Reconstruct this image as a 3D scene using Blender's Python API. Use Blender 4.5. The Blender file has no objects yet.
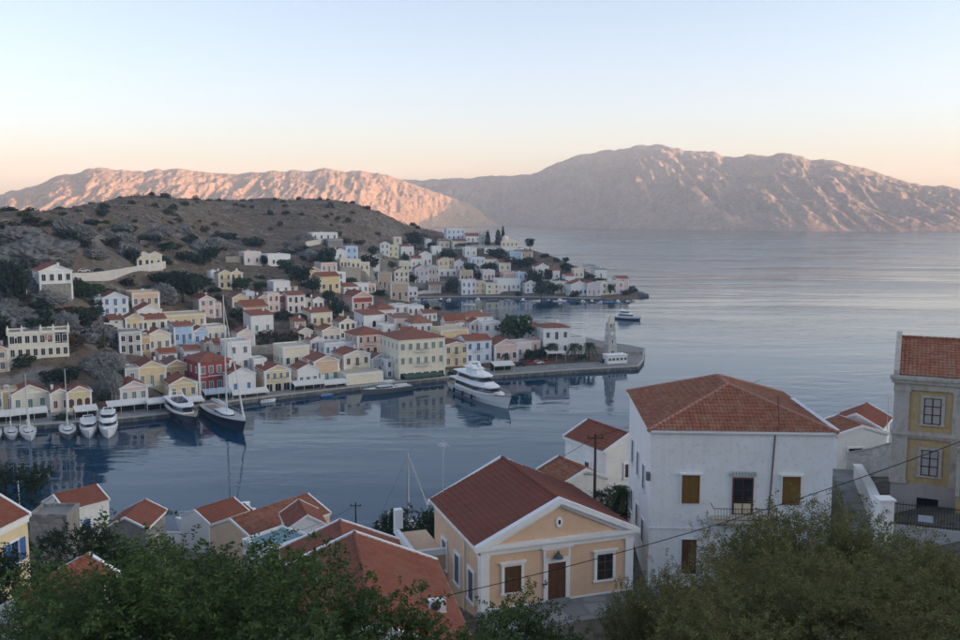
import bpy, bmesh, math, random
import numpy as np
from mathutils import Vector, Matrix, noise

R = math.radians
scene = bpy.context.scene
COL = scene.collection
random.seed(7)

# ------------------------------------------------------------------ camera
F, CAMZ, HORIZON = 933.33, 55.0, 210.0
PITCH = math.atan((320 - HORIZON) / F)
cam_data = bpy.data.cameras.new('camera')
cam_data.sensor_width = 36.0
cam_data.lens = 36.0 * F / 960.0
cam_data.clip_start = 0.5
cam_data.clip_end = 60000
cam = bpy.data.objects.new('camera', cam_data)
cam.location = (0, 0, CAMZ)
cam.rotation_euler = (math.pi / 2 - PITCH, 0, 0)
COL.objects.link(cam)
scene.camera = cam

# ------------------------------------------------------------------ sky, sun, exposure
SUN_EL, SUN_AZ = 6.0, 82.0            # degrees; azimuth: to the right of straight behind the camera
world = bpy.data.worlds.new('World')
scene.world = world
world.use_nodes = True
wn = world.node_tree
wn.nodes.clear()
wo = wn.nodes.new('ShaderNodeOutputWorld')
wb = wn.nodes.new('ShaderNodeBackground')
sky = wn.nodes.new('ShaderNodeTexSky')
sky.sky_type = 'NISHITA'
sky.sun_disc = False
sky.sun_elevation = R(SUN_EL)
sky.sun_rotation = R(180 - SUN_AZ)
sky.altitude = 60
sky.air_density = 0.55
sky.dust_density = 1.9
sky.ozone_density = 0.2
wb.inputs['Strength'].default_value = 0.15
wbal = wn.nodes.new('ShaderNodeMix')          # camera white balance
wbal.data_type = 'RGBA'; wbal.blend_type = 'MULTIPLY'
wbal.inputs[0].default_value = 1.0
wbal.inputs[7].default_value = (0.655, 0.81, 1.0, 1)
wn.links.new(sky.outputs[0], wbal.inputs[6])
wsat = wn.nodes.new('ShaderNodeHueSaturation')
wsat.inputs['Saturation'].default_value = 0.8
wn.links.new(wbal.outputs[2], wsat.inputs['Color'])
wn.links.new(wsat.outputs[0], wb.inputs['Color'])
wn.links.new(wb.outputs[0], wo.inputs['Surface'])

sun_data = bpy.data.lights.new('sun', 'SUN')
sun_data.energy = 3.6
sun_data.angle = R(0.5)
sun_data.color = (1.0, 0.60, 0.40)
sun = bpy.data.objects.new('sun', sun_data)
_az = R(SUN_AZ)
SUN_DIR = Vector((math.sin(_az) * math.cos(R(SUN_EL)), -math.cos(_az) * math.cos(R(SUN_EL)), math.sin(R(SUN_EL))))
sun.rotation_euler = SUN_DIR.to_track_quat('Z', 'Y').to_euler()
sun.location = (200, -300, 200)
COL.objects.link(sun)

vs = scene.view_settings
vs.view_transform = 'Standard'
vs.look = 'None'
vs.gamma = 1.0
vs.exposure = 1.74
scene.render.film_transparent = False
try:
    scene.cycles.max_bounces = 6
    scene.cycles.diffuse_bounces = 3
    scene.cycles.glossy_bounces = 3
    scene.cycles.transmission_bounces = 3
    scene.cycles.volume_bounces = 0
    scene.cycles.sample_clamp_indirect = 4.0
    scene.cycles.use_denoising = True
except Exception:
    pass

# ------------------------------------------------------------------ pixel rays
_cp, _sp = math.cos(PITCH), math.sin(PITCH)
def at(px, py, D):
    dx, dv = (px - 480) / F, (320 - py) / F
    y = _cp + dv * _sp
    z = -_sp + dv * _cp
    return Vector((dx / y * D, D, CAMZ + z / y * D))
def at_z(px, py, zz):
    dv = (320 - py) / F
    y = _cp + dv * _sp
    z = -_sp + dv * _cp
    return at(px, py, (zz - CAMZ) * y / z)

# ------------------------------------------------------------------ tagging, materials, mesh collector
def tag(o, label=None, cat=None, group=None, kind=None):
    if label: o['label'] = label
    if cat: o['category'] = cat
    if group: o['group'] = group
    if kind: o['kind'] = kind
    return o
def empty(name, loc=(0, 0, 0), rz=0.0, label=None, cat=None, group=None):
    o = bpy.data.objects.new(name, None)
    o.empty_display_size = 0.3
    o.location = loc
    o.rotation_euler = (0, 0, rz)
    COL.objects.link(o)
    return tag(o, label, cat, group)
def link(name, me, parent=None, loc=(0, 0, 0), rot=(0, 0, 0), scale=(1, 1, 1)):
    o = bpy.data.objects.new(name, me)
    o.location = loc; o.rotation_euler = rot; o.scale = scale
    COL.objects.link(o)
    if parent is not None: o.parent = parent
    return o
def copy_tree(o, parent=None):
    c = o.copy()
    COL.objects.link(c)
    c.parent = parent
    for ch in list(o.children):
        copy_tree(ch, c)
    return c

class MB:
    """collects faces; build() links them as one mesh object"""
    def __init__(s):
        s.v, s.f, s.m = [], [], []
    def face(s, pts, m=0):
        i = len(s.v)
        s.v.extend([tuple(p) for p in pts])
        s.f.append(tuple(range(i, i + len(pts))))
        s.m.append(m)
    def box(s, x0, x1, y0, y1, z0, z1, m=0):
        i = len(s.v)
        s.v += [(x0,y0,z0),(x1,y0,z0),(x1,y1,z0),(x0,y1,z0),(x0,y0,z1),(x1,y0,z1),(x1,y1,z1),(x0,y1,z1)]
        for q in ((0,3,2,1),(4,5,6,7),(0,1,5,4),(1,2,6,5),(2,3,7,6),(3,0,4,7)):
            s.f.append(tuple(i + k for k in q)); s.m.append(m)
    def slab(s, poly, dvec, m=0):
        """closed prism of a polygon pushed along dvec"""
        n = len(poly); d = Vector(dvec)
        a = [Vector(p) for p in poly]
        i = len(s.v)
        s.v += [tuple(p) for p in a] + [tuple(p + d) for p in a]
        s.f.append(tuple(i + k for k in range(n))); s.m.append(m)
        s.f.append(tuple(i + n + k for k in reversed(range(n)))); s.m.append(m)
        for k in range(n):
            k2 = (k + 1) % n
            s.f.append((i + k2, i + k, i + n + k, i + n + k2)); s.m.append(m)
    def beam(s, p, q, w, h=None, m=0, up=(0, 0, 1)):
        p, q = Vector(p), Vector(q); h = h or w
        d = (q - p).normalized(); u = Vector(up)
        if abs(d.dot(u)) > 0.98: u = Vector((1, 0, 0))
        a = d.cross(u).normalized() * (w / 2); b = a.cross(d).normalized() * (h / 2)
        i = len(s.v)
        for c in (p, q):
            s.v += [tuple(c - a - b), tuple(c + a - b), tuple(c + a + b), tuple(c - a + b)]
        for qd in ((0,3,2,1),(4,5,6,7),(0,1,5,4),(1,2,6,5),(2,3,7,6),(3,0,4,7)):
            s.f.append(tuple(i + k for k in qd)); s.m.append(m)
    def tube(s, pts, r, n=6, m=0, cap=True):
        pts = [Vector(p) for p in pts]
        rr = r if isinstance(r, (list, tuple)) else [r] * len(pts)
        i0 = len(s.v)
        for k, p in enumerate(pts):
            d = (pts[min(k + 1, len(pts) - 1)] - pts[max(k - 1, 0)]).normalized()
            u = Vector((0, 0, 1)) if abs(d.z) < 0.9 else Vector((1, 0, 0))
            a = d.cross(u).normalized(); b = d.cross(a).normalized()
            for j in range(n):
                t = 2 * math.pi * j / n
                s.v.append(tuple(p + (a * math.cos(t) + b * math.sin(t)) * rr[k]))
        for k in range(len(pts) - 1):
            for j in range(n):
                j2 = (j + 1) % n
                s.f.append((i0 + k*n + j, i0 + k*n + j2, i0 + (k+1)*n + j2, i0 + (k+1)*n + j)); s.m.append(m)
        if cap:
            s.f.append(tuple(i0 + j for j in reversed(range(n)))); s.m.append(m)
            s.f.append(tuple(i0 + (len(pts)-1)*n + j for j in range(n))); s.m.append(m)
    def lathe(s, prof, c=(0, 0, 0), n=10, m=0):
        """profile of (r, z) about the z axis"""
        i0 = len(s.v)
        for r, z in prof:
            for j in range(n):
                t = 2 * math.pi * j / n
                s.v.append((c[0] + r*math.cos(t), c[1] + r*math.sin(t), c[2] + z))
        for k in range(len(prof) - 1):
            for j in range(n):
                j2 = (j + 1) % n
                s.f.append((i0 + k*n + j, i0 + k*n + j2, i0 + (k+1)*n + j2, i0 + (k+1)*n + j)); s.m.append(m)
    def mesh(s, name, mats, smooth=False):
        me = bpy.data.meshes.new(name)
        me.from_pydata(s.v, [], s.f)
        for mt in mats: me.materials.append(mt)
        if len(mats) > 1: me.polygons.foreach_set('material_index', s.m)
        if smooth: me.polygons.foreach_set('use_smooth', [True] * len(s.f))
        me.update()
        return me
    def build(s, name, mats, parent=None, smooth=False, **kw):
        if not isinstance(mats, (list, tuple)): mats = [mats]
        return link(name, s.mesh(name, mats, smooth), parent, **kw)

class NT:
    """tiny node-tree helper"""
    def __init__(s, name):
        s.mat = bpy.data.materials.new(name); s.mat.use_nodes = True
        s.t = s.mat.node_tree
        s.b = s.t.nodes['Principled BSDF']
        s.tc = s.t.nodes.new('ShaderNodeTexCoord')
    def n(s, kind, **props):
        nd = s.t.nodes.new('ShaderNode' + kind)
        for k, v in props.items(): setattr(nd, k, v)
        return nd
    def l(s, a, b): s.t.links.new(a, b)
    def vec(s, scale=(1, 1, 1), coord='Object', rot=(0, 0, 0)):
        mp = s.n('Mapping'); mp.inputs['Scale'].default_value = scale; mp.inputs['Rotation'].default_value = rot
        if coord == 'World':
            g = s.n('NewGeometry'); s.l(g.outputs['Position'], mp.inputs['Vector'])
        else:
            s.l(s.tc.outputs[coord], mp.inputs['Vector'])
        return mp.outputs[0]
    def noise(s, scale, detail=4, rough=0.55, vec=None, out='Fac', dist=0.0):
        nd = s.n('TexNoise'); nd.inputs['Scale'].default_value = scale
        nd.inputs['Detail'].default_value = detail; nd.inputs['Roughness'].default_value = rough
        nd.inputs['Distortion'].default_value = dist
        s.l(vec if vec is not None else s.vec(), nd.inputs['Vector'])
        return nd.outputs[out]
    def ramp(s, fac, stops, interp='LINEAR'):
        nd = s.n('ValToRGB'); cr = nd.color_ramp; cr.interpolation = interp
        while len(cr.elements) < len(stops): cr.elements.new(0.5)
        for e, (p, c) in zip(cr.elements, stops):
            e.position = p; e.color = (c, c, c, 1) if isinstance(c, (int, float)) else (*c, 1)
        s.l(fac, nd.inputs[0]); return nd.outputs[0]
    def mix(s, fac, a, b, blend='MIX'):
        nd = s.n('Mix', data_type='RGBA', blend_type=blend)
        if isinstance(fac, (int, float)): nd.inputs[0].default_value = fac
        else: s.l(fac, nd.inputs[0])
        for x, i in ((a, 6), (b, 7)):
            if isinstance(x, (tuple, list)): nd.inputs[i].default_value = (*x[:3], 1)
            else: s.l(x, nd.inputs[i])
        return nd.outputs[2]
    def math(s, op, a, b=0.0):
        nd = s.n('Math', operation=op)
        for i, x in enumerate((a, b)):
            if isinstance(x, (int, float)): nd.inputs[i].default_value = x
            else: s.l(x, nd.inputs[i])
        return nd.outputs[0]
    def bump(s, h, strength=0.4, dist=0.1, normal=None):
        nd = s.n('Bump'); nd.inputs['Strength'].default_value = strength; nd.inputs['Distance'].default_value = dist
        s.l(h, nd.inputs['Height'])
        if normal is not None: s.l(normal, nd.inputs['Normal'])
        return nd.outputs[0]
    def done(s, col=None, rough=0.85, normal=None, spec=0.3, metal=0.0):
        if col is not None:
            if isinstance(col, (tuple, list)): s.b.inputs['Base Color'].default_value = (*col[:3], 1)
            else: s.l(col, s.b.inputs['Base Color'])
        if isinstance(rough, (int, float)): s.b.inputs['Roughness'].default_value = rough
        else: s.l(rough, s.b.inputs['Roughness'])
        s.b.inputs['Specular IOR Level'].default_value = spec
        s.b.inputs['Metallic'].default_value = metal
        if normal is not None: s.l(normal, s.b.inputs['Normal'])
        return s.mat

def m_rock_far(name, rock, rock2, scrub, scrub_amt=0.5, s=1.0, bd=9.0):
    t = NT(name); v = t.vec()
    a = t.noise(0.006 / s, 6, 0.6, v); b = t.noise(0.05 / s, 5, 0.6, v); c = t.noise(0.11 / s, 4, 0.65, v)
    col = t.mix(t.ramp(a, [(0.35, 0.0), (0.65, 1.0)]), rock, rock2)
    col = t.mix(t.ramp(b, [(0.45, 0.0), (0.75, 0.75)]), col, tuple(min(1, k * 1.45) for k in rock))
    col = t.mix(t.math('MULTIPLY', t.ramp(c, [(0.52, 0.0), (0.60, 1.0)]), scrub_amt), col, scrub)
    h = t.math('ADD', t.noise(0.035 / s, 9, 0.72, v), t.math('MULTIPLY', t.noise(0.10 / s, 6, 0.7, v), 0.6))
    return t.done(col, 0.95, t.bump(h, 1.0, bd * s), 0.1)
def m_plain(name, col, rough=0.6, spec=0.4, metal=0.0, var=0.12, scale=3.0):
    t = NT(name)
    n = t.noise(scale, 4, 0.6)
    c = t.mix(t.ramp(n, [(0.3, 0.0), (0.7, 1.0)]), tuple(k * (1 - var) for k in col), tuple(min(1, k * (1 + var)) for k in col))
    return t.done(c, rough, None, spec, metal)
HAZE = True
# ================================================================== SETTING: sea, mountains, harbour hill
def interp(pts, x):
    xs = [p[0] for p in pts]; return np.interp(x, xs, [p[1] for p in pts])
def smooth(a, b, x):
    t = np.clip((x - a) / (b - a), 0, 1); return t * t * (3 - 2 * t)
def fbm(x, y, z=0.0, octv=5, H=0.9, lac=2.1):
    return noise.fractal(Vector((x, y, z)), H, lac, octv)
def grid_mesh(name, P, mat, smoothf=True):
    ny, nx = P.shape[:2]
    me = bpy.data.meshes.new(name)
    idx = np.arange(ny * nx).reshape(ny, nx)
    f = np.stack([idx[:-1, :-1], idx[:-1, 1:], idx[1:, 1:], idx[1:, :-1]], -1).reshape(-1, 4)
    me.from_pydata(P.reshape(-1, 3).tolist(), [], f.tolist())
    me.materials.append(mat)
    me.polygons.foreach_set('use_smooth', [smoothf] * len(f))
    me.update()
    return me

# ---- sea
def m_water():
    t = NT('sea_water')
    v = t.vec((1, 1, 1), 'World')
    big = t.ramp(t.noise(0.011, 3, 0.5, t.vec((0.28, 1.5, 1), 'World'), dist=1.6), [(0.40, 0.10), (0.60, 1.0)])
    h1 = t.noise(0.55, 3, 0.5, t.vec((0.6, 1.0, 1), 'World', (0, 0, 0.25)))
    h2 = t.noise(0.16, 2, 0.5, t.vec((0.55, 1.0, 1), 'World', (0, 0, -0.2)))
    h = t.math('ADD', t.math('MULTIPLY', h1, 0.5), t.math('MULTIPLY', h2, 1.2))
    h = t.math('MULTIPLY', h, big)
    g = t.n('NewGeometry'); sy = t.n('SeparateXYZ'); t.l(g.outputs['Position'], sy.inputs[0])
    sea_out = t.n('MapRange'); sea_out.inputs['From Min'].default_value = 300; sea_out.inputs['From Max'].default_value = 1100      # sheltered harbour to open strait
    t.l(t.math('ADD', sy.outputs['Y'], t.math('MULTIPLY', sy.outputs['X'], 0.6)), sea_out.inputs['Value'])
    h = t.math('MULTIPLY', h, t.math('ADD', t.math('MULTIPLY', sea_out.outputs[0], 1.1), 0.62))
    b = t.bump(h, 1.0, 0.20)
    rgh = t.math('ADD', t.math('MULTIPLY', t.math('MULTIPLY', sea_out.outputs[0], t.math('ADD', big, 0.35)), 0.15), 0.03)
    t.b.inputs['IOR'].default_value = 1.33
    t.b.inputs['Specular IOR Level'].default_value = 0.5
    m = t.done((0.002, 0.038, 0.080), rgh, b, 0.38)
    return m
sea = MB()
for i in range(-7, 7):
    for j in range(-3, 7):
        s_ = 1500.0
        sea.face([(i*s_, j*s_, 0), ((i+1)*s_, j*s_, 0), ((i+1)*s_, (j+1)*s_, 0), (i*s_, (j+1)*s_, 0)])
tag(sea.build('sea', m_water()), kind='structure')

# ---- far mountains: heightfields whose crest follows the skyline at its own distance
def mountain(name, crest, shore, Dc, nx, mat, seed, amp, px0, px1, shore_y=None, back=900.0, ny=130, spur=1.0, Hx=0.62):
    pxs = np.linspace(px0, px1, nx)
    P = np.zeros((ny, nx, 3))
    for i, px in enumerate(pxs):
        dc = float(interp(Dc, px)); ds = float(interp(shore, px))
        zc = at(px, float(interp(crest, px)), dc).z + 0.035 * dc * 0.08 * fbm(px * 0.05, seed, 0, 4)
        zc = max(zc, 4.0)
        for j in range(ny):
            t = j / (ny - 1) * 1.35
            if t <= 1.0:
                D = ds + (dc - ds) * t
                prof = 1 - (1 - t) ** 1.35
            else:
                D = dc + (t - 1) / 0.35 * back
                prof = 1 - smooth(0, 1, (t - 1) / 0.35)
            x = (px - 480) / F * D / (_cp + 0)
            q = Vector((x * 0.0042 * spur, D * 0.0026 * spur, seed))
            r = noise.ridged_multi_fractal(q, Hx, 2.2, 8, 1.0, 2.0) - 1.0
            r += 0.75 * (noise.ridged_multi_fractal(Vector((x * 0.0135 * spur, D * 0.0021 * spur, seed + 5)), 0.75, 2.1, 5, 1.0, 2.0) - 1.0)
            env = math.sin(math.pi * min(1.0, t) ** 0.8) if t <= 1 else 0.15
            z = zc * prof + amp * r * (0.08 + env) * min(1.0, zc / 120.0) + 0.05 * amp * fbm(x * .03, D * .03, seed)
            if j == 0: z = -3.0
            P[j, i] = (x, D, z)
    return tag(link(name, grid_mesh(name, P, mat)), kind='structure')

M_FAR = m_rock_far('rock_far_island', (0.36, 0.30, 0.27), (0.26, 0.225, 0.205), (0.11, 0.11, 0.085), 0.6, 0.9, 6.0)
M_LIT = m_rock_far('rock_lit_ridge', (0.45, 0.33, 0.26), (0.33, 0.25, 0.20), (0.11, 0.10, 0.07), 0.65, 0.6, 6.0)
CREST_R = [(380,182),(405,180),(450,179),(480,178),(530,175),(548,168),(560,162),(580,155),(600,151),(625,147),(640,144.5),(655,146),(668,147),(682,150.5),(700,151),(722,156),(750,156),(770,154.5),(785,154),(800,158),(830,160),(850,167),(870,173),(884,178),(900,183),(925,187),(940,188),(955,191),(985,197),(1010,203),(1060,208),(1130,216)]
SHORE_R = [(380,3500),(500,3300),(560,3020),(620,2770),(700,2570),(800,2440),(960,2390),(1130,2350)]
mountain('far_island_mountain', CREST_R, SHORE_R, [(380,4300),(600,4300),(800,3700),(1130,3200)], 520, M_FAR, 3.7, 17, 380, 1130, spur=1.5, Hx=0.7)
CREST_L = [(-160,216),(-90,209),(-40,202),(0,197),(30,189),(60,179),(85,172),(105,168.5),(125,169.5),(150,171),(180,169),(215,173.5),(245,174.5),(260,173),(300,170.5),(330,170),(355,170.5),(380,173),(400,180),(430,190),(455,198),(480,211),(497,223),(503,227)]
SHORE_L = [(-160,2100),(0,2200),(300,2600),(450,3100),(503,3280)]
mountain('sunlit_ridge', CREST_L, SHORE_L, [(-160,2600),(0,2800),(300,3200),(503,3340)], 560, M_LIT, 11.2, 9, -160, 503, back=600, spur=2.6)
# the mountain on the sunward side of the viewpoint: the low sun is still behind it, so the harbour lies in its shade
def back_ridge():
    dirx, diry = math.sin(_az), -math.cos(_az)
    tx, ty = -diry, dirx
    n, m = 130, 40
    P = np.zeros((m, n, 3))
    for i in range(n):
        u = -1700 + 3200 * i / (n - 1)
        H = (214 + 12 * fbm(u * 0.003, 4.2, 0, 3)) * float(smooth(1500, 1000, u) if u > 0 else smooth(-1700, -1000, u))
        for j in range(m):
            w = j / (m - 1)
            s = 560 + w * 900
            k = math.exp(-((s - 1000) / 215.0) ** 2)
            z = -4 + (H + 4) * k + 14 * fbm(u * .006, s * .006, 1.3, 4) * min(1, k * 1.5) * (1 if k < 0.93 else 0.25) * min(1, H / 200)
            P[j, i] = (dirx * s + tx * u, diry * s + ty * u, z if 0 < j < m - 1 else -5)
    return tag(link('mountain_shading_harbour', grid_mesh('mountain_shading_harbour', P, M_LIT)), kind='structure')
back_ridge()

# ---- harbour hill: heights through points read from the photograph (pixel, distance)
CTRL = [  # px, py, D
 (50,405,248),(20,358,262),(60,355,264),(57,294,293),(20,262,310),(20,240,324),(30,216,350),(70,219,358),(-30,300,290),(-60,400,243),(-60,220,345),(-110,300,290),(-160,220,350),
 (100,405,249),(100,375,262),(100,335,288),(100,312,303),(100,272,340),(110,240,395),(100,214,450),
 (150,405,256),(150,380,273),(150,352,291),(150,322,315),(150,304,333),(150,267,382),(150,240,440),(150,215,510),(165,197,570),(130,200,550),
 (200,403,262),(200,370,285),(200,340,312),(200,315,342),(200,290,380),(200,265,435),(200,235,540),(200,200,650),
 (240,400,266),(240,370,288),(240,342,328),(240,312,368),(240,287,412),(240,265,460),(240,245,520),(240,225,600),(240,203,680),
 (290,392,276),(290,365,297),(290,330,350),(290,300,400),(290,265,495),(290,240,575),(290,206,690),
 (330,388,282),(330,370,300),(330,350,325),(330,325,365),(330,300,415),(330,280,460),(330,260,520),(330,245,570),(330,225,640),(330,208,700),
 (370,384,289),(370,350,333),(370,325,375),(370,305,425),(370,288,480),(370,265,560),(370,245,620),(370,212,720),
 (400,382,293),(400,360,316),(400,340,348),(400,322,392),(400,290,590),(400,275,625),(400,255,670),(400,240,710),(400,222,770),
 (430,378,298),(430,355,322),(430,335,350),(430,291,590),(430,275,625),(430,255,672),(430,233,740),
 (450,293,592),(450,280,625),(450,262,665),(450,250,690),(450,238,720),
 (480,375,304),(480,355,325),(480,338,350),(480,293,594),(480,270,640),(480,255,670),(480,246,690),(510,370,308),(510,350,330),(510,335,352),
 (500,293,596),(500,270,640),(500,250,680),(512,246,690),(540,293,600),(540,272,638),(540,254,665),(565,263,655),(580,269,648),(580,293,598),(610,281,625),(610,294,596),(638,291,600),
 (560,365,316),(560,350,338),(600,362,322),(635,360,324),(600,350,352)]
EXTRA = [(-420,560,44),(-420,700,44),(-330,700,48),(-420,430,42),(-300,620,48),(-260,560,48),(-230,420,46),(-300,480,44),(-200,900,30),(-330,900,36),(-50,900,18),(-30,850,26),(60,800,12),(20,470,1.5),(60,450,1.0),(-60,560,4),(-30,500,2),(-420,300,40),(-300,240,12),(-420,220,15),(90,660,4),(60,720,8),(-130,820,50)]
pts = [tuple(at(*c)) for c in CTRL] + EXTRA
pts = np.array(pts)
def tps_fit(P, lam=2.0):
    n = len(P); s = 100.0
    X = P[:, :2] / s
    d2 = ((X[:, None] - X[None]) ** 2).sum(-1)
    K = np.where(d2 > 0, 0.5 * d2 * np.log(np.maximum(d2, 1e-12)), 0) + lam * 1e-3 * np.eye(n)
    A = np.zeros((n + 3, n + 3)); A[:n, :n] = K; A[:n, n] = 1; A[:n, n+1:] = X; A[n, :n] = 1; A[n+1:, :n] = X.T
    b = np.concatenate([P[:, 2], np.zeros(3)])
    w = np.linalg.solve(A, b)
    def ev(x, y):
        q = np.stack([x.ravel() / s, y.ravel() / s], -1)
        out = np.zeros(len(q))
        for k in range(0, len(q), 20000):
            qq = q[k:k+20000]
            d2 = ((qq[:, None] - X[None]) ** 2).sum(-1)
            U = np.where(d2 > 0, 0.5 * d2 * np.log(np.maximum(d2, 1e-12)), 0)
            out[k:k+20000] = U @ w[:n] + w[n] + qq @ w[n+1:]
        return out.reshape(x.shape)
    return ev
TPS = tps_fit(pts)

QUAY_PX = [(-150,446),(-80,438),(0,430.5),(45,429),(100,425),(170,418),(200,410),(250,403),(335,393),(405,385),(450,380.5),(505,378),(570,373.5),(638,369.8)]
QUAY = [at_z(a, b, 0.0) for a, b in QUAY_PX]
TIP = [at_z(643.5, 363, 0), at_z(645, 351.5, 0)]
BACK_PX = [(622,347),(598,343),(562,334),(510,324),(470,317),(440,311),(420,305)]
BACK = [at_z(a, b, 0) for a, b in BACK_PX] + [at_z(402, 301, 0)]
FAR_PX = [(409,299.3),(440,298.6),(480,298.4),(520,298.6),(560,299.2),(600,300.4),(630,300.2),(645,297.5),(648,293.5)]
FARQ = [at_z(a, b, 0) for a, b in FAR_PX]
LAND = [(p.x, p.y) for p in QUAY + TIP + BACK + FARQ] + [(106, 640), (62, 740), (0, 850), (-100, 980), (-420, 1010), (-520, 900), (-520, 150)]
def signed_dist(x, y, poly):
    px, py = np.array([p[0] for p in poly]), np.array([p[1] for p in poly])
    best = np.full(x.shape, 1e9); inside = np.zeros(x.shape, bool)
    n = len(poly)
    for i in range(n):
        ax, ay, bx, by = px[i], py[i], px[(i+1) % n], py[(i+1) % n]
        ex, ey = bx - ax, by - ay
        t = np.clip(((x - ax) * ex + (y - ay) * ey) / (ex*ex + ey*ey), 0, 1)
        best = np.minimum(best, np.hypot(x - ax - t * ex, y - ay - t * ey))
        c = ((ay > y) != (by > y))
        xi = ax + (y - ay) / np.where(abs(by - ay) < 1e-9, 1e-9, by - ay) * ex
        inside ^= c & (x < xi)
    return np.where(inside, best, -best)
GX0, GY0, GS, GNX, GNY = -430.0, 180.0, 2.5, 264, 328
gx, gy = np.meshgrid(GX0 + GS * np.arange(GNX), GY0 + GS * np.arange(GNY))
HZ = TPS(gx, gy)
SD = signed_dist(gx, gy, LAND)
def terrain_raw(hz):
    d = SD - 3.0
    z = np.maximum(hz, 1.0)
    z = 1.0 + (z - 1.0) * smooth(5, 22, d)
    return np.where(d > 0, z, np.maximum(1.0 + d * 1.1, -6.0))
HZ = terrain_raw(HZ)
def T(x, y):
    i = (x - GX0) / GS; j = (y - GY0) / GS
    i0 = int(min(max(i, 0), GNX - 2)); j0 = int(min(max(j, 0), GNY - 2))
    u, v = i - i0, j - j0
    return (HZ[j0, i0]*(1-u)*(1-v) + HZ[j0, i0+1]*u*(1-v) + HZ[j0+1, i0]*(1-u)*v + HZ[j0+1, i0+1]*u*v)
def ground(px, py, D0=225.0, D1=940.0):
    """where the pixel's ray meets the hill"""
    D = D0; prev = None
    while D < D1:
        p = at(px, py, D); h = p.z - T(p.x, p.y)
        if h <= 0 and prev is not None:
            lo, hi = prev, D
            for _ in range(14):
                mid = 0.5 * (lo + hi); q = at(px, py, mid)
                if q.z - T(q.x, q.y) > 0: lo = mid
                else: hi = mid
            q = at(px, py, hi); return q
        prev = D; D += 1.5
    return at(px, py, 640)
FLATTEN = []      # (centre, yaw, half width, depth, z) of building plots, applied when the hill is meshed

def m_hill():
    t = NT('dry_hillside'); v = t.vec()
    big = t.noise(0.018, 5, 0.6, v); mid = t.noise(0.07, 5, 0.65, v); fine = t.noise(0.5, 5, 0.7, v)
    earth = t.mix(t.ramp(mid, [(0.35, 0.0), (0.65, 1.0)]), (0.135, 0.100, 0.073), (0.20, 0.135, 0.095))
    stone = t.mix(t.ramp(fine, [(0.3, 0.0), (0.7, 1.0)]), (0.20, 0.19, 0.18), (0.36, 0.345, 0.33))
    g = t.n('NewGeometry'); sx = t.n('SeparateXYZ'); t.l(g.outputs['Normal'], sx.inputs[0])
    steep = t.ramp(t.math('ADD', sx.outputs['Z'], t.math('MULTIPLY', t.math('SUBTRACT', fine, 0.5), 0.35)), [(0.62, 1.0), (0.86, 0.0)])
    rocky = t.ramp(t.noise(0.16, 6, 0.75, v, dist=0.6), [(0.52, 0.0), (0.62, 0.75)])
    col = t.mix(t.math('MAXIMUM', steep, rocky), earth, stone)
    scr = t.math('MULTIPLY', t.ramp(t.noise(0.42, 5, 0.7, v), [(0.5, 0.0), (0.6, 1.0)]), t.ramp(big, [(0.35, 0.25), (0.65, 0.9)]))
    col = t.mix(scr, col, t.mix(mid, (0.045, 0.052, 0.026), (0.085, 0.080, 0.042)))
    h = t.math('ADD', t.noise(0.35, 7, 0.7, v), t.math('MULTIPLY', fine, 0.4))
    return t.done(col, 0.95, t.bump(h, 0.9, 1.6), 0.1)
M_HILL = m_hill()
# ================================================================== materials
_PL = {}
def plaster(rgb, worn=0.35, rough=0.9):
    key = (tuple(round(c, 3) for c in rgb), worn)
    if key in _PL: return _PL[key]
    t = NT('plaster'); v = t.vec()
    oi = t.n('ObjectInfo')
    sh = t.n('VectorMath', operation='ADD'); t.l(v, sh.inputs[0])
    mul = t.n('VectorMath', operation='SCALE'); t.l(oi.outputs['Location'], mul.inputs[0]); mul.inputs['Scale'].default_value = 0.37
    t.l(mul.outputs[0], sh.inputs[1]); v = sh.outputs[0]
    a = t.noise(0.7, 6, 0.65, v); b = t.noise(3.5, 6, 0.7, v, dist=0.8)
    st = t.n('Mapping'); st.inputs['Scale'].default_value = (2.2, 2.2, 0.25); t.l(v, st.inputs['Vector'])
    streak = t.noise(1.0, 5, 0.7, st.outputs[0])
    dark = tuple(c * 0.72 + 0.02 for c in rgb); pale = tuple(min(0.86, c * 1.08 + 0.03) for c in rgb)
    col = t.mix(t.ramp(a, [(0.35, 0.0), (0.68, 1.0)]), rgb, pale)
    col = t.mix(t.math('MULTIPLY', t.ramp(streak, [(0.5, 0.0), (0.8, 1.0)]), worn * .9), col, dark)
    col = t.mix(t.math('MULTIPLY', t.ramp(b, [(0.56, 0.0), (0.66, 1.0)]), worn * 0.8), col, (0.36, 0.33, 0.29))
    m = t.done(col, rough, t.bump(b, 0.25, 0.03), 0.15)
    _PL[key] = m; return m
def m_tiles(name, c1, c2, c3):
    t = NT(name); v = t.vec()
    a = t.noise(0.5, 5, 0.65, v); b = t.noise(4.0, 4, 0.7, v)
    oi = t.n('ObjectInfo')
    col = t.mix(t.ramp(a, [(0.3, 0.0), (0.7, 1.0)]), c1, c2)
    col = t.mix(t.math('MULTIPLY', t.ramp(b, [(0.5, 0.0), (0.7, 1.0)]), 0.6), col, c3)
    col = t.mix(t.math('MULTIPLY', oi.outputs['Random'], 0.35), col, c3)
    w = t.n('TexWave', wave_type='BANDS', bands_direction='X'); w.inputs['Scale'].default_value = 2.0; w.inputs['Distortion'].default_value = 0.6
    t.l(v, w.inputs['Vector'])
    h = t.math('ADD', w.outputs['Fac'], t.math('MULTIPLY', b, 0.6))
    return t.done(col, 0.85, t.bump(h, 0.5, 0.08), 0.15)
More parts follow.
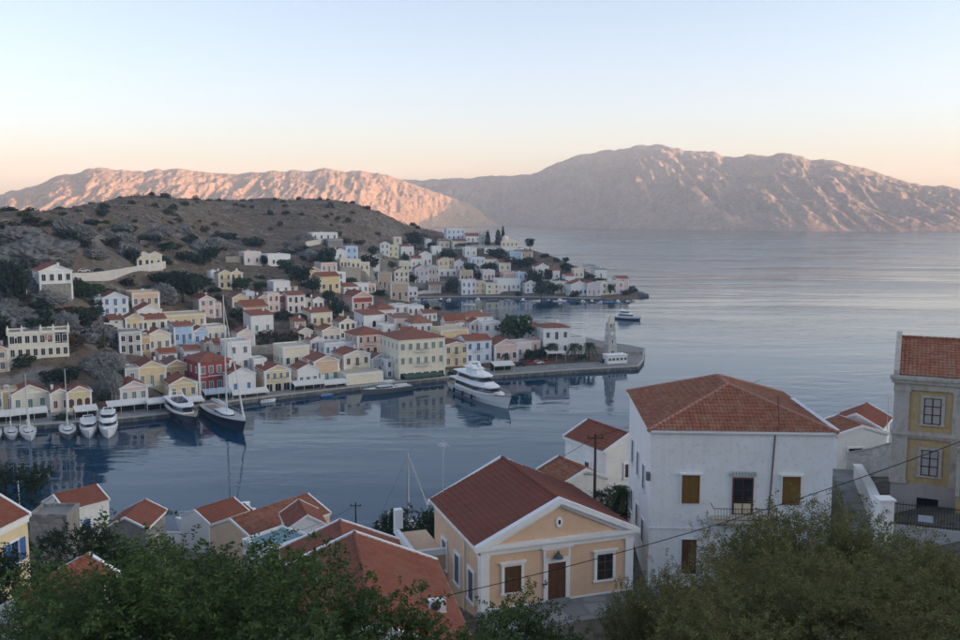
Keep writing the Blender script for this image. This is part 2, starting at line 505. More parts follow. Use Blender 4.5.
M_ROOF = m_tiles('roof_tiles_red', (0.25, 0.075, 0.045), (0.33, 0.105, 0.06), (0.22, 0.12, 0.085))
M_ROOF2 = m_tiles('roof_tiles_orange', (0.36, 0.145, 0.075), (0.30, 0.10, 0.055), (0.30, 0.19, 0.13))
M_ROOF3 = m_tiles('roof_tiles_weathered', (0.22, 0.12, 0.085), (0.30, 0.15, 0.10), (0.17, 0.14, 0.115))
M_ROOFG = m_tiles('roof_grey', (0.26, 0.25, 0.25), (0.34, 0.33, 0.32), (0.2, 0.2, 0.19))
ROOFS = {'r': M_ROOF, 'o': M_ROOF2, 'w': M_ROOF3, 'g': M_ROOFG}
def m_stone(name, c1, c2, scale=1.2, mortar=(0.3, 0.28, 0.25)):
    t = NT(name); v = t.vec()
    vo = t.n('TexVoronoi'); vo.inputs['Scale'].default_value = scale; t.l(v, vo.inputs['Vector'])
    col = t.mix(t.ramp(vo.outputs['Color'], [(0.2, 0.0), (0.8, 1.0)]), c1, c2)
    e = t.n('TexVoronoi', feature='DISTANCE_TO_EDGE'); e.inputs['Scale'].default_value = scale; t.l(v, e.inputs['Vector'])
    col = t.mix(t.ramp(e.outputs['Distance'], [(0.0, 1.0), (0.09, 0.0)]), col, mortar)
    h = t.math('ADD', t.ramp(e.outputs['Distance'], [(0.0, 0.0), (0.12, 1.0)]), t.noise(6, 5, 0.7, v))
    return t.done(col, 0.95, t.bump(h, 0.6, 0.06), 0.1)
M_STONE = m_stone('rubble_stone', (0.22, 0.21, 0.195), (0.36, 0.33, 0.30), 1.6)
M_STONE_W = m_stone('limewashed_stone', (0.50, 0.49, 0.47), (0.62, 0.60, 0.57), 1.6, (0.55, 0.53, 0.5))
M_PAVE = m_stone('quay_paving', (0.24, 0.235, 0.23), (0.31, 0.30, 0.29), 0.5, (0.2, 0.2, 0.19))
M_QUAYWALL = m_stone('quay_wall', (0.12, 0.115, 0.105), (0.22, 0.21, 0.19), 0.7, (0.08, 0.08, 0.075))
WHITE = (0.79, 0.79, 0.78)
M_TRIM = plaster(WHITE, 0.15)
M_CREAMTRIM = plaster((0.74, 0.70, 0.60), 0.15)
M_GLASS = m_plain('window_glass', (0.025, 0.03, 0.036), 0.15, 0.5, 0, 0.3)
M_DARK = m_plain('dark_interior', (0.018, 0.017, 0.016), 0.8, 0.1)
M_BROWNW = m_plain('brown_wood', (0.12, 0.055, 0.028), 0.65, 0.25, 0, 0.25)
M_GREENW = m_plain('green_shutters', (0.07, 0.24, 0.19), 0.6, 0.3)
M_TEALW = m_plain('grey_green_shutters', (0.16, 0.24, 0.23), 0.6, 0.3)
M_BLUEW = m_plain('blue_woodwork', (0.05, 0.14, 0.38), 0.6, 0.3)
M_GREYW = m_plain('grey_woodwork', (0.13, 0.14, 0.16), 0.6, 0.3)
M_IRON = m_plain('dark_iron', (0.03, 0.03, 0.032), 0.6, 0.4)
M_AWN = m_plain('awning_canvas', (0.66, 0.65, 0.62), 0.85, 0.1, 0, 0.08, 0.8)
M_AWNB = m_plain('blue_grey_awning', (0.36, 0.42, 0.47), 0.85, 0.1, 0, 0.08, 0.8)
M_AWNG = m_plain('dark_green_awning', (0.06, 0.10, 0.085), 0.85, 0.1, 0, 0.15, 0.8)
M_GELCOAT = m_plain('white_gelcoat', (0.78, 0.79, 0.80), 0.22, 0.5, 0, 0.03, 0.7)
M_NAVY = m_plain('navy_hull', (0.012, 0.02, 0.045), 0.2, 0.5, 0, 0.1)
M_GREYHULL = m_plain('grey_hull', (0.12, 0.125, 0.13), 0.3, 0.5, 0, 0.1)
M_TINT = m_plain('tinted_glass', (0.012, 0.016, 0.022), 0.08, 0.6, 0, 0.1)
M_TEAK = m_plain('teak_deck', (0.28, 0.20, 0.13), 0.8, 0.2, 0, 0.15)
M_MAST = m_plain('painted_mast', (0.62, 0.63, 0.64), 0.35, 0.5)
M_RUBBER = m_plain('black_rubber', (0.015, 0.015, 0.016), 0.7, 0.2)
M_ORANGE = m_plain('orange_lifebuoy', (0.60, 0.14, 0.03), 0.5, 0.3)
SHUT = {'d': M_DARK, 'b': M_BROWNW, 'g': M_GREENW, 't': M_TEALW, 'l': M_BLUEW, 'y': M_GREYW, 'x': M_GLASS}
COLR = dict(white=WHITE, cream=(0.74, 0.66, 0.52), yellow=(0.72, 0.58, 0.34), pale=(0.76, 0.70, 0.56), ochre=(0.58, 0.42, 0.22), peach=(0.70, 0.50, 0.35),
            pink=(0.70, 0.53, 0.49), rose=(0.73, 0.64, 0.62), salmon=(0.66, 0.44, 0.35), red=(0.30, 0.06, 0.055), blue=(0.42, 0.56, 0.75), ice=(0.68, 0.73, 0.79),
            lilac=(0.62, 0.56, 0.62), grey=(0.50, 0.48, 0.46), tan=(0.52, 0.41, 0.31), lime=(0.66, 0.66, 0.42), stone=None)
def wallmat(c):
    return M_STONE if COLR[c] is None else plaster(COLR[c], 0.3)

# ================================================================== windows and doors (shared meshes)
_WIN = {}
def window_mesh(w, h, pane, frame=None, arch=False):
    frame = frame or M_TRIM
    key = (round(w, 1), round(h, 1), pane.name, frame.name, arch)
    if key in _WIN: return _WIN[key]
    w, h = max(0.4, key[0]), max(0.4, key[1])
    mb = MB(); f = 0.14; d = 0.10
    mb.box(-w/2 - f, -w/2, -d, 0.02, -0.02, h)
    mb.box(w/2, w/2 + f, -d, 0.02, -0.02, h)
    mb.box(-w/2 - f - .06, w/2 + f + .06, -d - .05, 0.02, h, h + f)
    mb.box(-w/2 - f - .06, w/2 + f + .06, -d - .05, 0.02, -f - .02, -0.02)
    mb.box(-w/2, -0.025, -0.045, 0.0, 0, h, 1)
    mb.box(0.025, w/2, -0.05, 0.0, 0, h, 1)
    mb.box(-0.025, 0.025, -0.065, 0.0, 0, h, 0)
    me = mb.mesh('window', [frame, pane]); _WIN[key] = me
    return me
def arch_mesh(w, h, pane, frame):
    key = ('arch', round(w, 1), round(h, 1), pane.name, frame.name)
    if key in _WIN: return _WIN[key]
    mb = MB(); w, h = key[1], key[2]; n = 8
    prof = [(w/2, 0), (w/2, h - w/2)] + [(w/2 * math.cos(math.pi*k/n), h - w/2 + w/2 * math.sin(math.pi*k/n)) for k in range(1, n)] + [(-w/2, h - w/2), (-w/2, 0)]
    out = [(x * (1 + 0.3/w), z + (0.14 if z > 0.1 else 0)) for x, z in prof]
    mb.slab([(x, -0.04, z) for x, z in reversed(prof)], (0, 0.04, 0), 1)
    for k in range(len(prof) - 1):
        a, b, c, d = prof[k], prof[k+1], out[k+1], out[k]
        mb.slab([(a[0], -0.1, a[1]), (b[0], -0.1, b[1]), (c[0], -0.1, c[1]), (d[0], -0.1, d[1])], (0, 0.11, 0), 0)
    me = mb.mesh('arched_opening', [frame, pane]); _WIN[key] = me
    return me
def balcony_mesh(w):
    key = ('balc', round(w, 1))
    if key in _WIN: return _WIN[key]
    w = key[1]; mb = MB()
    mb.box(-w/2, w/2, -0.8, 0.0, -0.16, 0.0, 0)
    for k in range(int(w / 0.22) + 1):
        x = -w/2 + 0.04 + k * 0.22
        if x < w/2: mb.box(x - .018, x + .018, -0.78, -0.745, 0, 0.9, 1)
    mb.box(-w/2, w/2, -0.79, -0.735, 0.9, 0.95, 1)
    for s in (-1, 1): mb.box(s*(w/2 - .05) - .03, s*(w/2 - .05) + .03, -0.735, 0, 0.9, 0.95, 1)
    me = mb.mesh('balcony', [M_TRIM, M_IRON]); _WIN[key] = me
    return me

# ================================================================== a town house
def roof_planes(mb, kind, w, d, h, r, ov=0.35, th=0.16, m=0):
    """roof slabs on a w x d box whose front wall is y = 0; eaves at h"""
    def sl(p): mb.slab(p, (0, 0, -th), m)
    if kind == 'gable':
        k = r / (w / 2)
        zl = h - ov * k
        sl([(-w/2 - ov, -ov*.3, zl), (0, -ov*.3, h + r), (0, d + ov*.3, h + r), (-w/2 - ov, d + ov*.3, zl)])
        sl([(0, -ov*.3, h + r), (w/2 + ov, -ov*.3, zl), (w/2 + ov, d + ov*.3, zl), (0, d + ov*.3, h + r)])
    elif kind == 'side':
        k = r / (d / 2); zl = h - ov * k
        sl([(-w/2 - ov*.3, -ov, zl), (w/2 + ov*.3, -ov, zl), (w/2 + ov*.3, d/2, h + r), (-w/2 - ov*.3, d/2, h + r)])
        sl([(-w/2 - ov*.3, d/2, h + r), (w/2 + ov*.3, d/2, h + r), (w/2 + ov*.3, d + ov, zl), (-w/2 - ov*.3, d + ov, zl)])
    elif kind == 'mono':
        k = r / d; zl = h - ov * k
        sl([(-w/2 - ov, -ov, zl), (w/2 + ov, -ov, zl), (w/2 + ov, d + .05, h + r), (-w/2 - ov, d + .05, h + r)])
    elif kind == 'hip':
        a, b = w/2 + ov, ov
        if w >= d:
            e = (w - d) / 2; A, B = (-e - .01, d/2, h + r), (e + .01, d/2, h + r)
        else:
            e = (d - w) / 2; A, B = (0, d/2 - e, h + r), (0, d/2 + e, h + r)
        c1, c2, c3, c4 = (-a, -b, h), (a, -b, h), (a, d + b, h), (-a, d + b, h)
        if w >= d:
            sl([c1, c2, B, A]); sl([c2, c3, B]); sl([c3, c4, A, B]); sl([c4, c1, A])
        else:
            sl([c1, c2, A]); sl([c2, c3, B, A]); sl([c3, c4, B]); sl([c4, c1, A, B])
HOUSES = []
def town_house(x0, x1, ye, yb, roof='gable', color='cream', cols=3, rows=1, label='', yaw=31.0, depth=None, tile='r', shut='y', rise=None, balc=False,
               shop=None, trim=None, arch=False, extra=None, name='town_house', cat='house', sidewin=True, group=None, D=None, pilaster=True, lower=0.0, lowcol=None, blind=False):
    c = ground((x0 + x1) / 2, yb) if D is None else at((x0 + x1) / 2, yb, D)
    Dd = c.y
    camdir = math.degrees(math.atan2(-c.x, c.y))
    w = 1.14 * (x1 - x0) * Dd / F / max(0.6, math.cos(R(yaw - camdir)))
    h = 1.05 * (yb - ye) * Dd / F
    d = depth or max(6.0, min(11.0, w * 1.15))
    tm = trim or M_TRIM
    root = empty(name, c, R(yaw), label, cat, group)
    wm = wallmat(color)
    wb_ = MB()
    r = rise if rise is not None else {'gable': w * 0.24, 'hip': min(w, d) * 0.2, 'side': d * 0.2, 'mono': d * 0.22}.get(roof, 0)
    base = -4.5
    wb_.box(-w/2, w/2, 0, d, base, h)
    if roof == 'gable':
        wb_.slab([(-w/2, 0, h), (w/2, 0, h), (0, 0, h + r - .05)], (0, d, 0))
    elif roof == 'side':
        wb_.slab([(-w/2, 0, h), (-w/2, d/2, h + r - .05), (-w/2, d, h)], (w, 0, 0))
    elif roof == 'mono':
        wb_.slab([(-w/2, 0, h), (-w/2, d, h + r - .1), (-w/2, d, h)], (w, 0, 0))
    wall = wb_.build('wall', wm, root)
    # trim: corner pilasters, cornice, string courses
    t = MB(); pr = 0.09
    if pilaster and color != 'stone':
        pw = min(0.45, w * 0.07)
        for s in (-1, 1):
            xa, xb = (s*w/2 - s*pw, s*w/2 + s*pr)
            pb = MB(); pb.box(min(xa, xb), max(xa, xb), -pr, pw, -1.2, h - 0.31); pb.build('corner_pilaster', tm, root)
    if roof in ('gable', 'hip', 'flat', 'side'):
        t.box(-w/2 - .2, w/2 + .2, -.2, 0.02, h - 0.24, h - 0.03)
        t.box(-w/2 - .2, -w/2 + .02, 0.02, d, h - 0.24, h - 0.03)
        t.box(w/2 - .02, w/2 + .2, 0.02, d, h - 0.24, h - 0.03)
    if roof == 'gable':
        k = r / (w/2)
        for s in (-1, 1):
            t.slab([(s*(w/2 + .36), -.34, h - .36*k + .02), (0, -.34, h + r + .02), (0, -.34, h + r - .32), (s*(w/2 + .36), -.34, h - .36*k - .26)], (0, 0.36, 0))
    if roof == 'flat':
        pp = MB()
        pp.box(-w/2 - .06, w/2 + .06, -.06, .18, h - .03, h + .42)
        pp.box(-w/2 - .06, -w/2 + .18, .18, d + .06, h - .03, h + .42)
        pp.box(w/2 - .18, w/2 + .06, .18, d + .06, h - .03, h + .42)
        pp.box(-w/2 + .18, w/2 - .18, d - .2, d + .06, h - .03, h + .42)
        pp.build('parapet', wm, root)
    for q in range(1, rows):
        t.box(-w/2 - .05, w/2 + .05, -.07, 0.01, h * q / rows - .12, h * q / rows)
    if t.v: t.build('cornice', tm, root)
    if roof in ('gable', 'hip', 'side', 'mono'):
        rb = MB(); roof_planes(rb, roof, w, d, h, r)
        if roof == 'gable': rb.tube([(0, .1, h + r + .02), (0, d, h + r + .02)], 0.13, 5)
        if roof == 'hip' and w > d: rb.tube([(-(w - d)/2, d/2, h + r), ((w - d)/2, d/2, h + r)], 0.13, 5)
        rb.build('roof', ROOFS[tile], root)
    elif roof == 'flat':
        rb = MB(); rb.box(-w/2 + .18, w/2 - .18, .18, d - .2, h, h + 0.06)
        rb.build('roof', M_ROOFG if tile != 'r' else plaster((0.45, 0.43, 0.40), .5), root)
    if lower and lowcol:
        lb = MB(); lb.box(-w/2 - .035, w/2 + .035, -.035, d, base, h * lower)
        lb.build('lower_wall', wallmat(lowcol), root)
    pane = SHUT[shut]
    sh = h / rows
    off = 0.075 if lower else 0.0
    for q in range(rows):
        if (shop or blind) and q == 0: continue
        for k in range(cols):
            ww = min(1.05, 0.5 * w / cols) * (.9 + .2 * ((len(label) * 7 + q) % 5) / 4); wh = min(2.0, sh * (.48 + .12 * ((len(label) * 3 + q) % 4) / 3))
            x = -w/2 + w * (k + 0.5) / cols
            z = sh * q + sh * 0.22
            isdoor = (k == cols // 2 and cols % 2 == 1)
            if arch:
                o = link('arched_window', arch_mesh(ww * 1.25, wh * 1.2, pane, tm), root, (x, -off, z - .1)); continue
            if isdoor and q == 0:
                link('door', window_mesh(ww, wh + sh * 0.2, pane, tm), root, (x, -off, sh * q + 0.1))
            elif isdoor:
                link('balcony_door', window_mesh(ww, wh + sh * 0.15, pane, tm), root, (x, -off, sh * q + sh * .09))
                if balc: link('balcony', balcony_mesh(min(w * .5, 2.6)), root, (x, -off, sh * q + sh * .06))
            else:
                link('window', window_mesh(ww, wh, pane, tm), root, (x, -off, z))
                if balc and cols % 2 == 0 and q > 0 and k in (cols//2 - 1,):
                    link('balcony', balcony_mesh(min(w * .7, 4.5)), root, (-w/2 + w * (k + 1) / cols, -off, sh * q + sh * .06))
    if shop:   # ground floor openings
        n = max(2, int(w / 2.6))
        for k in range(n):
            x = -w/2 + w * (k + 0.5) / n
            link('shop_opening', window_mesh(min(1.8, w/n * .7), min(2.6, sh * .75), M_DARK, tm), root, (x, -off, 0.05))
    if sidewin:
        rel = yaw - camdir
        s = -1 if rel > 0 else 1
        nc = max(1, int(d / 3.2))
        if abs(rel) > 4 and color != 'stone':
            for q in range(rows):
                if (shop or blind) and q == 0: continue
                for k in range(nc):
                    o = link('window', window_mesh(min(0.9, 0.4 * d / nc), min(1.7, sh * .5), pane, tm), root, (s * (w/2 + off), d * (k + .5) / nc, sh * q + sh * .26))
                    o.rotation_euler = (0, 0, -s * 0 + (math.pi / 2 if s > 0 else -math.pi / 2))
    rr = random.Random(label)
    if roof != 'flat' and rr.random() < .55:
        cx, cy = (rr.choice((-1, 1)) * w * .3, d * rr.uniform(.55, .85))
        zz = h + (r * .35)
        cb = MB(); cb.box(cx - .3, cx + .3, cy - .25, cy + .25, zz - .6, zz + 1.1); cb.box(cx - .38, cx + .38, cy - .33, cy + .33, zz + 1.1, zz + 1.22); cb.build('chimney', tm, root)
    elif roof == 'flat' and rr.random() < .6:
        cx, cy = w * rr.uniform(-.25, .25), d * rr.uniform(.4, .7)
        cb = MB(); cb.tube([(cx - .6, cy, h + .75), (cx + .6, cy, h + .75)], .28, 8); cb.beam((cx - .5, cy, h), (cx - .5, cy, h + .6), .06); cb.beam((cx + .5, cy, h), (cx + .5, cy, h + .6), .06); cb.build('water_tank', M_MAST, root)
    if extra: extra(root, w, d, h, r)
    FLATTEN.append((c, R(yaw), w/2, d, c.z))
    HOUSES.append((root, w, d, h))
    return root
# ================================================================== quays
def quay_strip(name, line, width, ztop, inward_ref):
    n = len(line); top_in = []
    mb = MB()
    for i, p in enumerate(line):
        d = (line[min(i+1, n-1)] - line[max(i-1, 0)]); d.z = 0; d.normalize()
        nrm = Vector((-d.y, d.x, 0))
        top_in.append(Vector((p.x, p.y, 0)) + nrm * width)
    for i in range(n - 1):
        a, b = line[i], line[i+1]; c, d = top_in[i+1], top_in[i]
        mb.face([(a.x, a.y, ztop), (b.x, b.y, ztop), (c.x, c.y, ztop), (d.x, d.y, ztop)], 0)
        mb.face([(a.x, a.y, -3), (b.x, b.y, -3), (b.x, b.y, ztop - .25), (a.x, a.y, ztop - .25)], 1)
        # kerb stone lip
        nn = Vector((-(b - a).y, (b - a).x, 0)).normalized()
        for (u, v, z0, z1) in ((-0.12, 0.55, ztop - .25, ztop + .07),):
            q = [a + nn*u, b + nn*u, b + nn*v, a + nn*v]
            mb.slab([(k.x, k.y, z0) for k in reversed(q)], (0, 0, z1 - z0), 2)
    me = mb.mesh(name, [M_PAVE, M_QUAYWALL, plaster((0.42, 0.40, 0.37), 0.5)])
    return tag(link(name, me), kind='structure')
quay_strip('harbour_quay', QUAY, 15.0, 1.3, None)
quay_strip('pier_head', [QUAY[-1]] + TIP + BACK[:1], 9.0, 1.3, None)
plz = MB()
_p = [QUAY[-3], QUAY[-2], QUAY[-1], TIP[0], TIP[1], BACK[0], BACK[1], BACK[2]]
_c = sum((Vector((p.x, p.y, 0)) for p in _p), Vector()) / len(_p)
plz.face([((p.x - _c.x) * .97 + _c.x, (p.y - _c.y) * .97 + _c.y, 1.315) for p in _p])
tag(plz.build('clock_tower_square', M_PAVE), kind='structure')
quay_strip('far_quay', FARQ[:6], 7.0, 1.1, None)

H = town_house
def podium(root, w, d, h, r):
    mb = MB(); mb.box(-w/2 - .3, w/2 + .3, -1.2, d, -6, -0.04); mb.build('podium', M_STONE, root)
def band(colr, z0, z1):
    def f(root, w, d, h, r):
        mb = MB(); mb.box(-w/2 + .3, w/2 - .3, -.05, 0.02, h * z0, h * z1); mb.build('painted_band', wallmat(colr), root)
    return f
def spires(root, w, d, h, r):
    for x in (-w/2, -w*.27, w*.04, w*.25, w/2):
        mb = MB(); mb.box(x - .35, x + .35, -.25, .5, h - .5, h + 1.2)
        mb.lathe([(.45, -.05), (.2, .5), (.05, 1.0), (0, 1.2)], (x, .1, h + 1.2), 6); mb.build('parapet_pier', M_CREAMTRIM, root)
    mb = MB(); mb.box(w*.27, w*.47, -.06, 0, h*.55, h*.95)
    mb.slab([(-w*.45, -.06, h*.62), (-w*.3, -.06, h*.62), (-w*.33, -.06, h*.85), (-w*.4, -.06, h*.8)], (0, .05, 0))
    mb.build('broken_opening', M_DARK, root)
    mb = MB(); mb.box(w*.05, w*.24, -.05, 0, h*.68, h*.92); mb.build('fallen_plaster', plaster((0.45, 0.22, 0.16), .5), root)
def awning(px0, px1, py0, py1, mat, label, proj=3.0, yaw=31.0, z=None):
    """sloping canvas on posts, in front of the quayside houses"""
    c = ground((px0 + px1) / 2, py1 + 6)
    camdir = math.degrees(math.atan2(-c.x, c.y))
    w = (px1 - px0) * c.y / F / math.cos(R(yaw - camdir))
    root = empty('awning', c, R(yaw), label, 'awning', 'awnings along the quay')
    mb = MB(); zt = 3.5; zb = 2.7
    mb.slab([(-w/2, -proj/2, zb), (w/2, -proj/2, zb), (w/2, proj/2, zt), (-w/2, proj/2, zt)], (0, 0, -.06))
    mb.box(-w/2, w/2, -proj/2 - .03, -proj/2, zb - .4, zb)
    mb.build('canvas', mat, root)
    mb = MB(); mb.box(-w/2 + .1, w/2 - .1, proj/2 - .1, proj/2 + .05, -.5, 2.75); mb.build('shopfront_shade', M_DARK, root)  # dark panel paints in the shade under the awning, across the shop fronts
    n = max(2, int(w / 3.0) + 1)
    for k in range(n):
        x = -w/2 + .1 + (w - .2) * k / (n - 1)
        p = MB(); p.beam((x, -proj/2 + .1, -.6), (x, -proj/2 + .1, zb - .06), 0.09); p.build('post', M_MAST, root)
    return root
# ---- the quayside row
H(-16,5,393,411,'gable','white',2,1,'white gabled house at the edge of the quay beside the ochre house')
H(-14,7,350,372,'gable','peach',2,2,'peach two-storey house above the quay near the ruined mansion')
H(4,17,391,410,'flat','ochre',1,1,'narrow ochre flat-fronted house squeezed between two gabled quayside houses',shut='b')
H(16,45.5,393,410,'gable','pale',3,1,'cream quayside house with three grey-green shuttered openings and low red gable',shut='t',rise=2.2)
H(53,69,393,412,'gable','cream',2,1,'small cream gabled house with brown windows beside a hedge on the quay',shut='b')
H(70,90,391.5,411,'gable','yellow',3,1,'yellow gabled house with brown arched windows beside moored motor yachts',arch=True,shut='b')
H(123,146,387,402,'gable','rose',3,1,'little pink and white temple-fronted house with aqua door over the quay awnings',shut='t',extra=band('pink',.78,.95))
H(140.5,164.5,367.5,386,'gable','yellow',3,1,'bright yellow gabled house with green shutters and a balcony above the awnings',shut='t',balc=True,extra=band('white',.0,.12))
H(127,138.5,369,383,'flat','grey',1,1,'small grey flat-roofed annexe behind the pink temple-fronted house')
H(166,189,366,381,'gable','ochre',3,1,'ochre gabled house with three brown windows above the little yellow shop',shut='b',tile='w')
H(172,196,383.5,398,'gable','yellow',3,1,'small yellow shop house with white pediment facing the moored motor yacht',shut='y')
H(202,229.5,361,391,'hip','red',4,2,'dark red two-storey mansion with white pilasters and hipped roof on the quay',yaw=38,shut='y',balc=True,depth=12)
H(231,254,374,394,'gable','white',2,1,'white gabled quayside house with bright blue windows beside the red mansion',shut='l')
H(267,289.5,370.5,391.5,'gable','yellow',4,2,'yellow quayside house with balcony and arched ground floor next to white awnings',balc=True,shut='y',shop=True,rise=1.6)
H(299.5,317.5,369,387,'gable','white',3,1,'small white gabled house with awnings between the yellow and peach houses',shut='y',rise=1.5)
H(316,338,361,384,'gable','peach',3,1,'peach house with turquoise green shutters and pale pediment on the quay',shut='g',rise=1.6,lower=.42,lowcol='white')
H(346,369,354.5,379,'gable','cream',3,2,'cream and yellow two-storey house with a balcony behind the long low shed',balc=True,shut='b',rise=1.3,lower=.48,lowcol='yellow')
H(349,381,374,387,'flat','pale',0,1,'long low beige shed with rounded roof edge along the quay')
H(373,388,358.5,376,'gable','grey',3,1,'small grey gabled house between the low shed and the great yellow building',tile='w')
H(388,401,360,378,'flat','ice',3,2,'narrow pale blue house with dark ground-floor openings beside the great yellow building',shut='d')
H(402,442.5,339,380,'hip','pale',6,3,'great yellow three-storey building with rows of tall green-shuttered windows',yaw=27,shut='t',balc=True,shop=True,depth=17,rise=2.2,trim=M_CREAMTRIM)
H(443,467,331,352,'flat','yellow',3,1,'tall yellow block set back behind a lower yellow gabled house',yaw=22,shut='y')
H(446,467,345,366,'gable','yellow',3,2,'yellow gabled house with two balconies behind the stern of the white yacht',yaw=20,shut='y',balc=True,rise=1.0)
H(467,490,340.5,363,'side','ice',3,2,'pale blue and white house with dark blue shutters and red eaves near the yacht',yaw=18,shut='l',balc=True,rise=1.4)
H(496,517,345,362,'gable','pink',3,1,'pink gabled house with white verandah and a palm in front',yaw=18,shut='d')
H(517,530,343,358,'flat','rose',2,1,'low pale pink flat-roofed house beside the dark trees of the square',yaw=18)
H(531,539.5,341.5,352,'flat','salmon',1,1,'small dull red flat-roofed hut behind the trees of the square',yaw=18)
H(531,545.5,327.5,343,'hip','ice',3,1,'pale blue-white house with an orange tiled roof beside the big dark tree',yaw=15,tile='o',rise=1.6)
H(545,568,328,354,'hip','white',3,2,'large white house with dark arches behind a curved white awning',yaw=12,shut='x',arch=False,rise=1.0,extra=None)
H(568,584,339,354,'flat','white',2,1,'low white flat-roofed house behind the palms at the end of the square',yaw=12,shut='x')
# ---- second and third rows
H(122,140.5,333,354,'flat','grey',3,2,'roofless grey stone house with two rows of empty dark windows',shut='d',tile='w')
H(140.5,150,337.5,354,'flat','ochre',2,1,'narrow ochre house joined to the roofless grey house',shut='d')
H(150,169.5,334.5,351,'gable','pale',3,1,'pale yellow pedimented house joined to a narrow ochre house',shut='y')
H(161,176,353,364,'side','white',2,1,'small whitewashed cottage with red roof below the pale yellow pedimented house',tile='r')
H(206,217,343,354,'gable','yellow',2,1,'tiny yellow gabled house on the slope behind the red mansion')
H(216,231,343.5,362,'side','cream',2,1,'cream house with red roof directly behind the red mansion')
H(230,250,343,370,'flat','white',2,2,'tall plain white house above the blue-windowed quayside house',shut='y')
H(239,254,333,350,'gable','rose',2,1,'white house with a pink gabled front on the slope above the red mansion',extra=band('pink',.2,.8))
H(176,192,326,344,'side','blue',3,1,'light blue house with low red roof joined to a sky-blue gabled house',shut='l',rise=1.0)
H(195,208,331,345,'gable','blue',2,1,'sky-blue gabled house between a light blue house and a cream house',shut='l')
H(208,225,327.5,342,'flat','pale',3,1,'cream flat-fronted house next to the sky-blue gabled house',shut='y')
H(168,203,315.5,328,'flat','yellow',5,1,'long low yellow building above the two blue houses',shut='y')
H(201,214,299.5,316,'gable','pink',2,2,'pink house with white pediment and mauve side wall below the dark pines',shut='y',depth=10)
H(214,221,304,317,'flat','salmon',1,1,'narrow salmon annexe joined to the pink house below the pines')
H(234,247,297.5,309,'gable','yellow',3,1,'yellow gabled house with pale pediment behind the tall yacht mast',depth=9)
H(247,254,293,303,'flat','ice',1,1,'small pale blue cube joined to the yellow gabled house',)
H(246,266,306.5,320,'side','peach',2,1,'peach cottage with red roof above the white house with green shutters',shut='b')
H(253,272,315,335,'mono','white',2,1,'white house with green shutters and bare whitewashed lower wall on a bank',shut='g',rise=1.0)
H(260,269,297.5,312,'gable','tan',2,1,'tan gabled house joined to a pink and white house')
H(269,279,294.5,312,'flat','pink',2,2,'pink and white two-storey house joined to a tan gabled house',shut='b')
H(280,290,296,311,'gable','red',2,1,'dark red gabled house joined to a grey-white house',shut='y')
H(289,304,295,313,'side','rose',3,2,'grey-white two-storey house with dark windows joined to the dark red gabled house',shut='d',rise=1.2)
H(275,289,282.5,295,'flat','white',2,1,'plain white flat-roofed house above the dark red gabled house',shut='y')
H(288,297,286,292,'mono','pale',1,1,'low pale lean-to beside the plain white flat-roofed house',rise=.8)
H(305,313.5,300,309,'flat','cream',1,1,'small cream wing joined to a little white temple-fronted house',shut='d')
H(314,323,299.5,310,'gable','white',2,1,'little white temple-fronted house above a cream and yellow terrace house',shut='b')
H(313,331,312,326,'mono','cream',3,1,'cream and yellow terrace house with a thin red roof edge on the slope',shut='b',lower=.45,lowcol='yellow',rise=.8)
H(285.5,308,347.5,368,'flat','pale',3,1,'cream house with three tall dark windows standing alone above the quay row',shut='d')
H(341,355,322.5,339,'gable','pale',3,2,'pale gabled house with three tall dark windows above the white terraces',shut='d')
H(324,340,330,344,'gable','cream',3,1,'cream house with red side roof beside the pale gabled house',shut='y',rise=1.4)
H(359.5,384,334.5,355,'hip','salmon',4,2,'salmon pink two-storey house with white corners and hipped red roof',shut='d',balc=True,rise=2.2)
H(354,372,297,311,'gable','salmon',3,1,'salmon gabled house with a brick red band under its white pediment',shut='d',extra=band('red',.62,.9))
H(365.5,383,314.5,330,'mono','white',1,1,'bright white house with a single arched window and thin red roof edge',arch=True,shut='d',rise=1.0)
H(378,394,309.5,322,'hip','rose',3,1,'pale house under a broad red hipped roof next to the bright white house',shut='d',rise=2.6)
H(345,357,286.5,294,'mono','white',2,1,'low white house with a red roof slope above the salmon gabled house',rise=1.2)
H(358,368,284.5,293,'flat','white',2,1,'small white cube house joined to an orange house',shut='y')
H(368,375,284.5,293,'flat','salmon',2,1,'small orange house joined to a white cube house',shut='b')
H(322,339,276.5,292,'side','yellow',3,1,'yellow house with dark white-framed verandah under a red roof on the hillside',shut='d',rise=1.6)
H(337,345,273.5,286,'flat','white',1,2,'narrow white house joined to the yellow verandah house')
H(307,322,271.5,282,'gable','peach',3,1,'peach gabled house beside dark trees above the yellow verandah house',shut='y')
H(322.5,336,263.5,272,'flat','pink',3,1,'small pink flat-roofed house above the yellow verandah house',shut='y')
H(336,345,251,260,'gable','white',1,1,'little white gabled house joined to a tall sky-blue house',shut='y',yaw=22)
H(347,357,247.5,261,'flat','blue',2,2,'tall sky-blue flat-roofed house standing over a stone terrace wall',shut='l',yaw=22)
H(341,350,259.5,268,'flat','cream',3,1,'cream cube house below the little white gabled house',shut='b',yaw=22)
H(351.5,360,260.5,269,'flat','pale',2,1,'pale yellow cube house below the tall sky-blue house',shut='b',yaw=22)
H(314,336,233.5,240,'flat','white',4,1,'long white villa standing alone high on the brown hillside',shut='d',yaw=22)
H(329,342,240,247,'flat','stone',0,1,'low stone outbuilding below the long white villa on the hillside',yaw=22)
H(270,289,255.5,266,'flat','white',2,1,'white house with shaded front on the upper slope beside trees',shut='d')
H(246,260,253,265,'flat','rose',2,1,'pale grey-white square house with two dark doorways on the upper slope',shut='d')
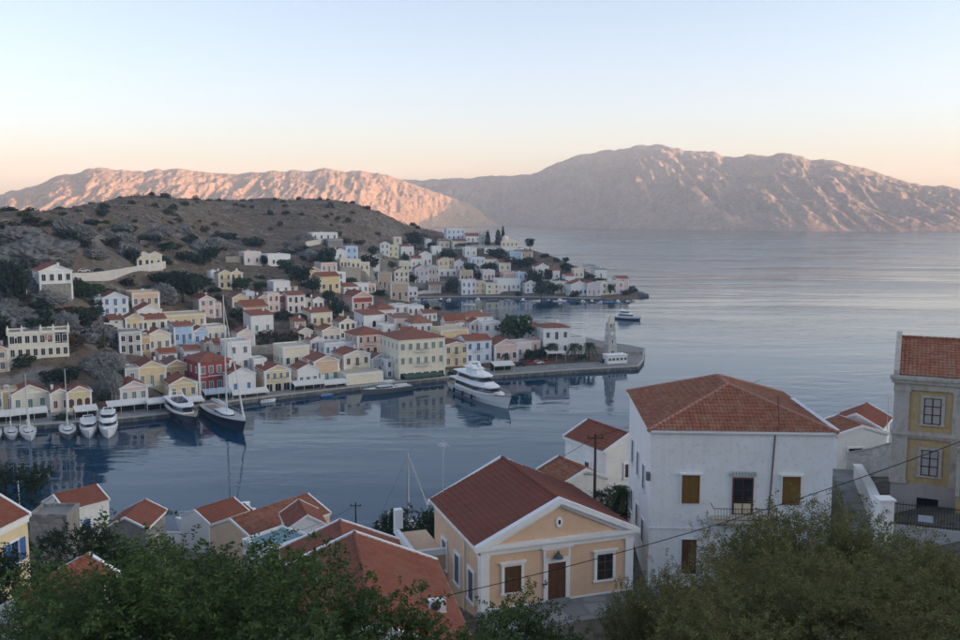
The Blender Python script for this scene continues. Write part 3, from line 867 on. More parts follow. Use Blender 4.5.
H(220,231,273.5,289,'gable','yellow',2,2,'yellow gabled house with dark balcony, joined to a yellow twin by green trees',shut='d',balc=True)
H(231.5,242,273.5,289,'gable','yellow',2,2,'yellow twin gabled house with cream arcade, joined to a balconied yellow house',shut='b')
H(212,220,272.5,282,'flat','ice',1,1,'small grey-blue flat-roofed house beside the twin yellow gabled houses')
H(138.5,149.5,255,268,'gable','pale',2,1,'cream gabled half of an arcaded twin house, dark arch below, beside the road',shut='d')
H(150,161,255,268,'gable','cream',2,1,'cream gabled half of an arcaded twin house, glazed arch below, beside grey rocks',shut='d')
H(43.8,70,271.5,296,'gable','white',4,2,'white temple-fronted house on a tall stone podium beside a tree',yaw=36,shut='d',blind=True,lower=.48,lowcol='stone',rise=1.9,depth=12)
H(15.5,64,333,358,'flat','pale',8,2,'ruined roofless cream mansion with empty windows and stone piers on its parapet',yaw=26,shut='d',extra=spires,name='ruined_mansion',tile='w',depth=9,pilaster=False)
H(105.5,126.5,298,315,'gable','ice',3,2,'pale blue and white pedimented house with blue windows on the hillside',shut='l')
H(96,105,298.5,308,'flat','blue',1,1,'small blue annexe joined to the pale blue pedimented house')
H(135,157.5,293.5,307,'flat','peach',4,1,'beige flat-topped house with four tall windows below the arcaded twin houses',shut='y')
H(140,160,310,320.5,'gable','white',3,1,'white pedimented house below the beige flat-topped house',shut='d')
H(127.5,142.5,318,333,'gable','yellow',3,1,'yellow pedimented house with three windows beside a whitewashed wall',shut='y')
H(143,165,319,331,'side','pale',3,1,'pale yellow terrace house with dark windows below the white pedimented house',shut='d',rise=1.2)
H(111,122,319.5,327,'mono','white',1,1,'small white cottage with red lean-to roof beside bushes',rise=1.2)
# ---- middle ground towards the inner bay
H(396,412,317.5,331,'mono','pink',2,1,'dusty pink house with a planted roof terrace behind the great yellow building',yaw=24,rise=.8,tile='w')
H(395,408,306,314,'flat','white',2,1,'low white rooftop house in front of the inner bay',yaw=24)
H(409,423,307,315,'flat','white',3,1,'low white house with two chimneys in front of the inner bay',yaw=24,shut='b')
H(414,431,323,334,'hip','ice',3,1,'pale house under a wide weathered orange roof beside the bougainvillea',yaw=24,tile='o',rise=3.0,shut='b')
H(446,457,322,333,'side','cream',2,1,'small house with a long red roof behind the bougainvillea',yaw=20,rise=2.4)
H(456,466,321,333,'side','white',2,1,'small white house with dark red roof beside the white stepped house',yaw=20,rise=2.0)
H(471,484,323,340,'gable','rose',3,2,'pale pink gabled house with dark balcony doors above the blue-shuttered house',yaw=20,shut='b')
H(484,499,323.5,342,'flat','white',2,2,'white stepped house with small blue-grey windows beside the big tree',yaw=20,shut='y')
H(466,491,316.5,324,'hip','white',2,1,'white house with a broad patched red roof, topmost of the waterfront cluster',yaw=20,tile='o',rise=1.8)
# ---- the headland across the inner bay
HY = dict(yaw=14.0)
H(379,391,273.5,288,'flat','tan',3,1,'roofless tan house shell with three dark windows facing the inner bay',shut='d',tile='w',**HY)
H(392,408,284,300,'flat','tan',3,1,'tan house with white upper arcade beside the head of the inner bay',shut='d',**HY)
H(395.5,408,271.5,283,'gable','pale',3,2,'pale stepped house with dark windows above the tan arcade house',shut='d',**HY)
H(416,428,269,285,'gable','lilac',3,2,'lilac gabled house above the stone walls of the inner bay',shut='y',**HY)
H(429,438.5,267.5,283,'flat','grey',3,2,'grey two-storey house shell joined to the lilac gabled house',shut='d',**HY)
H(439,448,260.5,273,'gable','yellow',2,2,'sand-yellow gabled house on the slope above white terraces',**HY)
H(447.5,453.5,259.5,271,'flat','ochre',1,2,'narrow sand-coloured house joined to a sand-yellow gabled house',**HY)
H(440,456,270,276,'flat','white',3,1,'low white terrace building below the sand-yellow gabled house',shut='d',**HY)
H(420,431,254.5,265,'gable','white',3,1,'white pedimented house with pale yellow front high on the headland slope',shut='y',**HY)
H(402,413,246.5,257,'mono','white',2,1,'white house with a dark covered terrace beside the round dark tree',shut='d',rise=.8,**HY)
H(389,398,246,257,'flat','lime',2,2,'yellow-green two-storey house joined to a white house below a tower house',shut='y',**HY)
H(381,389,244,255,'gable','white',2,2,'white gabled house joined to a yellow-green house on the upper slope',shut='y',**HY)
H(394.5,401,238,248,'flat','cream',1,2,'slim cream tower house above the yellow-green house',shut='y',**HY)
H(425.6,431,240,248,'gable','white',1,1,'tiny white chapel-like gabled house by itself near the hilltop',**HY)
H(440,449,241,248,'mono','pale',2,1,'pale house with orange roof beside white steps near the hilltop',rise=1.2,tile='o',**HY)
H(448,464,229.5,240,'flat','ice',4,2,'large blue-white two-storey house on the crest of the headland',shut='l',**HY)
H(467,479,236,242,'side','white',3,1,'long white house with dark red roof on the crest beside the grey tower',rise=2.0,**HY)
H(472,484,258.5,270,'flat','ice',3,2,'blue-white two-storey house with balcony below the church wall',shut='y',**HY)
H(484,496,259,266,'side','pale',3,1,'low beige house with weathered roof below the church wall',tile='w',rise=1.2,**HY)
H(511,521.5,252.5,261,'flat','blue',2,1,'small blue and white house below the church among trees',shut='l',**HY)
H(521.5,532,251.5,258,'side','tan',2,1,'tan house shell below the round tree near the church',tile='w',rise=1.0,**HY)
H(462.5,475.5,281.5,294.5,'flat','white',3,2,'white flat-fronted waterfront house with blue windows across the inner bay',shut='l',**HY)
H(475.5,484.5,282,294,'gable','yellow',2,2,'yellow gabled waterfront house joined to a white flat-fronted one',shut='y',rise=1.0,**HY)
H(487,499,284.5,294,'flat','pale',2,2,'beige waterfront house with a red upper balcony across the inner bay',shut='b',**HY)
H(505,519,273.5,282,'flat','salmon',3,1,'brick-red house with white-framed windows joined to a light blue house',shut='d',**HY)
H(499,519,280,291,'flat','white',5,1,'white row house with arched doors below the brick-red house',shut='y',**HY)
H(519,526.5,273.5,287,'flat','blue',2,2,'light blue two-storey house joined to the brick-red house',shut='l',**HY)
H(537,548,267,281,'gable','white',2,2,'white ruined gabled house among dark trees on the headland',shut='d',**HY)
H(575,583,269.5,278,'flat','cream',2,1,'small cream cube house on the grassy end of the headland',shut='y',**HY)
H(587,596,266,273,'mono','white',1,1,'small white house with dark roof on the ridge near the point',tile='g',rise=.6,**HY)
H(596,606,269.5,278,'mono','white',1,1,'white house with dark flat roof stepping down towards the point',tile='g',rise=.6,**HY)
H(572,586,284.5,296,'gable','white',4,1,'grey-white temple-fronted boathouse with tall openings at the point',shut='d',rise=2.0,**HY)
H(588,600,284,296,'gable','lilac',3,1,'pale lavender gabled house at the water beside the boathouse',shut='y',rise=1.2,**HY)
H(602,612.5,283,294.5,'flat','pale',2,2,'pale two-storey house behind a tree near the tip of the headland',shut='d',**HY)
H(612.5,623,282.5,294,'flat','rose',2,2,'pale pink-white two-storey house with brown blinds near the tip',shut='b',**HY)
H(618,628,278.5,290,'side','pink',1,2,'pink house with red roof furthest out on the headland',rise=1.2,**HY)
# ---- infill between the rows
H(186,199,350,363,'side','white',2,1,'white cottage with red roof beside the white stair wall',rise=1.2)
H(255,266,360,373,'flat','white',2,1,'plain white cube house behind the blue-windowed quayside house')
H(308,321,356,369,'mono','white',2,1,'white lean-to house behind the small white gabled quayside house',rise=1.0)
H(326,343,344,355,'flat','white',3,1,'long white terrace house below the cream house with red side roof',shut='l')
H(344,358,343,354,'flat','ice',2,1,'pale blue terrace house beside the salmon pink two-storey house')
H(385,397,341,353,'flat','cream',2,1,'cream cube house between the salmon house and the great yellow building')
H(300,312,331,342,'gable','cream',2,1,'small cream gabled house above the lone house with three tall windows',shut='d')
H(312,324,340,351,'gable','rose',3,1,'rose gabled house above the white lean-to house',shut='b')
H(384,394,326,336,'flat','white',1,1,'white cube house beside the house with broad red hipped roof',shut='d')
H(403,415,331,340,'side','cream',2,1,'cream house with red roof behind the great yellow building roof',yaw=24)
H(430,442,335,345,'flat','yellow',2,1,'yellow cube house beside the tall yellow block',yaw=22)
H(424,436,313,321,'side','white',3,1,'white house with red roof edge at the water of the inner bay',yaw=22,rise=1.2)
H(334,343,306,316,'gable','cream',2,1,'small cream gabled house beside the dark tree above the pale terrace',shut='d')
H(296,305,321,331,'mono','tan',1,1,'tan hut on the russet bank above the lone cream house',rise=.8)
H(400,411,262.5,271,'flat','pale',3,1,'pale flat house above the pale stepped house on the headland',shut='d',**HY)
H(409,417,288.5,297,'flat','white',2,1,'white boathouse beside the tan arcade house at the bay head',shut='d',**HY)
H(430,440,285,293,'side','tan',2,1,'tan cottage with weathered roof at the inner bay',tile='w',**HY)
H(455,463,262,271,'gable','white',2,1,'white gabled house between the sand-coloured and blue-white houses',**HY)
H(461,472,271,281,'flat','tan',3,1,'tan house shell above the white flat-fronted waterfront house',shut='d',tile='w',**HY)
H(500,510,262.5,271,'side','cream',2,1,'cream house with red roof below the small blue and white house',**HY)
H(549,559,270.5,280,'side','white',2,1,'white house with red roof beside the ruined gabled house',**HY)
H(556,567,283,293,'flat','pale',3,1,'pale waterfront house half hidden by green trees',shut='y',**HY)
H(526,535,283,293,'gable','white',2,2,'white gabled waterfront house beside the light blue house',shut='l',**HY)
H(466,476,248.5,256,'flat','white',2,1,'white cube house below the long white crest wall',**HY)
H(484,494,271,280,'flat','rose',3,1,'rose flat-fronted house above the beige waterfront house',shut='b',**HY)
H(369,379,258.5,267,'gable','white',2,1,'white gabled house beside bushes on the upper slope',**HY)
H(360,369,263,271,'flat','cream',2,1,'cream cube house beside the pale yellow cube house',shut='d',yaw=22)
H(412,421,258.5,267,'side','white',2,1,'white house with red roof below the white house with dark terrace',**HY)
H(433,441,247,255,'flat','white',1,1,'white cube house beside the pale house with orange roof',**HY)
H(454,466,241,248,'side','pale',3,1,'pale house with red roof below the large blue-white crest house',rise=1.2,**HY)
H(566,574,276,285,'side','white',2,1,'white house with red roof above the temple-fronted boathouse',**HY)
# ---- awnings along the quay
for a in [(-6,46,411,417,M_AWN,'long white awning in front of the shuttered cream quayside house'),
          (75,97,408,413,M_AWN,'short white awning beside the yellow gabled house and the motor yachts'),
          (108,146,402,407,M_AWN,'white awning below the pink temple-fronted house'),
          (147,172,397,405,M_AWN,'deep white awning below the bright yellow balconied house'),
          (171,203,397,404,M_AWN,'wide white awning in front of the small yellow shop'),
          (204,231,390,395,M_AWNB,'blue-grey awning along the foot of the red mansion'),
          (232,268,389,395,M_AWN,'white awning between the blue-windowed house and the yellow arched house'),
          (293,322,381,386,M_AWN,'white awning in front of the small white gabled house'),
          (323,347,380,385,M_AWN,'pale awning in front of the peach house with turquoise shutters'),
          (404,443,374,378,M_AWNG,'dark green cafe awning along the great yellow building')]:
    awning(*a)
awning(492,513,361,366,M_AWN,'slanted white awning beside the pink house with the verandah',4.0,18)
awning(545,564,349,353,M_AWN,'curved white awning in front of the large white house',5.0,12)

# ---- church and grey bell tower on the crest
def church():
    c = ground(510, 249)
    s = c.y / F
    root = empty('hilltop_church', c, R(14), 'pale church with a low dome among cypresses on the headland crest', 'church')
    w, h = 17 * s, 8 * s
    mb = MB(); mb.box(-w/2, w/2, 0, 9, -4, h); mb.slab([(-w*.1, 0, h), (w/2, 0, h), (w*.2, 0, h + 1.8)], (0, 9, 0)); mb.build('wall', plaster(COLR['pale'], .3), root)
    mb = MB(); mb.lathe([(2.6, 0), (2.6, 1.6), (2.3, 2.6), (1.5, 3.5), (.6, 3.9), (0, 4.0)], (-w*.2, 4, h), 14); mb.beam((-w*.2, 4, h + 4), (-w*.2, 4, h + 5.2), .15); mb.build('dome', plaster(COLR['rose'], .3), root, True)
    for k in range(4):
        link('window', window_mesh(.9, 2.0, M_GLASS), root, (-w/2 + w * (k + .5) / 4, 0, h * .4))
    mb = MB(); mb.slab([(-w/2 - 14, -4, -3), (w/2 + 3, -4, -3), (w/2 + 3, -4, .6), (-w/2 - 14, -4, 1.2)], (0, .5, 0)); mb.build('precinct_wall', M_TRIM, root)
    FLATTEN.append((c, R(14), w/2, 9, c.z))
    c = ground(482.5, 247); s = c.y / F
    root = empty('bell_tower', c, R(14), 'grey square tower with open belfry next to cypresses on the crest', 'tower')
    mb = MB(); mb.box(-1.9, 1.9, 0, 3.8, -4, 9); mb.box(-2.1, 2.1, -.2, 4, 9, 9.4)
    for x in (-1.6, 1.6):
        for y in (.3, 3.5): mb.box(x - .3, x + .3, y - .3, y + .3, 9.4, 11.2)
    mb.slab([(-2.1, -.2, 11.2), (2.1, -.2, 11.2), (2.1, 4, 11.2), (-2.1, 4, 11.2)], (0, 0, .35))
    mb.build('wall', plaster((0.5, 0.5, 0.5), .4), root)
    for z in (2.5, 5.8): link('window', window_mesh(.8, 1.5, M_DARK), root, (0, 0, z))
church()

# ---- clock tower on the pier
def clock_tower():
    c = at_z(610, 357.5, 1.32)
    root = empty('clock_tower', c, R(20), 'tall tapering stone clock tower with pointed spire on the end of the pier', 'clock tower')
    S = m_stone('tower_ashlar', (0.46, 0.45, 0.44), (0.56, 0.54, 0.52), 1.1, (0.40, 0.39, 0.38))
    mb = MB()
    def tier(z0, z1, a0, a1, m=0):
        A = [(-a0, -a0, z0), (a0, -a0, z0), (a0, a0, z0), (-a0, a0, z0)]; B = [(-a1, -a1, z1), (a1, -a1, z1), (a1, a1, z1), (-a1, a1, z1)]
        for k in range(4):
            k2 = (k + 1) % 4; mb.face([A[k], A[k2], B[k2], B[k]], m)
        mb.face(B, m); mb.face(list(reversed(A)), m)
    tier(0, .5, 2.1, 2.05); tier(.5, 4.4, 1.85, 1.68); tier(4.4, 4.75, 1.9, 1.9); tier(4.75, 7.6, 1.62, 1.5); tier(7.6, 7.8, 1.62, 1.62); tier(7.8, 10.4, 1.45, 1.32); tier(10.4, 10.7, 1.55, 1.55)
    mb.build('shaft', S, root)
    mb = MB()
    for x in (-.95, .95):
        for y in (-.95, .95): mb.box(x - .27, x + .27, y - .27, y + .27, 10.7, 12.5)
    mb.box(-1.3, 1.3, -1.3, 1.3, 12.5, 12.8); mb.build('belfry', S, root)
    mb = MB(); mb.lathe([(0, 0), (.25, .05), (.45, .5), (.4, .9), (.0, 1.0)], (0, 0, 11.2), 8); mb.build('bell', M_BROWNW, root)
    mb = MB()
    A = [(-1.0, -1.0, 12.8), (1.0, -1.0, 12.8), (1.0, 1.0, 12.8), (-1.0, 1.0, 12.8)]
    for k in range(4): mb.face([A[k], A[(k+1) % 4], (0, 0, 16.0)])
    mb.lathe([(0, 0), (.16, .1), (.16, .25), (.03, .4), (.03, 1.2)], (0, 0, 15.9), 6); mb.box(-.25, .25, -.03, .03, 16.7, 16.78)
    mb.build('spire', plaster((0.55, 0.5, 0.42), .3), root)
    for ang in (0, math.pi/2, math.pi, -math.pi/2):
        o = link('clock_face', _clock, root, (math.sin(ang) * 1.45, -math.cos(ang) * 1.45, 9.1)); o.rotation_euler = (0, 0, ang)
    link('door', arch_mesh(1.1, 2.4, M_BROWNW, M_TRIM), root, (0, -1.86, .5))
    link('arched_window', arch_mesh(.6, 1.3, M_DARK, M_TRIM), root, (0, -1.58, 5.6))
mb = MB(); n = 16
mb.slab([(.75 * math.cos(-2*math.pi*k/n), -.06, .75 * math.sin(-2*math.pi*k/n)) for k in range(n)], (0, .06, 0), 0)
for k in range(12):
    t = 2*math.pi*k/12; mb.beam((.55*math.cos(t), -.075, .55*math.sin(t)), (.68*math.cos(t), -.075, .68*math.sin(t)), .05, .03, 1)
mb.beam((0, -.08, 0), (.28, -.08, .22), .06, .03, 1); mb.beam((0, -.08, 0), (-.1, -.08, .56), .05, .03, 1)
_clock = mb.mesh('clock_face', [M_TRIM, M_IRON])
clock_tower()
def kiosk():
    c = at_z(617.5, 363.5, 1.32); root = empty('harbour_office', c, R(18), 'long low white building with a band of windows at the foot of the clock tower', 'building')
    w = 7.6
    mb = MB(); mb.box(-w/2, w/2, 0, 4, 0, 2.9); mb.build('wall', M_TRIM, root)
    mb = MB(); mb.box(-w/2 - .3, w/2 + .3, -.4, 4.3, 2.9, 3.1); mb.build('roof', M_TRIM, root)
    for k in range(5): link('window', window_mesh(1.0, .9, M_GLASS), root, (-w/2 + w*(k+.5)/5, 0, 1.1))
kiosk()
def pier_wall():
    a, b = at_z(618, 355.5, 1.3), at_z(642, 354.5, 1.3)
    root = empty('pier_parapet', a, 0, 'low stone parapet along the outer edge of the pier', 'wall')
    mb = MB(); d = b - a; mb.beam((0, 0, .6), (d.x, d.y, .6), .5, 1.2); mb.build('wall', M_STONE, root)
pier_wall()

# ---- road on the hillside with its retaining wall, other terrace walls
def terrace_wall(pts, hgt, mat, label, thick=.6, coping=False):
    P = [ground(*p) for p in pts]
    root = empty('terrace_wall', P[0], 0, label, 'wall')
    for i in range(len(P) - 1):
        a, b = P[i] - P[0], P[i+1] - P[0]
        mb = MB(); u = (b - a); nn = Vector((-u.y, u.x, 0)).normalized() * thick
        mb.slab([a - Vector((0, 0, 2.5)), b - Vector((0, 0, 2.5)), b + Vector((0, 0, hgt)), a + Vector((0, 0, hgt))], nn)
        mb.build('wall_section', mat, root)
        mid = (P[i] + P[i+1])/2; FLATTEN.append((Vector((mid.x, mid.y, mid.z)), math.atan2(u.y, u.x), u.length/2, 4.5, mid.z + hgt - .25))
    return root
terrace_wall([(73,282),(95,281),(120,277),(150,271.5),(166,268)], 3.0, M_STONE_W, 'pale stone retaining wall carrying the hillside road')
terrace_wall([(-8,389),(18,388.5),(45,388)], 2.6, M_STONE, 'grey stone wall behind the shuttered cream quayside house')
terrace_wall([(326,350),(345,350),(360,351)], 2.6, M_STONE_W, 'whitewashed terrace wall beside the salmon pink two-storey house')
terrace_wall([(250,356),(268,354),(284,353)], 3.2, M_STONE, 'brown stone garden wall above the yellow arched quayside house')
terrace_wall([(226,262.5),(246,262)], 3.0, M_STONE, 'grey stone wall beside the square house with two dark doorways')
terrace_wall([(341,280),(361,281)], 7.0, M_STONE, 'tall grey stone terrace wall below the sky-blue house')
terrace_wall([(404,287),(425,288),(445,286),(458,286)], 3.2, M_STONE, 'long stone wall above the head of the inner bay')
terrace_wall([(405,296),(425,293.5),(440,293)], 2.0, M_STONE_W, 'pale sea wall beside the tan arcade house at the bay head')
terrace_wall([(306,247),(322,244),(330,243)], 3.0, M_STONE_W, 'white stepped garden wall of the long hillside villa')
terrace_wall([(170,350),(190,356),(198,362)], 2.0, M_STONE_W, 'white stair wall climbing beside the ochre gabled house')
terrace_wall([(104,330),(122,331)], 2.4, M_STONE_W, 'whitewashed garden wall below the small cottage with lean-to roof')
terrace_wall([(452,249),(478,248.5),(500,249)], 2.6, M_STONE_W, 'long white wall running along the crest towards the church')
# ================================================================== vegetation and rock
def m_leaf(name, dark, light, hue_rand=0.3, alt=None, scale=1.2):
    t = NT(name)
    g = t.n('NewGeometry')
    oi = t.n('ObjectInfo')
    col = t.mix(g.outputs['Random Per Island'], dark, light)
    col = t.mix(t.math('MULTIPLY', t.ramp(t.noise(scale, 3, 0.6), [(0.4, 0.0), (0.65, 1.0)]), 0.6), col, alt or tuple(c * 0.6 for c in dark))
    hs = t.n('HueSaturation'); t.l(col, hs.inputs['Color'])
    t.l(t.math('ADD', t.math('MULTIPLY', oi.outputs['Random'], hue_rand), 1 - hue_rand / 2), hs.inputs['Value'])
    m = t.done(hs.outputs[0], 0.65, None, 0.25)
    tr = t.n('BsdfTranslucent'); t.l(hs.outputs[0], tr.inputs['Color'])          # light passing through thin leaves
    mx = t.n('MixShader'); mx.inputs[0].default_value = 0.35
    t.l(t.b.outputs[0], mx.inputs[1]); t.l(tr.outputs[0], mx.inputs[2])
    t.l(mx.outputs[0], t.t.nodes['Material Output'].inputs['Surface'])
    return m
M_LEAF_D = m_leaf('dark_foliage', (0.020, 0.034, 0.016), (0.050, 0.072, 0.032), 0.5)
M_LEAF_O = m_leaf('olive_foliage', (0.055, 0.058, 0.026), (0.105, 0.098, 0.042), 0.35, (0.10, 0.07, 0.035))
M_LEAF_G = m_leaf('green_foliage', (0.024, 0.055, 0.018), (0.070, 0.115, 0.035), 0.3)
M_LEAF_S = m_leaf('dry_scrub', (0.050, 0.048, 0.028), (0.085, 0.072, 0.042), 0.5)
M_LEAF_R = m_leaf('russet_foliage', (0.085, 0.040, 0.022), (0.12, 0.075, 0.035), 0.4)
M_BOUG = m_leaf('bougainvillea_bloom', (0.20, 0.02, 0.10), (0.34, 0.05, 0.18), 0.2)
M_BARK = m_plain('bark', (0.085, 0.065, 0.05), 0.9, 0.1, 0, 0.3, 6.0)
M_PALMTRUNK = m_plain('palm_trunk', (0.13, 0.10, 0.075), 0.9, 0.1, 0, 0.3, 6.0)
def leaf_cloud(rng, n, lobes, size, mat, name, flat=0.35, fill=0.35):
    """leaf-clump quads through the volume of several lobes: denser at their shells"""
    wts = np.array([l[1][0]*l[1][1] + l[1][2]*l[1][0] for l in lobes]); wts = wts / wts.sum()
    which = rng.choice(len(lobes), n, p=wts)
    C = np.array([l[0] for l in lobes])[which]; Rr = np.array([l[1] for l in lobes])[which]
    d = rng.normal(size=(n, 3)); d /= np.linalg.norm(d, axis=1)[:, None]
    rad = np.where(rng.random(n) < fill, rng.random(n) ** 0.5, 0.86 + 0.24 * rng.random(n))
    p = C + d * Rr * rad[:, None]
    nrm = d + rng.normal(size=(n, 3)) * 0.8; nrm /= np.linalg.norm(nrm, axis=1)[:, None]
    up = rng.normal(size=(n, 3)); a = np.cross(nrm, up); a /= np.linalg.norm(a, axis=1)[:, None]; b = np.cross(nrm, a)
    s = size * (0.55 + 0.9 * rng.random(n))[:, None]
    w = (0.6 + 0.4 * rng.random(n))[:, None]
    V = np.stack([p - a*s, p - b*s*w + nrm*s*flat*.3, p + a*s, p + b*s*w + nrm*s*flat*.3], 1).reshape(-1, 3)
    me = bpy.data.meshes.new(name)
    me.from_pydata(V.tolist(), [], np.arange(4*n).reshape(n, 4).tolist())
    me.materials.append(mat); me.update()
    return me
def lobes_round(rng, n=7, w=1.0, h=1.0, z0=0.35):
    L = [((0, 0, h*.55), (w*.33, w*.33, h*.32))]
    for k in range(n):
        a = 2*math.pi*k/n + rng.random()*.7
        r = w * (.18 + .2*rng.random())
        L.append(((r*math.cos(a), r*math.sin(a), h*(z0 + .4*rng.random())), (w*(.13 + .1*rng.random()), w*(.13 + .1*rng.random()), h*(.13 + .12*rng.random()))))
    return L
RNG = np.random.default_rng(5)
def trunk_mesh(rng, h, r, name='trunk', limbs=4, spread=.3):
    mb = MB()
    top = (rng.normal()*.06*h, rng.normal()*.06*h, h*.55)
    mb.tube([(0, 0, -1.0/1.0*.08*h), (0, 0, h*.2), top], [r*1.25, r, r*.6], 6)
    for k in range(limbs):
        a = 2*math.pi*k/limbs + rng.random()
        mb.tube([tuple(c*.8 for c in top), (math.cos(a)*spread*h*.5, math.sin(a)*spread*h*.5, h*.6), (math.cos(a)*spread*h, math.sin(a)*spread*h, h*(.7 + .15*rng.random()))], [r*.5, r*.35, r*.12], 5)
    return mb.mesh(name, [M_BARK], True)
# unit plants (1 m wide, 1 m high), scaled per copy
BUSH = {}
for key, mat, nl, sz in (('d', M_LEAF_D, 520, .062), ('o', M_LEAF_O, 480, .06), ('g', M_LEAF_G, 520, .062), ('s', M_LEAF_S, 260, .07), ('r', M_LEAF_R, 320, .065), ('m', M_BOUG, 380, .06)):
    BUSH[key] = [leaf_cloud(RNG, nl, lobes_round(RNG, 8, 1.0, 1.0, .2), sz, mat, 'foliage', fill=.3) for _ in range(3)]
TREE = {}
for key, mat in (('d', M_LEAF_D), ('g', M_LEAF_G), ('o', M_LEAF_O)):
    TREE[key] = [leaf_cloud(RNG, 900, lobes_round(RNG, 11, 1.0, 1.0, .35), .05, mat, 'crown', fill=.3) for _ in range(3)]
TRUNKS = [trunk_mesh(RNG, 1.0, .035) for _ in range(3)]
STEMS = [trunk_mesh(RNG, .7, .03, 'stem', 3) for _ in range(2)]
import re as _re
def beside(c, reach=16.0):
    best, bd = None, reach
    for (rt, w, d, h) in HOUSES:
        dd = math.hypot(rt.location.x - c.x, rt.location.y + 3 - c.y)
        if dd < bd: best, bd = rt, dd
    if best is None: return None
    return _re.split(r',| (?:with|above|beside|on|behind|below|joined|between|in|near|among|at|under|facing|standing|squeezed|directly|stepping|set|furthest|topmost|to|of|next|over|along) ', best['label'])[0]
def plant(px, py, w, h, key, label, group, name='bush', cat='bush', D=None, wpx=True, base=None, crownset=None, stems=None, zoff=0.0):
    c = base if base is not None else (ground(px, py) if D is None else at(px, py, D))
    s = c.y / F if wpx else 1.0
    W, Hh = w * s, h * s
    if group and (group.startswith('bushes') or group.startswith('trees')):
        nb = beside(c); near_ = ' beside the '
        if not nb: nb = beside(c, 42); near_ = ' on open ground near the '
        if nb:
            kind_ = _re.split(r' (?:on|standing) ', label)[0]
            label = kind_ + near_ + nb
            group = ('trees: ' if cat == 'tree' else 'bushes: ') + label
    root = empty(name, c + Vector((0, 0, zoff)), random.random() * 6.28, label, cat, group)
    k = random.randrange(3)
    sets = (crownset or BUSH)[key]
    link('crown' if name != 'bush' else 'foliage', sets[k % len(sets)], root, (0, 0, -.1*Hh if name == 'bush' else 0), scale=(W * random.uniform(.8, 1.35), W * random.uniform(.8, 1.2), Hh * random.uniform(.85, 1.15)))
    link('trunk' if name != 'bush' else 'stem', (TRUNKS if name != 'bush' else STEMS)[k % 2], root, scale=(Hh*.9, Hh*.9, Hh))
    return root
GB, GT = 'bushes on the harbour hillside', 'trees among the harbour houses'
LBL = {'d': 'dark evergreen bush on the hillside around the harbour', 'o': 'olive-green bush on the hillside around the harbour', 'g': 'fresh green bush on the hillside around the harbour',
       's': 'small dry grey-brown shrub on the open hillside', 'r': 'russet bush on the bank above the quay houses'}
GRP = {k: 'bushes: ' + v for k, v in LBL.items()}
LBT = {'d': 'dark dense tree standing among the harbour houses', 'g': 'green leafy tree standing among the harbour houses', 'o': 'olive tree standing among the harbour houses'}
for (px, py, w, h, k) in [(12,306,44,48,'d'),(-4,345,34,42,'d'),(38,334,34,22,'d'),(64,386,36,25,'d'),(86,301,25,16,'g'),(183,303,34,36,'d'),(197,297,22,27,'d'),(163,286,24,16,'d'),
    (132,262,16,16,'d'),(264,267,9,13,'d'),(286,273,15,13,'g'),(241,291,24,13,'g'),(260,292,16,11,'g'),(326,269,19,24,'d'),(301,286,20,22,'d'),(313,294,17,19,'d'),
    (336,319,17,26,'d'),(328,302,13,14,'g'),(415,249,16,18,'d'),(432,249,9,9,'d'),(452,293,15,17,'d'),(470,275,15,15,'d'),(497,259,24,13,'d'),(510,267,20,10,'d'),(528,268,16,12,'d'),
    (534,291,15,26,'d'),(541,297,16,15,'d'),(553,293,20,13,'g'),(566,273,13,13,'d'),(566,263,8,7,'d'),(611,294,10,10,'g'),(418,263,9,11,'d'),(529,362,14,13,'d'),(538,361.5,14,13,'d'),(582,360.5,10,8,'g'),
    (530,249,10,12,'d'),(85,331,28,24,'d'),(95,318,20,14,'d'),(368,271,18,17,'d'),(414,284,11,11,'d'),(490,271,14,10,'d'),(548,283,10,14,'d'),(210,262,22,16,'d'),(185,262,22,12,'d')]:
    plant(px, py, w, h, k, LBT[k], 'trees: ' + LBT[k], 'tree', 'tree', crownset=TREE)
r_ = plant(517, 343, 33, 36, 'g', 'big round dark green tree behind the pink house near the square', None, 'tree', 'tree', crownset=TREE)
del BUSH['m'][1:]
plant(441, 334, 13, 10, 'm', 'magenta bougainvillea behind the great yellow building', None, 'bush', 'bougainvillea', crownset=BUSH)
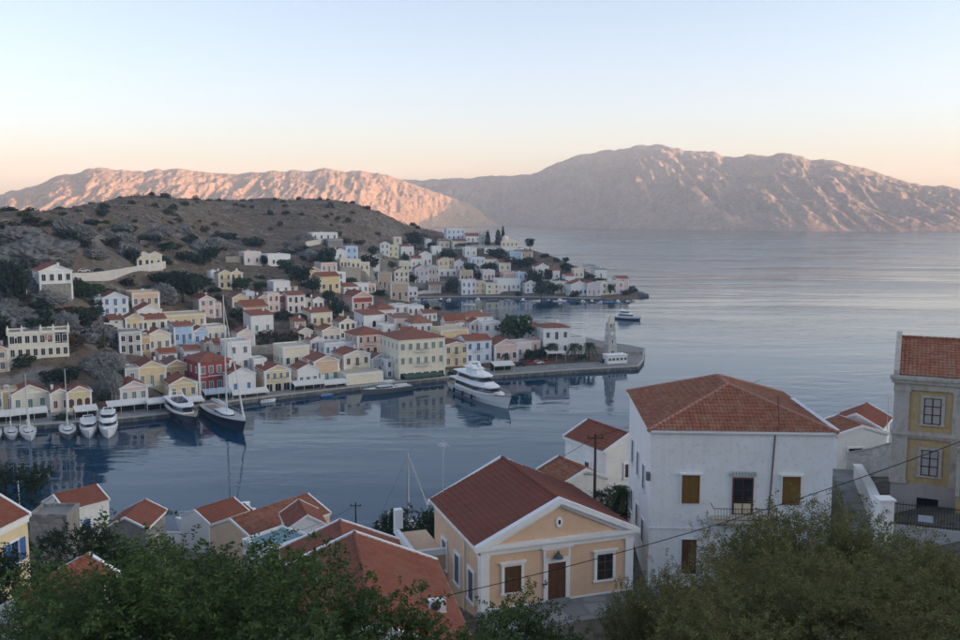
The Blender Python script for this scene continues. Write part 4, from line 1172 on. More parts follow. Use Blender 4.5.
for (px, py, w, h, k) in [(24,366,23,15,'d'),(200,263,26,10,'d'),(225,240,32,11,'d'),(255,246,24,10,'d'),(150,241,28,9,'d'),(70,240,30,13,'d'),(30,223,24,9,'d'),(10,233,30,15,'d'),
    (351,284,12,8,'g'),(373,254,12,10,'d'),(447,257,15,9,'d'),(453,244,14,6,'d'),(463,247,16,5,'d'),(405,259,7,8,'d'),(391,268,10,8,'o'),(380,296,12,9,'d'),
    (590,278,15,6,'g'),(601,282,18,6,'g'),(632,292,12,9,'o'),(640,291,9,9,'o'),(627,295,9,7,'g'),(63,421,21,12,'g'),(268,337,24,11,'r'),(290,341,26,14,'r'),(300,336,20,12,'o'),(311,331,14,10,'r'),
    (283,319,22,11,'d'),(303,323,13,11,'d'),(250,331,14,8,'d'),(238,318,24,12,'g'),(228,327,12,9,'r'),(107,331,14,10,'g'),(115,334,10,9,'g'),(150,291,28,9,'o'),(128,286,20,13,'d'),(95,293,25,12,'d'),
    (75,346,24,13,'r'),(105,401,14,17,'g'),(452,377,12,8,'g'),(428,377,6,6,'g'),(438,377,6,6,'g'),(545,257,10,5,'d'),(556,262,8,5,'d'),(560,286,16,9,'g'),(110,245,22,9,'d'),(50,225,18,8,'d'),(90,225,22,9,'d'),(120,236,26,9,'d'),
    (170,250,22,9,'g'),(190,244,20,10,'d'),(160,262,16,8,'g'),(205,285,14,10,'d'),(110,296,14,9,'g'),(178,318,10,8,'d'),(60,330,26,14,'o'),(75,312,20,10,'r'),(95,305,14,8,'o'),(40,310,22,14,'d'),(350,298,14,10,'d'),(346,312,10,9,'d'),
    (285,255,18,8,'d'),(300,252,20,8,'d'),(345,243,14,6,'d'),(360,244,14,6,'o'),(285,345,18,10,'o'),(262,347,12,8,'g'),(168,378,8,8,'g'),(345,330,8,8,'g'),(310,320,10,9,'g'),(575,297,16,7,'g'),(518,296,10,6,'g'),(456,283,12,6,'o'),(480,277,10,6,'d')]:
    plant(px, py, w, h, k, LBL[k], GRP[k])
# random scrub on the open slopes: single bushes where they show, a joined mass of tiny ones elsewhere
def free_spot(x, y):
    for (c, yaw, hw, dep, zb) in FLATTEN:
        if abs(x - c.x) < hw + 5 and -6 < (y - c.y) < dep + 6: return False
    return True
_n = 0
while _n < 95:                        # denser growth on the slopes between the houses
    px, py = random.uniform(0, 440), random.uniform(285, 400)
    if px > 150 and random.random() < .45: continue
    c = ground(px, py)
    j_, i_ = int((c.y - GY0)/GS), int((c.x - GX0)/GS)
    if abs(c.z - T(c.x, c.y)) > .6 or c.z < 4 or c.y > 520 or not free_spot(c.x, c.y) or SD[j_, i_] < 24: continue
    k = random.choice('ddgorrs'); s = random.uniform(1.4, 3.6)
    plant(0, 0, s * 1.5, s, k, LBL[k], GRP[k], base=c, wpx=False); _n += 1
_n = 0
while _n < 130:
    px, py = random.uniform(0, 440), random.uniform(198, 300)
    c = ground(px, py)
    if abs(c.z - T(c.x, c.y)) > .6 or c.z < 12 or not free_spot(c.x, c.y): continue
    if c.y > 930: continue
    far = c.y > 480
    k = random.choice('ssdo') if far else random.choice('ddogso')
    s = random.uniform(1.8, 4.2) * (1.15 if far else 1.0)
    plant(0, 0, s * 1.35, s, k, LBL[k], GRP[k], base=c, wpx=False); _n += 1
for (px, w, h) in [(165,11,6),(152,8,4),(120,7,4),(92,10,5),(208,6,3),(219,5,3),(243,6,3),(251,5,3),(275,6,4),(298,5,4),(320,6,4),(346,4,2),(368,6,4),(378,5,3),(413,7,5),(30,12,6),(60,14,6),(8,16,7)]:
    # bushes standing on the skyline of the hill
    best = None
    for py in range(180, 262):
        c = ground(px, py, 300, 860)
        if abs(c.y - 640) > 1e-6 and abs(c.z - T(c.x, c.y)) < .3: best = c; break
    if best is not None: plant(0, 0, w, h + 1, 'd', LBL['d'], GRP['d'], base=best - Vector((0, 0, .5)))
def scrub_mass():
    rng = np.random.default_rng(9); V, Fc = [], []
    n = 0
    while n < 9000:
        x, y = rng.uniform(-380, 160), rng.uniform(250, 900)
        j, i = int((y - GY0)/GS), int((x - GX0)/GS)
        if SD[j, i] < 22 or T(x, y) < 6: continue
        if abs((x/y)*F + 0) > 520: continue
        n += 1
        s = rng.uniform(.35, 1.1); z = T(x, y)
        if not free_spot(x, y): continue
        for q in range(5):
            b = len(V)
            o = rng.normal(size=3) * s * .5
            for _ in range(3): V.append((x + o[0] + rng.normal()*s*.45, y + o[1] + rng.normal()*s*.45, z + abs(o[2]) + abs(rng.normal())*s*.45 - .15))
            Fc.append((b, b+1, b+2))
    me = bpy.data.meshes.new('scrub'); me.from_pydata(V, [], Fc); me.materials.append(M_LEAF_S); me.update()
    tag(link('scrub', me), 'low dry scrub scattered over the open hillside', 'scrub', kind='stuff')
scrub_mass()
# ---- rock outcrops
def m_crag():
    t = NT('grey_crag'); v = t.vec()
    a = t.noise(1.2, 7, 0.7, t.vec((1.6, 1.6, .6))); b = t.noise(5, 6, 0.75, v)
    col = t.mix(t.ramp(a, [(0.3, 0.0), (0.7, 1.0)]), (0.085, 0.082, 0.08), (0.235, 0.228, 0.225))
    col = t.mix(t.math('MULTIPLY', t.ramp(b, [(0.55, 0.0), (0.7, 1.0)]), .7), col, (0.055, 0.055, 0.035))
    fine = t.noise(11, 7, .75, t.vec((1.5, 1.5, .5)))
    return t.done(col, .95, t.bump(t.math('ADD', t.math('ADD', a, b), fine), 1.0, .14), .1)
M_CRAG = m_crag()
def crag_mesh(seed):
    bm = bmesh.new(); bmesh.ops.create_icosphere(bm, subdivisions=5, radius=.5)
    rnd = random.Random(seed); off = Vector((seed*7.3, seed*1.7, 0))
    lob = [(Vector((rnd.uniform(-.3, .3), rnd.uniform(-.3, .3), rnd.uniform(-.1, .3))), rnd.uniform(.15, .38)) for _ in range(7)]
    for v in bm.verts:
        p = v.co.copy(); u = p.normalized()
        q = Vector((u.x*2.6, u.y*2.6, u.z*1.1)) + off
        bul = max(l[1]*max(0, u.dot(l[0].normalized()))**3 for l in lob)
        r = noise.ridged_multi_fractal(q*1.7, .6, 2.3, 6, 1, 2)*.085 + bul*.5
        cell = noise.voronoi(Vector((u.x*3.2, u.y*3.2, u.z*2.2)) + off)[0]
        k = .36 + r + .22*min(.6, cell[1] - cell[0])
        v.co = Vector((u.x*k, u.y*k, u.z*k*.95)) + noise.noise_vector(q*2.5)*.025
        v.co.z += .22
    me = bpy.data.meshes.new('crag'); bm.to_mesh(me); bm.free(); me.materials.append(M_CRAG)
    return me
CRAGS = [crag_mesh(k) for k in range(4)]
for i, (px, py, w, h, lab) in enumerate([(30,262,56,40,'broad grey limestone crag above the house on the stone podium'),(12,240,40,22,'grey crag on the shoulder of the hill beside dark bushes'),(72,236,30,20,'pale grey crag on the hill crest among bushes'),(93,256,20,14,'small grey crag above the hillside road'),
        (160,301,26,28,'grey fluted crag below the arcaded twin houses'),(111,398,20,46,'tall grey cliff rising from the quay beside the pink house'),(118,345,16,22,'upper grey crag above the tall quayside cliff'),(18,332,42,28,'grey crag behind the ruined mansion'),(90,333,18,20,'grey boulder crag beside the garden of the blue pedimented house'),
        (198,252,18,20,'grey crag beside bushes above the yellow twin houses'),(45,302,26,18,'grey crag under the house on the stone podium'),(290,268,16,10,'low grey crag below the white shaded house'),(312,258,24,14,'grey rocks below the long white villa'),(642,297,14,7,'dark rocks at the tip of the headland'),(232,250,18,9,'pale rocks beside the square house on the upper slope')]):
    c = ground(px, py); s = c.y / F
    o = link('rock_outcrop', CRAGS[i % 4], None, c - Vector((0, -w*s*.25, .12*h*s)), (0, 0, i*1.3), (w*s*1.1, w*s*.9, h*s*.85))
    tag(o, lab, 'rock')
_n = 0
while _n < 46:
    px, py = random.uniform(0, 130), random.uniform(226, 396)
    if _n > 36: px, py = random.uniform(130, 330), random.uniform(230, 262)
    c = ground(px, py)
    if abs(c.z - T(c.x, c.y)) > .6 or c.z < 5 or not free_spot(c.x, c.y): continue
    s = random.uniform(2.5, 7.5)
    o = link('boulder', CRAGS[_n % 4], None, c - Vector((0, 0, .2*s)), (0, 0, random.random()*6), (s*1.5, s*1.2, s))
    tag(o, 'grey limestone boulder among the scrub of the steep rocky slope' if _n <= 36 else 'grey boulder on the open brown slope above the houses', 'rock', 'boulders on the steep rocky slope' if _n <= 36 else 'boulders on the brown slope'); _n += 1
# ---- dry-stone terrace walls following the contours of the brown hill
M_DRYSTONE = m_stone('dry_stone', (.11, .10, .095), (.20, .185, .17), 1.6, (.07, .065, .055))
def contour_walls():
    rng = random.Random(4); n = 0
    while n < 22:
        px, py = rng.uniform(110, 430), rng.uniform(205, 258)
        c = ground(px, py)
        if abs(c.z - T(c.x, c.y)) > .5 or not free_spot(c.x, c.y) or c.z < 18: continue
        pts = [c]
        for s in (1, -1):
            p = c.copy(); path = []
            for k in range(rng.randint(3, 8)):
                gxx = (T(p.x + 2, p.y) - T(p.x - 2, p.y))/4; gyy = (T(p.x, p.y + 2) - T(p.x, p.y - 2))/4
                L = math.hypot(gxx, gyy) + 1e-6
                p = Vector((p.x + s*gyy/L*4.5, p.y - s*gxx/L*4.5, 0)); p.z = T(p.x, p.y)
                path.append(p.copy())
            pts = pts + path if s > 0 else list(reversed(path)) + pts
        mb = MB()
        for a, b in zip(pts[:-1], pts[1:]):
            u = (b - a); nn = Vector((-u.y, u.x, 0)).normalized()*.7
            h0 = .7 + rng.random()*.6
            mb.slab([a - c - Vector((0, 0, 1.6)), b - c - Vector((0, 0, 1.6)), b - c + Vector((0, 0, h0)), a - c + Vector((0, 0, h0 - .15))], nn)
        tag(mb.build('dry_stone_wall', M_DRYSTONE, None, loc=c), 'low dry-stone terrace wall following the slope of the brown hillside', 'wall', 'terrace walls on the brown hillside'); n += 1
contour_walls()
# ---- palms, cypresses
def palm_parts():
    rng = np.random.default_rng(3); mb = MB()
    pts = [(0, 0, -.3), (.05, 0, 1.5), (.02, .06, 3.2), (.1, .1, 4.6)]
    mb.tube(pts, [.24, .19, .18, .2], 8); tr = mb.mesh('trunk', [M_PALMTRUNK], True)
    fr = []
    for v in range(3):
        mb = MB(); L = 1.9 + .3 * v
        sag = [.75, .25, -.5][v]
        path = [Vector((L*t, 0, L*(sag*.6*t - .75*t*t*(1.2 - sag*.5)))) for t in np.linspace(0, 1, 8)]
        for k in range(7):
            a, b = path[k], path[k+1]
            w0, w1 = .42*math.sin(math.pi*(k+.6)/8.2), .42*math.sin(math.pi*(k+1.6)/8.2)
            for s in (-1, 1):
                for q in range(3):
                    t0, t1 = q/3, q/3 + .22
                    p0, p1 = a.lerp(b, t0), a.lerp(b, t1)
                    w = w0 + (w1 - w0)*t0
                    mb.face([p0, p1, p1 + Vector((.12, s*w, -.28*w - .05)), p0 + Vector((.1, s*w, -.28*w - .05))])
        fr.append(mb.mesh('frond', [M_LEAF_G]))
    return tr, fr
PTR, PFR = palm_parts()
def palm(px, py, hpx, label, base=None, scale=None):
    c = base if base is not None else at_z(px, py, 1.32)
    s = scale or hpx * c.y / F / 5.6
    root = empty('palm_tree', c, random.random()*6, label, 'palm tree'); root.scale = (s, s, s)
    link('trunk', PTR, root)
    for k in range(22):
        link('frond', PFR[k % 3], root, (.1, .1, 4.55), (0, 0, k*2.4 + random.random()*.3))
    return root
palm(552.5, 361.5, 22, 'palm with a bare trunk in front of the curved white awning')
palm(574.5, 361.5, 22, 'stout palm in front of the low white flat-roofed house')
palm(589, 360.5, 22, 'palm nearest to the clock tower')
palm(506, 367, 16, 'small palm in front of the pink house with white verandah')
palm(544, 361, 17, 'short palm beside the dark trees of the square')
CYP = leaf_cloud(RNG, 700, [((0, 0, .5), (.13, .13, .48)), ((.02, 0, .35), (.15, .15, .3)), ((0, .02, .75), (.08, .08, .22))], .035, M_LEAF_D, 'crown', fill=.2)
def cypress(px, py, w, h, label, D=None, group=None):
    c = ground(px, py) if D is None else at(px, py, D)
    s = c.y / F; root = empty('cypress_tree', c, random.random()*6, label, 'cypress', group)
    link('crown', CYP, root, (0, 0, .02), scale=(w*s*3.2, w*s*3.2, h*s)); link('trunk', TRUNKS[0], root, scale=(h*s*.5, h*s*.5, h*s*.5))
for (px, py, w, h, l) in [(487.6,248,5.5,17,'broad dark cypress beside the grey bell tower'),(498,248,6.5,18,'tall dark cypress beside the church dome'),(503,247,4,20,'slim cypress closest to the church wall'),(598,283,2,6,'little cypress beside the white house with dark flat roof')]:
    cypress(px, py, w, h, l)

# ================================================================== boats
def hull_mesh(L, B, fb, rise, mat_h, mat_d, draft=.5, stern=.82, rake=.06, stripe=None):
    mb = MB(); n = 14; S = []
    for i in range(n + 1):
        t = i / n
        b = B/2 * (stern + (1 - stern)*math.sin(min(1, t/.42)*math.pi/2)) if t < .42 else B/2 * max(0.02, 1 - ((t - .42)/.58)**2.3)
        zd = fb + rise * t*t
        x = -L/2 + L*t
        sh = rake * L * t**3
        S.append([(x - sh, 0.0, -draft), (x - sh*.8, b*.72, -.12), (x - sh*.4, b*.9, zd*.45), (x, b, zd)])
    m0 = [0, 1, 2]
    for i in range(n):
        for s in (1, -1):
            for k in range(3):
                q = [S[i][k], S[i+1][k], S[i+1][k+1], S[i][k+1]]
                q = [(a, s*b_, c) for a, b_, c in q]
                if s > 0: q.reverse()
                mb.face(q, 2 if (k == 1 and stripe) else 0)
        a, b = S[i][3], S[i+1][3]
        mb.face([(a[0], -a[1], a[2]-.12), (b[0], -b[1], b[2]-.12), (b[0], b[1], b[2]-.12), (a[0], a[1], a[2]-.12)], 1)
    mb.face([(p[0], p[1], p[2]) for p in S[0]] + [(p[0], -p[1], p[2]) for p in reversed(S[0])], 0)
    return mb.mesh('hull', [mat_h, mat_d] + ([stripe] if stripe else []), False)
def tier_poly(x0, x1, w0, w1, z, front=0.35):
    xm = x1 - (x1 - x0)*front
    return [(x0, -w0, z), (xm, -w0, z), (x1 - .3*(x1 - xm), -(w0 + w1)/2, z), (x1, -w1, z), (x1, w1, z), (x1 - .3*(x1 - xm), (w0 + w1)/2, z), (xm, w0, z), (x0, w0, z)]
def tier_mb(mb, x0, x1, w0, w1, z0, z1, rake, m=0, front=.35, tumble=.08):
    A = tier_poly(x0, x1, w0, w1, z0, front); B = tier_poly(x0 + rake*.15, x1 - rake, w0*(1 - tumble), w1*.85, z1, front)
    n = len(A); i = len(mb.v); mb.v += A + B
    for k in range(n):
        mb.f.append((i+k, i+(k+1) % n, i+n+(k+1) % n, i+n+k)); mb.m.append(m)
    mb.f.append(tuple(i+n+k for k in range(n))); mb.m.append(m)
    mb.f.append(tuple(i+k for k in reversed(range(n)))); mb.m.append(m)
def band_of(x0, x1, w0, w1, z0, z1, rake, f0, f1, front=.35, tumble=.08, e=.03):
    """window band wrapped round a tier, a few cm proud"""
    mb = MB(); zz0, zz1 = z0 + (z1 - z0)*f0, z0 + (z1 - z0)*f1
    def L(f): return (x0 + rake*.15*f, x1 - rake*f, w0*(1 - tumble*f), w1*(1 - .15*f))
    a, b = L(f0), L(f1)
    A = tier_poly(a[0] + .4, a[1] + e, a[2] + e, a[3] + e, zz0, front); B = tier_poly(b[0] + .4, b[1] + e, b[2] + e, b[3] + e, zz1, front)
    n = len(A); mb.v += A + B
    for k in range(n - 1): mb.f.append((k, k+1, n+k+1, n+k)); mb.m.append(0)
    return mb
def rail_mb(L, B, fb, rise, x0=.35, hgt=.8, stern=.82):
    mb = MB(); n = 14
    for s in (1, -1):
        pts = []
        for i in range(n + 1):
            t = x0 + (1 - x0)*i/n*.985
            b = B/2 * (stern + (1 - stern)*math.sin(min(1, t/.42)*math.pi/2)) if t < .42 else B/2 * max(0.02, 1 - ((t - .42)/.58)**2.3)
            pts.append(Vector((-L/2 + L*t, s*b*.96, fb + rise*t*t)))
        mb.tube([p + Vector((0, 0, hgt)) for p in pts], .03, 4)
        for p in pts[::2]: mb.tube([p, p + Vector((0, 0, hgt))], .025, 4)
    return mb
def boat_root(name, p0, p1, label, cat, group=None, z=0.0):
    """p0 stern, p1 bow (world points on the water)"""
    c = (p0 + p1)/2; d = p1 - p0
    return empty(name, (c.x, c.y, z), math.atan2(d.y, d.x), label, cat, group), math.hypot(d.x, d.y)
def motor_yacht(p0, p1, label, B=None, tiers=2, hullm=None, dark_top=False, open_back=True, stripe=None):
    root, L = boat_root('motor_yacht', p0, p1, label, 'motor yacht')
    B = B or L*.26; fb, rise = L*.075 + .35, L*.05
    link('hull', hull_mesh(L, B, fb, rise, hullm or M_GELCOAT, M_TEAK if L > 20 else M_GELCOAT, stripe=stripe), root)
    z = fb - .1; hh = min(2.4, L*.105); x0, x1 = -L*.36, L*.24; w = B*.43
    for k in range(tiers):
        mb = MB(); tier_mb(mb, x0, x1, w, w*.45, z, z + hh, hh*1.1); mb.build('deckhouse', M_GELCOAT, root)
        band_of(x0, x1, w, w*.45, z, z + hh, hh*1.1, .42, .84).build('window_band', M_TINT, root)
        mb = MB(); tier_mb(mb, x0 - L*.06, x1 - hh*.6, w*1.06, w*.5, z + hh, z + hh + .14, .2); mb.build('deck_roof', M_GELCOAT, root)
        z += hh + .14; x0 += L*.05; x1 -= L*.13 + hh*.3; w *= .86; hh *= .88
    mb = MB()
    for s in (-1, 1): mb.beam((x0 + L*.08, s*w*.8, z - .05), (x0, s*w*.7, z + L*.055), .22, .12)
    mb.beam((x0, -w*.75, z + L*.055), (x0, w*.75, z + L*.055), .35, .12); mb.tube([(x0, 0, z + L*.055), (x0, 0, z + L*.055 + 1.2)], .04, 5); mb.build('radar_arch', M_GELCOAT, root)
    rail_mb(L, B, fb, rise).build('railing', M_MAST, root)
    for s in (-1, 1):
        for q in range(2 if L < 20 else 3):
            f = MB(); f.lathe([(0, 0), (.14, .06), (.16, .4), (.1, .7), (0, .75)], (-L*.3 + q*L*.2, s*(B/2 + .12), .15), 7); f.build('fender', M_RUBBER, root)
    if dark_top:
        mb = MB(); tier_mb(mb, -L*.3, L*.02, B*.3, B*.2, z - .02, z + .1, .1); mb.build('sunroof', M_TINT, root)
    return root
def sailing_yacht(p0, p1, label, mast_h, hullm=None, furled=True, boom=True, group=None):
    root, L = boat_root('sailing_yacht', p0, p1, label, 'sailing boat', group)
    B = L*.27 if L < 16 else L*.2; fb, rise = L*.06 + .35, L*.03
    link('hull', hull_mesh(L, B, fb, rise, hullm or M_GELCOAT, M_PALEDECK if L > 18 else M_GELCOAT, stern=.66, rake=.09), root)
    z = fb - .08
    mb = MB(); tier_mb(mb, -L*.12, L*.2, B*.28, B*.1, z, z + .35 + L*.018, L*.05); mb.build('coachroof', M_GELCOAT, root)
    band_of(-L*.12, L*.2, B*.28, B*.1, z, z + .35 + L*.018, L*.05, .3, .75).build('window_band', M_TINT, root)
    mb = MB(); mb.box(-L*.4, -L*.16, -B*.2, B*.2, z + .04, z + .1); mb.build('cockpit', M_TEAK, root)
    mx = L*.06
    mb = MB(); mb.tube([(mx, 0, z), (mx, 0, mast_h)], [.05 + L*.006, .04 + L*.003], 7)
    for f in (.4, .7): mb.beam((mx, -B*.3, mast_h*f), (mx, B*.3, mast_h*f), .08, .05)
    mb.build('mast', M_MAST, root)
    if boom:
        mb = MB(); mb.tube([(mx, 0, z + 1.5 + L*.01), (mx - L*.4, 0, z + 1.7 + L*.01)], .06 + L*.004, 6); mb.build('boom', M_MAST, root)
        mb = MB(); mb.tube([(mx - .3, 0, z + 1.75 + L*.02), (mx - L*.2, 0, z + 1.9 + L*.025), (mx - L*.38, 0, z + 1.8 + L*.02)], [.12 + L*.009, .1 + L*.008, .06], 6); mb.build('sail_cover', M_AWN, root)
    if furled:
        mb = MB(); mb.tube([(L*.47, 0, fb + rise), (mx + .2, 0, mast_h*.93)], [.09 + L*.006, .05], 6); mb.build('furled_headsail', M_AWN, root)
    mb = MB()
    for a in [(-L*.49, 0, fb), (mx - L*.03, B*.45, fb), (mx - L*.03, -B*.45, fb)]:
        mb.tube([a, (mx, 0, mast_h*.97)], .018, 3)
    mb.build('rigging', M_IRON, root)
    rail_mb(L, B, fb, rise, .02, .7, .66).build('railing', M_MAST, root)
    return root
M_PALEDECK = m_plain('pale_grey_deck', (.42, .41, .40), .8, .2)
W0 = lambda px, py: at_z(px, py, 0)
# the three-deck yacht
def big_yacht():
    p0, p1 = W0(457, 388), W0(511, 410)
    root, L = boat_root('superyacht', p0, p1, 'large white three-deck motor yacht moored stern-to at the quay', 'motor yacht')
    B, fb, rise = 8.0, 2.3, 1.1
    link('hull', hull_mesh(L, B, fb, rise, M_GELCOAT, M_TEAK, 1.0, .85, .07), root)
    mb = MB()
    for s in (-1, 1): mb.slab([(-L*.3, s*(B*.47 + .02), 1.0), (L*.1, s*(B*.475 + .02), 1.05), (L*.1, s*(B*.49 + .02), 1.4), (-L*.3, s*(B*.485 + .02), 1.35)], (0, s*.06, 0))
    mb.build('hull_windows', M_TINT, root)
    z = fb - .1
    spec = [(-L*.33, L*.27, 3.7, 1.5, 2.3, 3.0), (-L*.29, L*.14, 3.3, 1.5, 2.2, 2.6), (-L*.2, -L*.02, 2.0, 1.2, 1.3, 1.4)]
    for k, (x0, x1, w, wf, hh, rk) in enumerate(spec):
        mb = MB(); tier_mb(mb, x0, x1, w, wf, z, z + hh, rk); mb.build('deckhouse', M_GELCOAT, root)
        if k < 2: band_of(x0, x1, w, wf, z, z + hh, rk, .38, .82).build('window_band', M_TINT, root)
        mb = MB(); tier_mb(mb, x0 - L*(.09 - .02*k), x1 - rk*.55, w*1.07, wf*1.1, z + hh, z + hh + .22, .4); mb.build('deck_roof', M_GELCOAT, root)
        z += hh + .22
    mb = MB()
    for s in (-1, 1):
        mb.beam((-L*.1, s*1.6, z - 2), (-L*.16, s*1.4, z + 1.4), 1.0, .25)
    mb.beam((-L*.16, -1.5, z + 1.4), (-L*.16, 1.5, z + 1.4), 1.0, .25); mb.tube([(-L*.16, 0, z + 1.4), (-L*.16, 0, z + 4)], .07, 5)
    mb.build('radar_mast', M_GELCOAT, root)
    for s in (-1, 1):
        d = MB(); d.lathe([(0, -.5), (.45, -.2), (.5, .1), (.3, .45), (0, .55)], (-L*.14, s*1.1, z + .3), 10); d.build('satellite_dome', M_GELCOAT, root, True)
    mb = MB(); mb.beam((-L*.22, 0, z - .2), (-L*.05, 0, z - .2), 4.2, .1); mb.build('sun_awning', M_AWN, root)
    rail_mb(L, B, fb, rise, .62, 1.0, .85).build('railing', M_MAST, root)
    mb = MB(); tier_mb(mb, L*.28, L*.36, 1.1, .5, fb + .9, fb + 1.5, .5); mb.build('foredeck_tender', M_GELCOAT, root)
    for q in range(3):
        f = MB(); f.lathe([(0, 0), (.35, .15), (.38, 1.1), (.2, 1.5), (0, 1.55)], (-L*.3 + q*L*.17, -(B/2 + .3), .3), 8); f.build('fender', M_RUBBER, root)
big_yacht()
motor_yacht(W0(172, 411), W0(196, 432), 'sleek white motor yacht with dark glass roof moored opposite the yellow shop', B=6.2, tiers=1, dark_top=True, hullm=M_NAVY)
sailing_yacht(W0(206, 411), W0(246, 434), 'long navy-hulled sailing yacht with a very tall mast beside the motor yacht', 33.5, M_NAVY)
motor_yacht(W0(109, 425.5), W0(108, 439), 'tall white motor yacht moored bow-out by the yellow gabled house', B=4.6, tiers=2)
motor_yacht(W0(88.5, 427), W0(89, 439), 'smaller white motor yacht next to the tall white one', B=4.2, tiers=1)
sailing_yacht(W0(67, 428), W0(69, 441), 'grey-decked sailing boat with a bare mast beside the white motor yachts', 16.5, M_GREYHULL, furled=False)
sailing_yacht(W0(26, 430), W0(31, 442), 'white sailing boat with an open swim platform beside a cream house awning', 15.5, None)
sailing_yacht(W0(10, 431), W0(13, 441), 'small white sailing boat next to the one with the swim platform', 12.5, None, furled=False)
sailing_yacht(W0(-8, 432), W0(-4, 444), 'white sailing boat moored furthest along the quay, half out of view', 13, None)
def patrol():
    p0, p1 = W0(411, 389.3), W0(360, 395.8)
    root, L = boat_root('patrol_boat', p0, p1, 'low dark-hulled open yacht with white deck lying along the quay', 'motor yacht')
    B, fb, rise = 4.2, 1.5, .5
    link('hull', hull_mesh(L, B, fb, rise, M_GREYHULL, M_GELCOAT, .5), root)
    mb = MB(); tier_mb(mb, -L*.12, L*.22, 1.4, .6, fb - .1, fb + .75, 1.2); mb.build('deckhouse', M_GELCOAT, root)
    band_of(-L*.12, L*.22, 1.4, .6, fb - .1, fb + .75, 1.2, .3, .8).build('window_band', M_TINT, root)
    mb = MB()
    for s in (-1, 1): mb.beam((-L*.1, s*1.2, fb + .6), (-L*.05, s*1.1, fb + 2.0), .15)
    mb.beam((-L*.14, 0, fb + 2.0), (L*.06, 0, fb + 2.0), 2.5, .12); mb.build('hardtop', M_GELCOAT, root)
    mb = MB(); mb.box(-L*.42, -L*.2, -1.3, 1.3, fb - .1, fb + .45); mb.build('sun_pad', M_AWN, root)
    rail_mb(L, B, fb, rise, .4, .7).build('railing', M_MAST, root)
patrol()
motor_yacht(W0(616, 318.5), W0(641, 320.5), 'white motor yacht under way off the pier head', B=4.4, tiers=2, stripe=M_NAVY)
def small_boat(px, py, Lm, ang, label, group=None, hullm=None, cabin=False, col2=None):
    c = W0(px, py); d = Vector((math.cos(ang), math.sin(ang), 0))*Lm/2
    root, L = boat_root('small_boat', c - d, c + d, label, 'boat', group)
    B = L*.36
    link('hull', hull_mesh(L, B, .55, .35, hullm or M_GELCOAT, M_GELCOAT, .3), root)
    mb = MB()
    for x in (-L*.25, 0, L*.18): mb.box(x - .14, x + .14, -B*.4, B*.4, .5, .58)
    mb.build('thwart', M_TEAK, root)
    if cabin:
        mb = MB(); tier_mb(mb, -L*.15, L*.15, B*.3, B*.2, .45, 1.7, .4); mb.build('wheelhouse', M_GELCOAT, root)
    else:
        mb = MB(); mb.box(-L*.52, -L*.45, -.2, .2, .3, 1.0); mb.build('outboard_motor', M_IRON, root)
    return root
small_boat(469, 305.5, 7.5, .1, 'small white motorboat alone on the inner bay', cabin=False)
small_boat(457, 389.5, 5.2, -.5, 'grey inflatable tender at the stern of the large yacht', hullm=M_GREYHULL)
small_boat(268, 402, 4.6, .5, 'small white rowing boat tied to the quay opposite the yellow arched house')
small_boat(327, 396.5, 4.2, .5, 'small blue rowing boat tied to the quay below the peach house', hullm=M_BLUEW)
_g = 'small boats moored along the far waterfront'
for i, (px, py) in enumerate([(416,300.6),(424,301.0),(433,300.4),(441,300.6),(449,300.6),(462,300.2),(478,300.4),(493,300.6),(508,300.4),(523,301),(536,301.2),(548,301),(560,301.4),(571,301.8),(583,302),(592,302.4),(601,302.8),(609,302.8),(618,302.6),(628,302.2)]):
    lb_ = 'small %s %s moored along the far waterfront of the inner bay' % (['white', 'blue', 'white', 'grey'][i % 4], 'boat with a wheelhouse' if i % 3 == 0 else 'open boat')
    small_boat(px, py, 5.5 + (i*37 % 5)*.7, [.05, 1.3, .2, -1.2, 1.5][i % 5], lb_, 'far waterfront: ' + lb_, [M_GELCOAT, M_BLUEW, M_GELCOAT, M_GREYHULL][i % 4], cabin=(i % 3 == 0))
# ---- cars
def car(c, yaw, paint, label, group=None):
    root = empty('parked_car', c, yaw, label, 'car', group)
    mb = MB(); prof = [(-2.0, .35), (-2.05, .8), (-1.5, .9), (-1.05, 1.42), (.35, 1.45), (1.0, .95), (1.95, .8), (2.05, .35)]
    mb.slab([(x, -.82, z) for x, z in prof], (0, 1.64, 0)); mb.build('body', paint, root)
    mb = MB()
    for s in (-1, 1): mb.slab([(-1.15, s*.83, .95), (.75, s*.83, .97), (.3, s*.83, 1.36), (-.95, s*.83, 1.34)], (0, s*.02, 0))
    mb.slab([(.42, -.7, 1.40), (.97, -.7, 1.0), (.97, .7, 1.0), (.42, .7, 1.40)], (.03, 0, .03)); mb.build('window_glass', M_TINT, root)
    for x in (-1.3, 1.3):
        for s in (-1, 1):
            w = MB(); w.tube([(x, s*.72, .33), (x, s*.88, .33)], .33, 10); w.build('wheel', M_RUBBER, root)
PAINTS = [m_plain('white_paint', (.7, .7, .7), .3, .5), m_plain('dark_paint', (.04, .045, .05), .3, .5), m_plain('red_paint', (.30, .05, .04), .3, .5), m_plain('silver_paint', (.4, .41, .42), .3, .5, .3)]
def on_ground(px, py, up=.0):
    c = ground(px, py); return Vector((c.x, c.y, T(c.x, c.y) + up))
car(on_ground(84, 273.5, .4), R(25), PAINTS[0], 'white car parked on the hillside road beside a dark car')
car(on_ground(99, 273, .4), R(20), PAINTS[1], 'dark car parked on the hillside road beside a white car')
